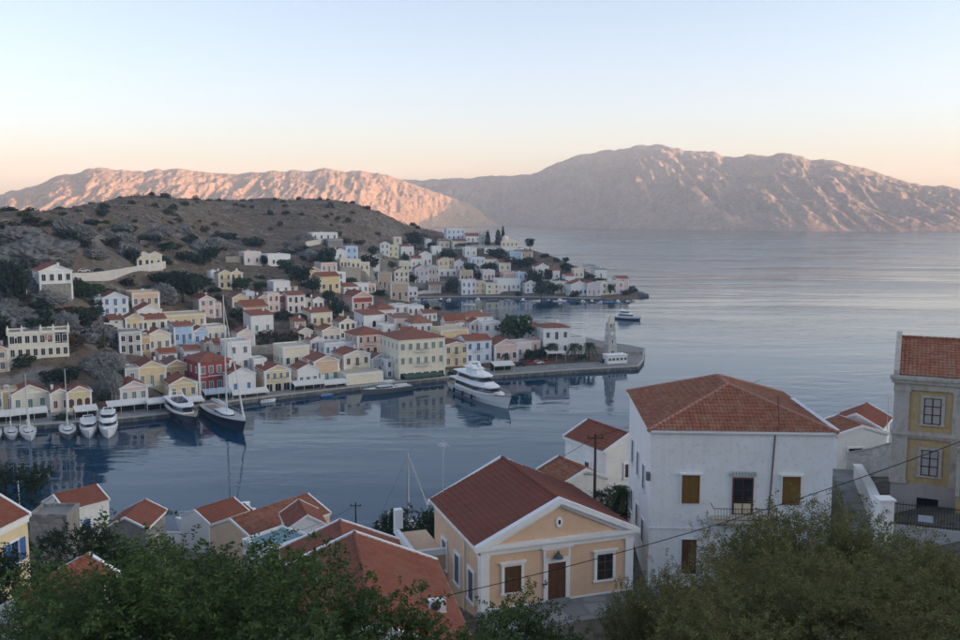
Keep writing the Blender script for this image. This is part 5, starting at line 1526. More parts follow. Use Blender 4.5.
for px, py, k, l in [(520, 366, 1, 'dark car parked on the square beside the slanted awning'), (531, 364.5, 2, 'red car parked on the square near the dark trees'), (538, 364, 0, 'white car parked on the square between two red cars'), (545, 363.5, 2, 'red car parked on the square beside the cafe tables'), (605, 362.5, 1, 'dark car parked at the foot of the clock tower')]:
    car(at_z(px, py, 1.32), R(20), PAINTS[k], l)
def cafe_table(px, py):
    root = empty('cafe_table', at_z(px, py, 1.32), random.random()*3, 'round cafe table with dark chairs under the curved awning', 'cafe table', 'cafe tables on the square')
    mb = MB(); mb.lathe([(0, .72), (.45, .72), (.45, .76), (0, .76)], (0, 0, 0), 10); mb.lathe([(.05, 0), (.05, .72)], (0, 0, 0), 6); mb.lathe([(.25, 0), (.25, .04), (0, .05)], (0, 0, 0), 8); mb.build('table', M_AWN, root)
    for k in range(4):
        a = k*math.pi/2; c = MB()
        c.box(.55, .95, -.2, .2, .42, .47); c.box(.91, .96, -.2, .2, .47, .9)
        for x in (.58, .92):
            for y in (-.17, .17): c.box(x - .02, x + .02, y - .02, y + .02, 0, .42)
        c.build('chair', [M_BROWNW, M_IRON][k % 2], root, rot=(0, 0, a))
for k in range(9): cafe_table(550 + k*2.6, 360.2 - (k % 2)*1.1)
for k in range(8): cafe_table(407 + k*4.4, 379.5 - k*.45 + (k % 2)*.8)
# ---- poles on the hillside
def pole(base, h, label, wood=True, arm=True, r=.12):
    root = empty('utility_pole', base, 0, label, 'pole')
    mb = MB(); mb.tube([(0, 0, -1), (0, 0, h)], [r*1.2, r*.8], 7); mb.build('post', M_BARK if wood else M_MAST, root)
    if arm:
        mb = MB(); mb.beam((-.7, 0, h - .35), (.7, 0, h - .35), .1, .1)
        for x in (-.6, 0, .6): mb.lathe([(.05, 0), (.07, .08), (.03, .2)], (x, 0, h - .3), 6)
        mb.build('crossarm', M_BARK, root)
    return root
pole(ground(27, 297), 9.5, 'pale lamp pole standing in the dark tree beside the podium house', False, False, .14)
# ================================================================== NEAR HILLSIDE (viewpoint side)
NC = np.array([(0,-40,58),(0,0,51.5),(60,0,53),(-60,0,50),(0,20,41),(-20,20,40.5),(20,20,42),(50,20,45),(-50,20,40),(0,40,34),(5,52,30),(5,58,29.6),(18,58,30.3),(18,70,30.2),(30,60,35.6),(45,60,37),(45,75,36),(26,48,36),(-10,46,31),(-9,58,27.8),(-7,70,25.5),(-8,85,22.5),
   (-31,64,28),(-42,90,20.5),(-33,112,11),(-43,118,10.5),(-55,128,8.5),(-27,120,9.0),(-20,105,13),(12,85,29),(8,80,29.5),(36,90,29),(50,95,30),(10,112,15),(30,122,14),(60,125,12),(-20,146,1.2),(-60,148,1.2),(-110,148,2),(20,146,1.5),(70,146,1.5),(-40,135,4),(0,132,5),(120,150,6),(120,80,33),(120,20,46),(-120,100,18),(-120,40,36),(-80,60,30),(-70,100,17),(140,-40,58),(-120,-40,56)], float)
NTPS = tps_fit(NC, 1.0)
NX0, NY0, NS, NNX, NNY = -130.0, -45.0, 2.0, 138, 118
ngx, ngy = np.meshgrid(NX0 + NS*np.arange(NNX), NY0 + NS*np.arange(NNY))
NZ = NTPS(ngx, ngy)
NZ = np.where(ngy > 150, np.minimum(NZ, 1.0 - (ngy - 150)*.6), np.maximum(NZ, 1.0))
def NT_(x, y):
    i = (x - NX0)/NS; j = (y - NY0)/NS
    i0 = int(min(max(i, 0), NNX-2)); j0 = int(min(max(j, 0), NNY-2)); u, v = i-i0, j-j0
    return NZ[j0,i0]*(1-u)*(1-v) + NZ[j0,i0+1]*u*(1-v) + NZ[j0+1,i0]*(1-u)*v + NZ[j0+1,i0+1]*u*v
NFLAT = []
# ---- tile courses laid as real corrugated geometry
def tile_plane(mb, A, B, C, D, pitch=.26, course=.38, amp=.045, step=.035, m=0, inside=None):
    """A-B eave (left to right), D-C ridge; quads outside the trapezoid are skipped"""
    A, B, C, D = map(Vector, (A, B, C, D))
    e = (B - A); W = e.length; e.normalize()
    up = (D - A) - e*((D - A).dot(e)); Hh = up.length; up.normalize(); nrm = e.cross(up).normalized()
    if nrm.z < 0: nrm = -nrm
    dl = (D - A).dot(e); dr = (C - A).dot(e)
    nc = max(1, int(W/pitch)); nr = max(1, int(Hh/course))
    seg = 4; base = len(mb.v)
    rows = []
    for r in range(nr):
        for f in (0.0, .97):
            v = (r + f)/nr
            rows.append((v, step*(1 - f) + .01))
    ncol = nc*seg + 1
    for (v, off) in rows:
        xl = dl*v; xr = W + (dr - W)*v
        for k in range(ncol):
            u = k/(ncol - 1)*W
            uc = min(max(u, xl), xr)
            hgt = amp*abs(math.sin(math.pi*(k % (seg*1))/seg)) if True else 0
            jit = .011*math.sin(k*12.9 + v*78.2)
            mb.v.append(tuple(A + e*uc + up*(v*Hh) + nrm*(hgt + off + jit)))
    for i in range(len(rows) - 1):
        for k in range(ncol - 1):
            a = base + i*ncol + k
            p, q, r_, s_ = mb.v[a], mb.v[a+1], mb.v[a+ncol+1], mb.v[a+ncol]
            if abs(p[0]-q[0]) + abs(p[1]-q[1]) + abs(r_[0]-s_[0]) + abs(r_[1]-s_[1]) < 1e-4: continue
            mb.f.append((a, a+1, a+ncol+1, a+ncol)); mb.m.append(m)
def m_neartile(name, c1, c2, c3):
    t = NT(name); v = t.vec()
    a = t.noise(.55, 5, .65, v); b = t.noise(3.0, 4, .7, v)
    vo = t.n('TexVoronoi'); vo.inputs['Scale'].default_value = 3.2; t.l(v, vo.inputs['Vector'])
    col = t.mix(t.ramp(a, [(.3, 0.0), (.7, 1.0)]), c1, c2)
    col = t.mix(t.math('MULTIPLY', t.ramp(vo.outputs['Color'], [(.4, 0.0), (.85, 1.0)]), .75), col, c3)
    col = t.mix(t.math('MULTIPLY', t.ramp(b, [(.58, 0.0), (.72, 1.0)]), .45), col, (.12, .095, .075))
    return t.done(col, .8, t.bump(b, .2, .02), .2)
MT_RED = m_neartile('near_tiles_red', (.225, .070, .046), (.29, .095, .058), (.24, .115, .08))
MT_PLAIN = m_neartile('near_tiles_deep_red', (.20, .062, .042), (.25, .080, .052), (.21, .085, .06))
MT_OLD = m_neartile('near_tiles_old_orange', (.31, .115, .065), (.25, .085, .05), (.33, .19, .12))
def ridge_caps(mb, a, b, r=.13, L=.4):
    a, b = Vector(a), Vector(b); n = max(1, int((b - a).length/L))
    for k in range(n):
        p, q = a.lerp(b, k/n), a.lerp(b, (k + 1.12)/n)
        mb.tube([p, q], [r*1.12, r*.95], 7)
def house_root(name, c, yaw, label, cat='house', hw=4, dep=8, z=None):
    NFLAT.append((Vector(c), yaw, hw, dep))
    return empty(name, c, yaw, label, cat)
def roof_tiles(root, planes, mat, caps=(), capmat=None):
    mb = MB()
    for p in planes: tile_plane(mb, *p)
    o = mb.build('roof_tiles', mat, root); o['kind'] = 'stuff'
    if caps:
        mb = MB()
        for a, b in caps: ridge_caps(mb, a, b)
        o = mb.build('ridge_tiles', capmat or mat, root, True); o['kind'] = 'stuff'
def deck_of(root, planes, mat, th=.1):
    mb = MB()
    for p in planes:
        pts = []
        for q in p:
            if not pts or (Vector(q) - Vector(pts[-1])).length > 1e-3: pts.append(q)
        mb.slab([(x, y, z - .02) for x, y, z in pts], (0, 0, -th))
    mb.build('roof_deck', mat, root)

def near_window(root, x, z, w, h, face='front', wall=0.0, frame=M_TRIM, leaf=M_BROWNW, kind='shutter', sill=True, fw=.16, name='window', lintel=False):
    """window > frame, two leaves / panes, sill"""
    rot = {'front': 0, 'left': -math.pi/2, 'right': math.pi/2}[face]
    loc = {'front': (x, wall, z), 'left': (wall, x, z), 'right': (wall, x, z)}[face]
    mb = MB(); d = .11
    mb.box(-w/2 - fw, -w/2, -d, .03, 0, h); mb.box(w/2, w/2 + fw, -d, .03, 0, h); mb.box(-w/2 - fw, w/2 + fw, -d, .03, h, h + fw)
    if lintel: mb.box(-w/2 - fw - .12, w/2 + fw + .12, -d - .12, .03, h + fw, h + fw + .1)
    win = mb.build(name, frame, root, loc=loc, rot=(0, 0, rot))
    if sill:
        mb = MB(); mb.box(-w/2 - fw - .08, w/2 + fw + .08, -d - .07, .03, -.1, 0); mb.build('sill', frame, win)
    if kind == 'shutter':
        for s in (-1, 1):
            mb = MB(); x0, x1 = (0.008, w/2 - .01) if s > 0 else (-w/2 + .01, -.008)
            mb.box(x0, x1, -.05, -.02, .01, h - .01)
            for a, b in ((x0, x0 + .07), (x1 - .07, x1)): mb.box(a, b, -.075, -.05, .01, h - .01)
            for zz in (.01, h*.5 - .04, h - .09): mb.box(x0 + .07, x1 - .07, -.07, -.05, zz, zz + .08)
            n = int(h/.12)
            for k in range(n): 
                zz = .12 + (h - .24)*k/n; mb.box(x0 + .07, x1 - .07, -.062, -.05, zz, zz + .05)
            mb.build('shutter', leaf, win)
    elif kind == 'glazed':
        mb = MB(); mb.box(-w/2, w/2, -.03, -.015, 0, h); mb.build('pane', M_GLASS, win)
        mb = MB()
        for xx in (-w/2 + .03, 0, w/2 - .03): mb.box(xx - .035, xx + .035, -.07, -.03, 0, h)
        for zz in (.03, h*.36, h*.68, h - .03): mb.box(-w/2 + .065, -.035, -.065, -.03, zz - .03, zz + .03); mb.box(.035, w/2 - .065, -.065, -.03, zz - .03, zz + .03)
        mb.build('glazing_bars', leaf, win)
    elif kind == 'door':
        for s in (-1, 1):
            mb = MB(); x0, x1 = (0.006, w/2) if s > 0 else (-w/2, -.006)
            mb.box(x0, x1, -.05, -.02, 0, h)
            for zz, hh in ((.15, h*.3), (h*.42, h*.25), (h*.72, h*.22)): mb.box(x0 + .1, x1 - .1, -.075, -.05, zz, zz + hh)
            mb.build('door_leaf', leaf, win)
    else:
        mb = MB(); mb.box(-w/2, w/2, -.04, -.01, 0, h); mb.build('pane', leaf, win)
    return win

# ---- the peach neoclassical house
def peach_house():
    yaw = math.atan2(3.5, 10.2)
    c = Vector((5.1, 58.25, 29.8))
    root = house_root('neoclassical_house', c, yaw, 'peach neoclassical house with white pediment, cornices and deep red tiled roof', 'house', 5.4, 10.6)
    PE = plaster((0.68, 0.46, 0.31), .3); w, d, h, r = 10.6, 10.6, 4.2, 2.45
    mb = MB(); mb.box(-w/2, w/2, 0, d, -6, h); mb.slab([(-w/2, 0, h), (w/2, 0, h), (0, 0, h + r - .1)], (0, d, 0)); mb.build('wall', PE, root)
    # white entablature and pilasters
    mb = MB()
    mb.box(-w/2 - .05, w/2 + .05, -.09, 0.01, h - .62, h - .22); mb.box(-w/2 - .32, w/2 + .32, -.34, 0.01, h - .22, h + .02)
    mb.box(-w/2 - .2, w/2 + .2, -.2, 0.01, h - .34, h - .22)
    mb.build('entablature', M_TRIM, root)
    for s in (-1, 1):
        mb = MB(); xa, xb = sorted((s*(w/2 - .5), s*(w/2 + .07))); mb.box(xa, xb, -.1, .5, -.6, h - .62); mb.box(xa - .05, xb + .05, -.14, .5, h - .8, h - .62); mb.box(xa - .05, xb + .05, -.14, .5, -.6, -.2)
        mb.build('pilaster', M_TRIM, root)
        mb = MB(); k = r/(w/2)
        mb.slab([(s*(w/2 + .42), -.36, h - .42*k + .24), (0, -.36, h + r + .24), (0, -.36, h + r - .14), (s*(w/2 + .42), -.36, h - .42*k - .12)], (0, .5, 0))
        mb.slab([(s*(w/2 - .4), -.16, h + .05), (0, -.16, h + r - .14), (0, -.16, h + r - .36), (s*(w/2 - 1.0), -.16, h + .05)], (0, .17, 0))
        mb.build('raking_cornice', M_TRIM, root)
        mb = MB(); xa, xb = sorted((s*(w/2), s*(w/2 + .3))); mb.box(xa, xb, .02, d, h - .34, h - .02); mb.box(min(s*w/2, s*(w/2 + .06)), max(s*w/2, s*(w/2 + .06)), .5, d, h - .7, h - .34)
        mb.build('side_cornice', M_TRIM, root)
        mb = MB(); mb.slab([(s*(w/2 + .42), d, h - .2), (0, d, h + r + .2), (0, d, h + r - .2), (s*(w/2 + .42), d, h - .55)], (0, .35, 0)); mb.build('rear_verge', M_TRIM, root)
    k = r/(w/2); ov = .38
    L = [(-w/2 - ov, d, h - ov*k + .1), (-w/2 - ov, .1, h - ov*k + .1), (0, .1, h + r + .1), (0, d, h + r + .1)]
    Rr = [(w/2 + ov, .1, h - ov*k + .1), (w/2 + ov, d, h - ov*k + .1), (0, d, h + r + .1), (0, .1, h + r + .1)]
    deck_of(root, [L, Rr], M_TRIM)
    roof_tiles(root, [L, Rr], MT_PLAIN, [((0, .2, h + r + .14), (0, d, h + r + .14))])
    # medallion
    mb = MB(); n = 14
    mb.slab([(.24*math.cos(-2*math.pi*q/n), -.07, h + r*.42 + .34*math.sin(-2*math.pi*q/n)) for q in range(n)], (0, .07, 0)); mb.build('medallion', M_TRIM, root)
    mb = MB(); mb.box(-.07, .07, -.1, -.07, h + r*.42 - .14, h + r*.42 + .14); mb.build('medallion_opening', M_DARK, root)
    # front: door with panelled surround, two windows
    dr = near_window(root, -.15, 0, 1.25, 2.55, 'front', 0, M_TRIM, M_BROWNW, 'door', False, .3, 'door')
    mb = MB(); mb.box(-.95, .95, -.13, .02, 2.85, 3.55); mb.box(-1.1, 1.1, -.22, .02, 3.55, 3.68); mb.build('overdoor', M_TRIM, dr)
    mb = MB(); mb.box(-.78, .78, -.16, -.13, 2.95, 3.45); mb.build('overdoor_panel', PE, dr)
    mb = MB(); mb.lathe([(0, 0), (.34, -.05), (.26, .1), (.1, .2), (.05, .42), (0, .45)], (0, -.3, 2.98), 10); mb.build('door_lamp', m_plain('lamp_verdigris', (.07, .10, .10), .6), dr)
    near_window(root, -3.2, .95, 1.15, 1.75, 'front', 0, M_TRIM, M_BROWNW, 'shutter', True, .2, 'window', True)
    near_window(root, 3.3, .95, 1.15, 1.75, 'front', 0, M_TRIM, M_BROWNW, 'glazed', True, .2, 'window', True)
    for q, yy in enumerate((1.9, 4.9, 7.9)):
        near_window(root, yy, -.1, 1.0, 2.0, 'left', -w/2, M_TRIM, M_GREYW, 'shutter', True, .2, 'window')
    mb = MB(); mb.box(-w/2 - .06, w/2 + .06, -.05, .0, -.6, .05); mb.build('plinth', M_TRIM, root)
    mb = MB(); mb.tube([(-w/2 - .08, 3.3, h - .4), (-w/2 - .08, 3.3, -5)], .05, 6); mb.build('drainpipe', M_TRIM, root)
    mb = MB(); mb.tube([(-w/2 + .6, d - .3, h), (-w/2 + .6, d - .3, h + 4.4)], .02, 4)
    for q in range(5): mb.beam((-w/2 + .2 + .0, d - .3 - .4 + q*.2, h + 4.0), (-w/2 + 1.0, d - .3 - .4 + q*.2, h + 4.0), .015)
    mb.beam((-w/2 + .6, d - .9, h + 4.0), (-w/2 + .6, d + .4, h + 4.0), .02); mb.build('aerial', M_MAST, root)
    # paved terrace in front
    mb = MB(); mb.box(-w/2 - .4, w/2 + 3.0, -4.2, 0, -3.5, -.05)
    mb.box(-.9, .7, -.6, -.0, -.05, .12); mb.build('front_terrace', M_PAVE, root)
    # rear-left annexe with white parapet
    mb = MB(); mb.box(-w/2 - 2.4, -w/2 - .002, d - 3.0, d + 2.4, -7, 1.0); mb.build('annexe', PE, root)
    mb = MB(); mb.box(-w/2 - 2.5, -w/2 - .02, d - 3.1, d - 2.8, 1.0, 1.45); mb.box(-w/2 - 2.5, -w/2 - 2.2, d - 2.8, d + 2.5, 1.0, 1.45); mb.box(-w/2 - 2.5, -w/2 - 1.9, d + 1.9, d + 2.5, 1.45, 2.9); mb.build('annexe_parapet', M_TRIM, root)
peach_house()

# ---- the tall white house with hipped roof
def white_house():
    yaw = R(-3); c = Vector((17.4, 60.6, 30.4)); w, d, h, r = 12.0, 13.2, 10.0, 2.3
    root = house_root('white_house', c, yaw, 'tall white two-storey house with hipped tiled roof and closed mustard shutters', 'house', 6, 13)
    WP = plaster((0.79, 0.785, 0.77), .42)
    mb = MB(); mb.box(-w/2, w/2, 0, d, -6, h); mb.build('wall', WP, root)
    ov = .22; a, b = w/2 + ov, ov; e = (d - w)/2 + 1.2
    c1, c2, c3, c4 = (-a, -b, h + .05), (a, -b, h + .05), (a, d + b, h + .05), (-a, d + b, h + .05)
    A, B = (0, d/2 - e, h + r), (0, d/2 + e, h + r)
    PL = [(c1, c2, A, A), (c2, c3, B, A), (c3, c4, B, B), (c4, c1, A, B)]
    deck_of(root, PL, M_TRIM, .12)
    roof_tiles(root, PL, MT_OLD, [(c1, A), (c2, A), (c3, B), (c4, B), (A, B)], plaster((.40, .20, .15), .4))
    mb = MB(); mb.box(-w/2 - .12, w/2 + .12, -.14, .01, h - .18, h - .02); mb.build('eaves_cornice', M_TRIM, root)
    mb = MB(); mb.box(-w/2 - .14, -w/2 + .005, .01, d, h - .18, h - .02); mb.build('side_cornice', M_TRIM, root)
    mb = MB(); mb.slab([(w/2 - .05, -.1, h + .02), (w/2 + .3, -.1, h + .02), (w/2 + .3, -.1, h + .22), (w/2 - .05, -.1, h + .22)], (0, d*.8, 0)); mb.build('roof_kerb', M_TRIM, root)
    mb = MB(); mb.box(-w/2 - .04, w/2 + .04, -.06, .01, 3.25, 3.36); mb.build('string_course', WP, root)
    MUST = m_plain('mustard_shutters', (.20, .105, .028), .65, .25, 0, .15, 5)
    for x in (-w*.275, w*.277):
        near_window(root, x, 5.05, 1.2, 1.95, 'front', 0, WP, MUST, 'shutter', False, .05, 'window', True)
    dr = near_window(root, .15, 4.35, 1.25, 2.45, 'front', 0, M_BROWNW, m_plain('maroon_joinery', (.085, .022, .018), .6), 'glazed', False, .06, 'balcony_door')
    mb = MB(); mb.box(-.6, .6, -.062, -.032, .04, .75); mb.build('lower_panel', plaster((.60, .52, .34), .1), dr)
    mb = MB(); mb.box(-.85, .85, -.16, .02, 2.62, 2.74)
    for q in range(9): mb.lathe([(.10, 0), (.08, .1), (.03, .22)], (-.8 + q*.2, -.08, 2.74), 6)
    mb.build('carved_crown', plaster((.42, .44, .43), .5), dr)
    bal = MB(); bal.box(-1.9, 2.2, -1.15, -.001, 4.05, 4.25)
    for x in (-1.5, 1.8): bal.slab([(x, -.9, 4.05), (x, 0, 4.05), (x, 0, 3.5)], (.18, 0, 0))
    bo = bal.build('balcony', plaster((.52, .46, .36), .5), root)
    mb = MB()
    for q in range(22):
        x = -1.85 + q*.19; mb.tube([(x, -1.1, 4.25), (x, -1.18, 4.55), (x, -1.08, 5.05)], .014, 4)
    mb.tube([(-1.95, -.02, 5.1), (-1.95, -1.1, 5.06), (-1.88, -1.1, 5.06), (2.2, -1.1, 5.06), (2.25, -.02, 5.1)], .025, 5); mb.tube([(-1.9, -1.1, 4.3), (2.2, -1.1, 4.3)], .02, 5)
    mb.build('balcony_railing', M_IRON, bo)
    near_window(root, -w*.275, .15, 1.0, 2.4, 'front', 0, WP, M_BROWNW, 'door', False, .05, 'door')
    for yy in (3, 6.5, 10):
        near_window(root, yy, 5.05, 1.0, 1.8, 'left', -w/2, WP, M_GREYW, 'shutter', True, .06)
        near_window(root, yy, 1.2, 1.0, 1.7, 'left', -w/2, WP, M_BROWNW, 'shutter', True, .06)
    mb = MB(); mb.tube([(1.9, -.06, 4.3), (2.15, -.06, h - .1), (2.35, -.12, h + .3), (2.4, .6, h + 2.3)], .045, 6); mb.build('rusty_pipe', plaster((.16, .07, .05), .3), root)
    mb = MB(); mb.box(-w/2 - .25, -w/2, -.18, .3, 6.6, 7.1); mb.build('junction_box', M_GREYW, root)
white_house()

# ---- the ochre mansion
def ochre_house():
    yaw = R(-25); c = at(890.5, 497, 61.5); w, d = 16.0, 10.0; h = 8.4
    root = house_root('ochre_mansion', c, yaw, 'weathered ochre two-storey mansion with grey pilasters and an arched entrance', 'house', 16, 10)
    def weathered(name, c1, c2, c3):
        t = NT(name); v = t.vec()
        a = t.noise(.9, 7, .7, v, dist=.8); b = t.noise(3.2, 7, .75, t.vec((1, 1, .4)))
        col = t.mix(t.ramp(a, [(.40, 0.0), (.58, 1.0)]), c1, c2)
        col = t.mix(t.ramp(b, [(.50, 0.0), (.68, .85)]), col, c3)
        return t.done(col, .95, t.bump(b, .35, .04), .1)
    OC = weathered('weathered_ochre', (.54, .36, .15), (.50, .40, .25), (.33, .28, .22)); GY = weathered('weathered_grey', (.46, .42, .37), (.55, .50, .43), (.26, .23, .19))
    CURT = m_plain('curtained_pane', (.42, .41, .39), .3, .5, 0, .1)
    mb = MB(); mb.box(0, w, 0, d, -5, h); mb.build('wall', OC, root)
    mb = MB(); mb.box(-.05, w, -.06, .0, -3.0, 1.1); mb.build('plinth', plaster((.40, .35, .33), .7), root)
    for x0, x1 in ((-.1, .85), (3.45, 4.3)):
        mb = MB(); mb.box(x0, x1, -.16, .1, 1.1, 4.25); mb.box(x0, x1, -.16, .1, 4.7, h - .9); mb.box(x0 - .06, x1 + .06, -.22, .1, h - 1.05, h - .9); mb.box(x0 - .06, x1 + .06, -.22, .1, 1.1, 1.35)
        mb.build('pilaster', GY, root)
    mb = MB(); mb.box(-.14, w, -.2, .01, 4.25, 4.45); mb.box(-.24, w, -.32, .01, 4.45, 4.7); mb.build('string_course', GY, root)
    mb = MB(); mb.box(-.14, w, -.2, .01, h - .9, h - .45); mb.box(-.3, w, -.42, .01, h - .45, h - .2); mb.box(-.4, w, -.55, .01, h - .2, h); mb.build('cornice', GY, root)
    for zz, hh in ((5.25, 1.75), (1.75, 1.75)):
        wn_ = near_window(root, 2.25, zz, 1.05, hh, 'front', 0, GY, m_plain('maroon_frames', (.10, .03, .025), .6), 'glazed', True, .2, 'window', False)
        for ch in wn_.children:
            if ch.name.startswith('pane'): ch.data.materials[0] = CURT
    mb = MB(); mb.box(3.9, w, -1.5, 0, -3, 4.2); mb.build('porch', OC, root)
    mb = MB(); mb.box(3.8, 4.05, -1.62, -1.5, 1.0, 3.9); mb.box(3.75, w, -1.75, -1.5, 3.9, 4.25); mb.build('porch_trim', GY, root)
    link('arched_entrance', arch_mesh(1.7, 2.9, M_DARK, GY), root, (5.1, -1.5, .5))
    link('arched_entrance', arch_mesh(2.0, 3.3, M_DARK, GY), root, (8.6, -1.5, .5))
    near_window(root, 5.9, 5.25, 1.05, 1.75, 'front', 0, GY, m_plain('maroon_frames', (.10, .03, .025), .6), 'glazed', True, .2)
    near_window(root, 9.4, 5.25, 1.05, 1.75, 'front', 0, GY, m_plain('maroon_frames', (.10, .03, .025), .6), 'glazed', True, .2)
    mb = MB(); mb.box(1.6, 2.9, -.08, -.0, -.6, .2); mb.build('cellar_vent', M_DARK, root)
    r = 1.9
    PL = [((.1, -.3, h + .06), (w, -.3, h + .06), (w, d/2, h + r), (.1, d/2, h + r)), ((w, d + .2, h + .06), (.1, d + .2, h + .06), (.1, d/2, h + r), (w, d/2, h + r))]
    deck_of(root, PL, GY)
    roof_tiles(root, PL, MT_OLD, [((.1, d/2, h + r + .05), (w, d/2, h + r + .05))])
    mb = MB(); mb.slab([(0, 0, h - .02), (0, d, h - .02), (0, d/2, h + r - .05)], (w, 0, 0)); mb.build('gable', OC, root)
    mb = MB(); mb.slab([(-.2, -.35, h + .0), (-.2, d/2, h + r + .1), (-.2, d/2, h + r + .45), (-.2, -.35, h + .4)], (.35, 0, 0)); mb.slab([(-.2, d/2, h + r + .1), (-.2, d + .2, h), (-.2, d + .2, h + .4), (-.2, d/2, h + r + .45)], (.35, 0, 0)); mb.build('gable_parapet', GY, root)
    return root
ochre_house()

# ---- generic smaller near house
def near_house(corner, yaw, w, d, h, r, label, wallm, tiles=MT_RED, verge=M_TRIM, front=(), left=(), right=(), low=6, roof='gable', name='village_house', caps=True):
    """corner: front-left eave corner (world); facade runs along local +x, depth along +y"""
    base = Vector((corner[0], corner[1], corner[2] - h))
    root = empty(name, base, yaw, label, 'house')
    cc = base + Matrix.Rotation(yaw, 3, 'Z') @ Vector((w/2, 0, 0)); NFLAT.append((cc, yaw, w/2, d))
    mb = MB(); mb.box(0, w, 0, d, -low, h)
    if roof == 'gable': mb.slab([(0, 0, h), (w, 0, h), (w/2, 0, h + r - .05)], (0, d, 0))
    mb.build('wall', wallm, root)
    if roof == 'gable':
        k = r/(w/2); ov = .22
        PL = [((-ov, d, h - ov*k + .1), (-ov, .05, h - ov*k + .1), (w/2, .05, h + r + .1), (w/2, d, h + r + .1)), ((w + ov, .05, h - ov*k + .1), (w + ov, d, h - ov*k + .1), (w/2, d, h + r + .1), (w/2, .05, h + r + .1))]
        deck_of(root, PL, verge, .08); roof_tiles(root, PL, tiles, [((w/2, .1, h + r + .14), (w/2, d, h + r + .14))] if caps else ())
        for yy in (-.12, d - .1):
            mb = MB()
            for s in (-1, 1):
                xo = w/2 + s*(w/2 + ov + .05); mb.slab([(xo, yy, h - (ov + .05)*k + .26), (w/2, yy, h + r + .26), (w/2, yy, h + r - .02), (xo, yy, h - (ov + .05)*k - .02)], (0, .22, 0))
            mb.build('verge', verge, root)
        for xo in (-ov - .08, w + ov - .08):
            mb = MB(); mb.box(xo, xo + .16, .12, d - .12, h - ov*k - .12, h - ov*k + .06); mb.build('eaves', verge, root)
    elif roof == 'flat':
        mb = MB(); mb.box(-.1, w + .1, -.1, .15, h, h + .35); mb.box(-.1, .15, .15, d, h, h + .35); mb.box(w - .15, w + .1, .15, d, h, h + .35); mb.box(.15, w - .15, d - .25, d, h, h + .35); mb.build('parapet', verge, root)
        mb = MB(); mb.box(.15, w - .15, .15, d - .25, h, h + .05); mb.build('roof', tiles, root)
    for (x, z, ww, hh, lm, kd) in front: near_window(root, x, z, ww, hh, 'front', 0, M_TRIM, lm, kd)
    for (x, z, ww, hh, lm, kd) in left: near_window(root, x, z, ww, hh, 'left', 0, M_TRIM, lm, kd)
    for (x, z, ww, hh, lm, kd) in right: near_window(root, x, z, ww, hh, 'right', w, M_TRIM, lm, kd)
    return root
PW = plaster((.77, .765, .75), .3); PY = plaster((.70, .58, .37), .25); PP = plaster((.68, .49, .33), .3)
def rotc(corner, yaw, dx, dy): return Vector(corner) + Matrix.Rotation(yaw, 3, 'Z') @ Vector((dx, dy, 0))
# two long red roofs below the peach house: far gable corners come from the photograph, the houses run towards the viewer
y12 = R(12)
b_far = at(274, 574, 49.6); near_house(rotc(b_far, y12, 0, -12), y12, 8.9, 12, 4.6, 1.9, 'house under a broad red tiled roof with pale ridge, beside the air conditioner', PW, MT_RED, right=[(9.5, 1.2, .9, 1.3, M_GREYW, 'shutter')])
a_far = at(284, 549, 59.5); near_house(rotc(a_far, y12, 0, -8.0), y12, 7.4, 8.0, 4.6, 1.55, 'house under a red tiled roof with white verges, next below the broad red roof', PW, MT_RED)
# houses nearer the water
yC = R(-37); near_house(at(209.5, 526.4, 115), yC, 8.3, 13.0, 4.5, 1.7, 'peach house with old orange roof and white eaves above the near waterfront', PP, MT_OLD, right=[(3, .8, 1.0, 1.6, M_BROWNW, 'shutter'), (8, .8, 1.0, 1.6, M_BROWNW, 'shutter')])
near_house(at(104, 529, 115), R(0), 5.3, 7.6, 4.8, 1.35, 'small grey stone house with red gabled roof and a blind pediment', m_stone('grey_rubble', (.20, .19, .185), (.30, .285, .27), 2.2), MT_RED, right=[(3.5, 1.4, .8, 1.1, M_BROWNW, 'shutter')])
near_house(at(43, 502.5, 128), R(-38), 6.0, 6.5, 4.5, 1.5, 'white house with red gabled roof and chimney close to the near shore', PW, MT_RED, right=[(3, 1.0, 1.0, 1.5, M_BLUEW, 'shutter')])
near_house(at(29, 518, 92), R(4), 3.7, 3.6, 5.0, .2, 'grey flat-roofed stone house behind the yellow house with blue shutters', M_STONE, M_ROOFG, M_STONE, roof='flat')
_yh = near_house(rotc(at(27, 514, 65), R(-10), -8.0, -9.0), R(-10), 8.0, 9.0, 5.6, 2.1, 'yellow house with open blue shutters and white cornice', PY, MT_RED, right=[(7.4, 2.5, .75, 1.6, M_BLUEW, 'glazed')], low=5)
for q_ in (6.62, 8.18):
    mb = MB(); mb.box(-.02, .05, -.37, .37, 0, 1.6); mb.build('open_shutter', M_BLUEW, _yh, loc=(8.06, q_, 2.5))
mb = MB(); mb.box(-.03, .14, -9, 0, 5.05, 5.35); mb.build('cornice', M_TRIM, _yh, loc=(8.0, 9.0, 0))
near_house(at(181, 516, 128), R(-35), 6.0, 7, 4, 1.3, 'low house with dull red roof beside the moored excursion boat', PW, MT_RED)
near_house(at(204, 520, 131), R(-30), 4.5, 6, 4, 1.0, 'smaller red-roofed outhouse beside the old orange roof', PP, MT_RED)
near_house(at(289, 530, 106), R(20), 4.4, 6.5, 4.5, 1.35, 'narrow house with red gabled roof behind the terrace with blue paving', PW, MT_RED)
near_house(at(243, 542, 98), R(-37), 4.6, 5.5, 3.5, .2, 'white terrace building with blue-green paved roof', PW, m_plain('blue_green_paving', (.16, .27, .30), .7), PW, roof='flat')
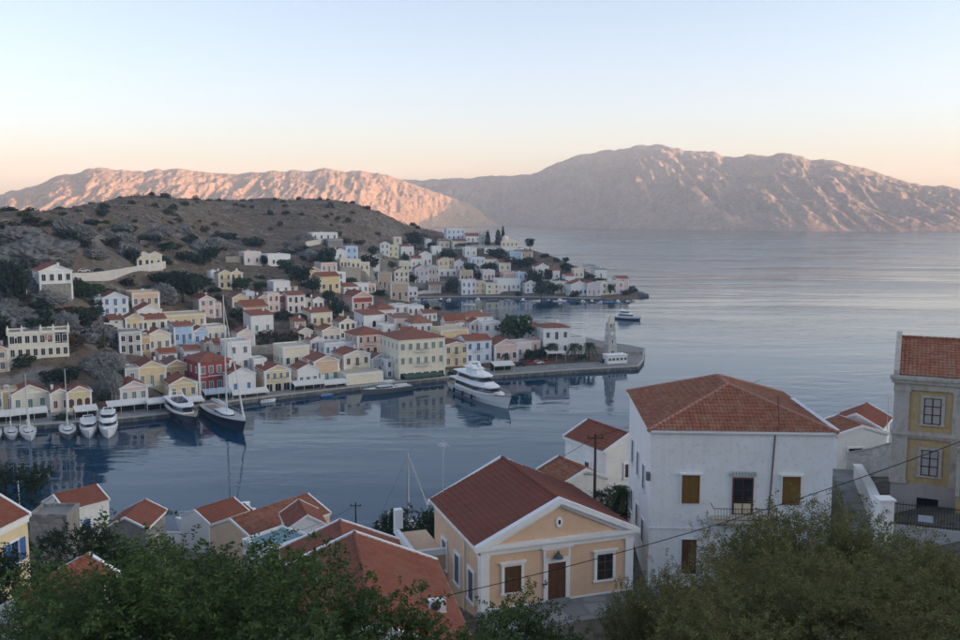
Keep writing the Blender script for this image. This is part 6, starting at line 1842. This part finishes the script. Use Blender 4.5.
near_house(at(-14, 618, 42), R(-10), 3.0, 6.0, 3.0, .8, 'red tiled roof at the foot of the big leafy trees', PW, MT_RED)
# beyond the peach house
near_house(at(606, 452, 86), R(28), 5.4, 7.0, 4.0, 1.3, 'small white house with red roof behind the tall white house', PW, MT_RED, front=[(2.6, 1.2, .8, 1.3, M_BROWNW, 'shutter')], left=[(3, 1.1, .7, 1.2, M_BROWNW, 'shutter')])
near_house(at(566, 484, 80), R(25), 4.2, 5.0, 2.8, .9, 'low building with orange tiled roof carrying a solar panel', PW, MT_OLD)
near_house(at(831, 424, 96), R(-32), 4.8, 6.5, 3.6, 1.2, 'little house with dark red gabled roof beyond the tall white house', PW, MT_RED)
near_house(at(838, 436, 90), R(8), 5.2, 5.0, 3.6, .75, 'white house with old orange roof and blue window beside the ochre mansion', PW, MT_OLD, front=[(1.9, 1.3, 1.5, 1.0, M_BLUEW, 'glazed')])
mb = MB(); sp = at(586, 484, 80.5); mb.box(-.7, .7, -.5, .5, 0, .06); o = mb.build('solar_panel', M_TINT, None, loc=sp + Vector((0, .8, .55)), rot=(R(-20), R(12), R(25)))
tag(o, 'dark solar panel tilted on the low orange tiled roof', 'solar panel')

# ---- walls, lane and fence between the two mansions
def lane():
    P = [at(846, 470, 75), at(862, 500, 66), at(868, 530, 58), at(872, 556, 52)]
    root = empty('stepped_lane', P[-1], 0); root['kind'] = 'structure'
    for i in range(len(P) - 1):
        n = 7
        for k in range(n):
            a, b = P[i].lerp(P[i+1], k/n), P[i].lerp(P[i+1], (k + 1)/n)
            mb = MB(); q = b - P[-1]; s = a - P[-1]
            dd = (b - a); nn = Vector((-dd.y, dd.x, 0)).normalized()*1.3
            mb.slab([(s.x - nn.x, s.y - nn.y, q.z), (q.x - nn.x, q.y - nn.y, q.z), (q.x + nn.x, q.y + nn.y, q.z), (s.x + nn.x, s.y + nn.y, q.z)], (0, 0, -3.0))
            mb.build('step', M_PAVE, root)
lane()
def sloped_wall(pts, th, hts, mat, label, name='garden_wall'):
    root = empty(name, pts[0], 0, label, 'wall')
    for i in range(len(pts) - 1):
        a, b = Vector(pts[i]) - Vector(pts[0]), Vector(pts[i+1]) - Vector(pts[0])
        nn = Vector((-(b-a).y, (b-a).x, 0)).normalized()*th
        mb = MB(); mb.slab([a - Vector((0,0,5)), b - Vector((0,0,5)), b + Vector((0,0,hts[i+1])), a + Vector((0,0,hts[i]))], nn); mb.build('wall_section', mat, root)
        mb = MB(); up = Vector((0,0,.1)); mb.slab([a + Vector((0,0,hts[i])) - nn*.15, b + Vector((0,0,hts[i+1])) - nn*.15, b + Vector((0,0,hts[i+1])) + up - nn*.15, a + Vector((0,0,hts[i])) + up - nn*.15], nn*1.3); mb.build('coping', mat, root)
    return root
sloped_wall([at(853, 487, 72), at(864, 510, 64), at(874, 538, 56)], .5, [1.8, 1.9, 1.9], PW, 'sloping white wall along the stepped lane beside the ochre mansion')
sloped_wall([at(846, 472, 76), at(870, 468, 74), at(890, 463, 72)], .5, [1.6, 1.6, 1.6], M_STONE_W, 'pale garden wall behind the sloping lane wall')
mb = MB(); c = at(883, 531, 54); mb.box(-.42, .42, -.42, .42, -2, 1.95); mb.box(-.5, .5, -.5, .5, 1.95, 2.05); tag(mb.build('gate_pillar', PW, None, loc=c), 'white gate pillar between the lane wall and the iron fence', 'pillar')
def fence():
    a, b = at(892, 524, 54.3), at(985, 534, 52.5); d = b - a
    root = empty('iron_fence', a, math.atan2(d.y, d.x), 'dark iron railing on a low wall in front of the ochre mansion', 'fence')
    L = math.hypot(d.x, d.y)
    mb = MB(); mb.box(0, L, -.12, .12, -3, -.02); mb.build('low_wall', plaster((.44, .43, .42), .6), root)
    mb = MB(); mb.box(0, L, -.02, .02, 1.25, 1.3); mb.box(0, L, -.02, .02, .1, .15); mb.build('rail', M_IRON, root)
    n = int(L/.16)
    bar = MB(); bar.box(-.012, .012, -.012, .012, -.02, 1.42); bm_ = bar.mesh('bar', [M_IRON])
    for k in range(n): link('bar', bm_, root, (.08 + k*.16, 0, 0))
    mb = MB(); mb.box(1.4, 2.2, -.06, -.03, .35, .75); mb.build('notice', m_plain('pale_notice', (.50, .55, .62), .6), root)
fence()
near_bits = []
# air conditioner on its bracket beside the broad red roof
def aircon():
    c = at(437, 611, 43.5); root = empty('air_conditioner', c, y12, 'white air conditioner unit on a bracket beside the broad red roof', 'air conditioner')
    mb = MB(); mb.box(-.43, .43, -.16, .16, 0, .62); mb.build('casing', M_GELCOAT, root)
    mb = MB(); mb.tube([(-.08, -.16, .31), (-.08, -.185, .31)], .25, 18); mb.build('fan_grille', M_GREYW, root)
    mb = MB()
    for k in range(6): mb.beam((-.08, -.2, .31), (-.08 + .24*math.cos(k*math.pi/3), -.2, .31 + .24*math.sin(k*math.pi/3)), .03, .02)
    mb.build('fan_blades', M_IRON, root)
    mb = MB(); mb.box(-.45, .45, -.2, .2, -.06, -.002); mb.beam((-.35, .15, -.06), (-.35, .15, -3), .08); mb.beam((.35, .15, -.06), (.35, .15, -3), .08); mb.build('bracket', M_MAST, root)
aircon()
# poles, wires
P1 = at(594.5, 500, 78); pole(P1, (at(597, 434, 78) - P1).z, 'dark wooden utility pole beside the small white house with red roof')
P2 = at(356, 530, 112); pole(P2, (at(356, 503, 112) - P2).z, 'short wooden utility pole beside cypress tips above the harbour')
P3 = at(96, 520, 150); pole(P3, (at(96, 477, 150) - P3).z, 'thin dark pole beside the white house near the shore', True, False, .1)
P4 = at(20, 515, 140); pole(P4, (at(20, 470, 140) - P4).z, 'pale metal lamp pole behind the grey flat-roofed house', False, False, .09)
def wire(a, b, sag, label, r=.018):
    a, b = Vector(a), Vector(b); mb = MB()
    pts = [a.lerp(b, t) - Vector((0, 0, sag*4*t*(1 - t))) - a for t in np.linspace(0, 1, 26)]
    mb.tube(pts, r, 5)
    return tag(mb.build('overhead_wire', M_RUBBER, None, loc=a), label, 'wire')
wire(at(975, 436, 47), at(446, 596, 43.5), .55, 'long black wire crossing in front of the white and peach houses', .022)
wire(at(597, 436, 78), at(438, 512, 69), .5, 'thin wire from the utility pole to the peach house')
wire(at(597, 436, 78), at(760, 380, 74.0), .3, 'thin wire from the utility pole to the tall white house')
wire(at(356, 505, 112), at(270, 540, 96), .4, 'thin wire from the short pole towards the terrace building')
mb = MB(); mb.tube([(0, 0, 0), (0, 0, 3.0)], .025, 5); mb.beam((-1.2, 0, 2.6), (.3, 0, 2.6), .02)
for k in range(6): mb.beam((-1.1 + k*.22, -.3, 2.6), (-1.1 + k*.22, .3, 2.6), .015)
tag(mb.build('television_aerial', M_MAST, None, loc=at(887, 430, 72)), 'television aerial beside the ochre mansion roof', 'aerial')
# ---- boat moored at the near quay, sailing boat behind the bushes
tag(quay_strip('near_quay', [Vector((80, 151, 0)), Vector((20, 150.5, 0)), Vector((-20, 151, 0)), Vector((-70, 152, 0)), Vector((-120, 153, 0))], 8.0, 1.25, None), kind='structure')
def excursion_boat():
    p0, p1 = Vector((-36.5, 155.2, 0)), Vector((-52.5, 155.6, 0))
    root, L = boat_root('excursion_boat', p0, p1, 'white excursion boat with dark covers on deck at the near quay', 'boat')
    link('hull', hull_mesh(L, 5.5, 1.7, .8, M_GELCOAT, M_GELCOAT), root)
    mb = MB(); tier_mb(mb, -L*.35, L*.2, 2.2, 1.2, 1.6, 3.6, .8); mb.build('deckhouse', M_GELCOAT, root)
    band_of(-L*.35, L*.2, 2.2, 1.2, 1.6, 3.6, .8, .4, .8).build('window_band', M_TINT, root)
    mb = MB(); mb.box(-L*.1, L*.05, -1.2, 1.2, 3.62, 4.4); mb.build('deck_cover', M_RUBBER, root)
    mb = MB(); tier_mb(mb, -L*.3, -L*.18, 1.3, .9, 3.6, 5.0, .5); mb.build('wheelhouse', M_GELCOAT, root)
    rail_mb(L, 5.5, 1.7, .8, .05, .9).build('railing', M_MAST, root)
excursion_boat()
sailing_yacht(Vector((-18, 156.5, 0)), Vector((-8, 158, 0)), 'sailing boat whose mast rises behind the dark bushes', 13.5, None, furled=True)

# ================================================================== near trees: limbs, twigs, separate leaves
def near_tree_mesh(seed, Hh, W, nleaf, leafL, leafW, mat, droop=.3, nclus=60, top_bias=.2, lift=.3, n_shoot=10):
    """crown of leaf sprays: shoots with rows of folded leaves, gathered in clumps through an uneven volume"""
    rng = np.random.default_rng(seed)
    centers = []
    for k in range(nclus):
        a = rng.random()*2*math.pi; rr = (rng.random()**.55)*W/2; zf = lift + (1 - lift)*rng.random()**.8
        lim = math.sqrt(max(.05, 1 - ((zf - .55)/.62)**2))
        centers.append((rr*lim*math.cos(a), rr*lim*math.sin(a), Hh*zf*(.9 + .2*rng.random())))
    centers = np.array(centers)
    nshoot = max(1, nleaf//n_shoot)
    ci = rng.integers(0, nclus, nshoot)
    cs = W*.095
    org = centers[ci] + rng.normal(size=(nshoot, 3))*cs*.55
    d = (org - np.array([0, 0, Hh*.45])); d /= np.linalg.norm(d, axis=1)[:, None] + 1e-6
    d = d*.7 + rng.normal(size=(nshoot, 3))*.5; d[:, 2] += .35; d /= np.linalg.norm(d, axis=1)[:, None]
    sl = leafL*(2.2 + 2.0*rng.random(nshoot))
    V, Fc = [], []
    k = np.tile(np.arange(n_shoot), nshoot); si = np.repeat(np.arange(nshoot), n_shoot); n = len(k)
    t = (k + .5)/n_shoot
    pos = org[si] + d[si]*(sl[si]*t)[:, None]; pos[:, 2] -= droop*sl[si]*t**2
    side = np.cross(d[si], rng.normal(size=(nshoot, 3))[si]); side /= np.linalg.norm(side, axis=1)[:, None] + 1e-6
    ang = k*2.4; other = np.cross(d[si], side)
    ld = side*np.cos(ang)[:, None] + other*np.sin(ang)[:, None] + d[si]*.6; ld[:, 2] -= droop*.5; ld += rng.normal(size=(n, 3))*.25; ld /= np.linalg.norm(ld, axis=1)[:, None]
    lw = np.cross(ld, np.array([0, 0, 1.0]) + rng.normal(size=(n, 3))*.6); lw /= np.linalg.norm(lw, axis=1)[:, None] + 1e-6
    nn = np.cross(lw, ld)
    Ls = (leafL*(.6 + .6*rng.random(n)))[:, None]; Ws = (leafW*(.7 + .5*rng.random(n)))[:, None]
    mid = pos + ld*Ls*.45
    quad = np.stack([pos, mid + lw*Ws + nn*Ws*.35, pos + ld*Ls - nn*Ls*.12, mid - lw*Ws + nn*Ws*.35], 1).reshape(-1, 3)
    me = bpy.data.meshes.new('crown'); me.from_pydata(quad.tolist(), [], np.arange(4*n).reshape(n, 4).tolist()); me.materials.append(mat); me.update()
    mb = MB()
    mb.tube([(0, 0, -1.5), (.1, 0, Hh*.15), (0, .1, Hh*.33)], [.24, .19, .15], 8)
    for q in range(7):
        c_ = centers[rng.integers(0, nclus)]
        mb.tube([(0, .1, Hh*.28), (c_[0]*.35, c_[1]*.35, Hh*.3 + (c_[2] - Hh*.3)*.45), tuple(c_)], [.11, .06, .02], 5)
    for q in range(26):
        a, b = centers[rng.integers(0, nclus)], centers[rng.integers(0, nclus)]
        if np.linalg.norm(a - b) < W*.35: mb.tube([tuple(a*.8 + np.array([0, 0, Hh*.06])), tuple((a + b)/2), tuple(b)], [.03, .02, .008], 4)
    return me, mb.mesh('trunk', [M_BARK], True)
M_NL_G = m_leaf('broad_green_leaves', (.030, .060, .019), (.125, .180, .054), .2, (.045, .080, .024), .5)
M_NL_O = m_leaf('narrow_olive_leaves', (.072, .088, .032), (.225, .230, .085), .2, (.17, .125, .055), .6)
M_NL_D = m_leaf('deep_green_leaves', (.014, .030, .012), (.042, .066, .024), .3, None, .5)
NTREE = {'g': [near_tree_mesh(k, 7.0, 7.0, 15000, .17, .05, M_NL_G, .35, 90) for k in (1, 2)],
         'o': [near_tree_mesh(k, 6.5, 7.5, 46000, .16, .026, M_NL_O, .25, 150, n_shoot=12) for k in (3, 4)],
         'd': [near_tree_mesh(k, 6.0, 6.0, 9000, .20, .07, M_NL_D, .2, 70, lift=.15) for k in (5, 6)]}
def near_tree(px, py_top, D, hgt, key, v, label, wscale=1.0, rz=0.0, cat='tree'):
    top = at(px, py_top, D); base = Vector((top.x, top.y, top.z - hgt))
    gz = NT_(base.x, base.y)
    Hm = {'g': 7.0, 'o': 6.5, 'd': 6.0}[key]; s = hgt/Hm/1.06
    root = empty('leafy_tree', base, rz, label, cat)
    cr, tr = NTREE[key][v]
    link('crown', cr, root, scale=(s*wscale, s*wscale, s)); 
    link('trunk', tr, root, scale=(s*wscale, s*wscale, s*(1 if gz >= base.z - 1 else 1.0)))
    if gz < base.z - .8:
        mb = MB(); mb.tube([(0, 0, gz - base.z - .6), (0, 0, .3)], [.3, .24], 8); mb.build('lower_trunk', M_BARK, root)
    return root
for a in [(205,548,25,7.5,'g',0,'tallest leafy green tree, in front of the peach house with old orange roof',1.1,0),
          (120,576,22,6.5,'g',1,'leafy green tree in front of the small grey stone house',1.1,1.0),
          (300,600,21,6.5,'g',0,'leafy green tree whose crown overlaps the broad red roof edge',1.05,2.2),
          (366,602,22,5.5,'g',1,'leafy green tree in front of the broad red roof near the air conditioner',.7,3.0),
          (446,640,20,5.0,'g',0,'low leafy green tree below the air conditioner',.9,4.0),
          (522,612,27,5.5,'g',1,'leafy green tree in front of the peach house shuttered window',.8,5.0),
          (250,572,28,7.0,'g',1,'leafy green tree behind the tallest leafy one',1.0,.5),
          (40,618,24,6.0,'g',0,'leafy green tree beside the red roof at its foot',1.0,1.7),
          (822,530,30,7.0,'o',0,'large olive-leaved tree in front of the tall white house',.95,0),
          (752,560,28,6.0,'o',1,'olive-leaved tree between the peach house terrace and the tall white house',.75,1.2),
          (868,553,28,6.5,'o',1,'olive-leaved tree in front of the iron fence',1.1,2.4),
          (955,568,27,6.5,'o',0,'olive-leaved tree in front of the ochre mansion porch',1.1,3.6),
          (650,585,24,5.0,'o',0,'loose olive-leaved tree in front of the paved terrace',.55,4.4),
          (820,590,22,5.5,'o',0,'low olive-leaved tree under the largest olive-leaved one',1.2,5.2),
          (760,612,20,4.5,'o',1,'low olive-leaved tree beside the loose one',1.1,.9),
          (910,600,20,5.0,'o',0,'low olive-leaved tree below the iron fence',1.2,2.0),
          (25,556,50,6.0,'d',0,'dark tree in front of the yellow house with blue shutters',1.2,0),
          (75,528,72,7.0,'d',1,'dark round tree beside the grey flat-roofed house',1.0,1.1),
          (0,468,110,12.0,'d',1,'tall dark tree behind the yellow house with blue shutters',1.0,2.0),
          (110,548,75,5.5,'d',0,'dark garden tree below the small grey stone house',1.3,3.0),
          (55,580,38,5.0,'g',1,'leafy bush beside the garden steps',1.0,3.9),
          (235,560,60,5.0,'d',1,'dark ivy-covered tree beside the white terrace building',1.5,4.2),
          (300,560,68,4.0,'d',0,'dark garden bush beside the white verge of the red roof',1.0,5.0),
          (415,512,95,8.0,'d',1,'dark bushy tree behind the annexe of the peach house',1.1,.4),
          (398,528,88,7.0,'d',0,'dark bushy tree below the sailing boat mast',1.2,1.6),
          (440,530,84,6.0,'d',1,'dark bush close against the peach house annexe',1.0,2.7),
          (616,487,74,3.0,'d',0,'dark garden shrub in front of the small white house with red roof',1.2,2.2)]:
    near_tree(*a)
palm(0, 0, 0, 'young palm in the garden of the small white house with red roof', base=at(622, 512, 72), scale=.45)
for i, (px, py, h) in enumerate([(377, 522, 3.5), (384, 519, 4.0), (392, 511, 5.5)]):
    c = at(px, py, 100); cypress(px, 0, 0, 0, ['short cypress tip beside the wooden pole', 'middle cypress of a row of three above the harbour', 'tallest cypress of a row of three above the harbour'][i]) if False else None
    root = empty('cypress_tree', c - Vector((0, 0, h + 3)), i, ['short cypress tip beside the wooden pole', 'middle cypress of a row of three above the harbour', 'tallest cypress of a row of three above the harbour'][i], 'cypress')
    link('crown', CYP, root, scale=(3.6, 3.6, h + 3)); link('trunk', TRUNKS[0], root, scale=(2.5, 2.5, 3))
# ---- the near hillside itself, plots cut in
def near_hill():
    Z = NZ.copy()
    for (c, yaw, hw, dep) in NFLAT:
        ca, sa = math.cos(-yaw), math.sin(-yaw)
        lx = (ngx - c.x)*ca - (ngy - c.y)*sa; ly = (ngx - c.x)*sa + (ngy - c.y)*ca
        ins = (abs(lx) < hw + 1.2) & (ly > -2.5) & (ly < dep + .5)
        Z[ins] = np.minimum(Z[ins], c.z - .25)
    t = NT('near_ground'); v = t.vec()
    a = t.noise(.25, 6, .65, v); b = t.noise(1.6, 6, .7, v)
    col = t.mix(t.ramp(a, [(.35, 0.0), (.65, 1.0)]), (.13, .11, .085), (.21, .185, .155))
    col = t.mix(t.ramp(b, [(.5, 0.0), (.66, .8)]), col, (.05, .055, .028))
    m = t.done(col, .95, t.bump(b, .7, .25), .1)
    P = np.stack([ngx, ngy, Z], -1)
    tag(link('near_hillside', grid_mesh('near_hillside', P, m)), kind='structure')
near_hill()
# ================================================================== mesh the harbour hill (plots cut into it)
def flatten_hill():
    global HZ
    Z = HZ.copy(); plots = np.ones_like(Z)
    for (c, yaw, hw, dep, zb) in FLATTEN:
        ca, sa = math.cos(-yaw), math.sin(-yaw)
        i0, i1 = int((c.x - 30 - GX0) / GS), int((c.x + 30 - GX0) / GS) + 1
        j0, j1 = int((c.y - 30 - GY0) / GS), int((c.y + 30 - GY0) / GS) + 1
        i0, j0 = max(i0, 0), max(j0, 0)
        sx, sy = gx[j0:j1, i0:i1] - c.x, gy[j0:j1, i0:i1] - c.y
        lx, ly = sx * ca - sy * sa, sx * sa + sy * ca
        inside = (abs(lx) < hw + 1.6) & (ly > -3.2) & (ly < dep + 0.5)
        zz = Z[j0:j1, i0:i1]
        zz[inside] = np.minimum(zz[inside], zb - 0.05)
        plots[j0:j1, i0:i1][inside] = 0
    rough = np.zeros_like(Z)
    for j in range(GNY):
        for i in range(GNX):
            x, y = gx[j, i], gy[j, i]
            if SD[j, i] > 16: rough[j, i] = noise.fractal(Vector((x * .045, y * .045, 2.0)), 0.8, 2.2, 4)
    pm = plots.copy()
    for _ in range(2):
        pm = np.minimum.reduce([pm, np.roll(pm, 1, 0), np.roll(pm, -1, 0), np.roll(pm, 1, 1), np.roll(pm, -1, 1)])
    for _ in range(2):
        pm = (pm + np.roll(pm, 1, 0) + np.roll(pm, -1, 0) + np.roll(pm, 1, 1) + np.roll(pm, -1, 1)) / 5
    return Z + rough * smooth(18, 50, SD) * pm * (0.7 + 1.1 * smooth(12, 40, Z))
ZF = flatten_hill()
P = np.stack([gx, gy, ZF], -1)
tag(link('harbour_hill', grid_mesh('harbour_hill', P, M_HILL)), kind='structure')

# ================================================================== evening haze
def make_haze():
    mb = MB(); mb.box(-11000, 11000, -5000, 11000, -8, 480)
    mt = bpy.data.materials.new('haze_air'); mt.use_nodes = True
    nt = mt.node_tree; nt.nodes.clear()
    o = nt.nodes.new('ShaderNodeOutputMaterial'); pv = nt.nodes.new('ShaderNodeVolumePrincipled')
    pv.inputs['Color'].default_value = (0.60, 0.78, 1.0, 1)
    pv.inputs['Density'].default_value = 0.00019
    pv.inputs['Absorption Color'].default_value = (1, 1, 1, 1)
    pv.inputs['Anisotropy'].default_value = 0.0
    nt.links.new(pv.outputs[0], o.inputs['Volume'])
    tag(mb.build('haze', mt), kind='stuff')
if HAZE: make_haze()
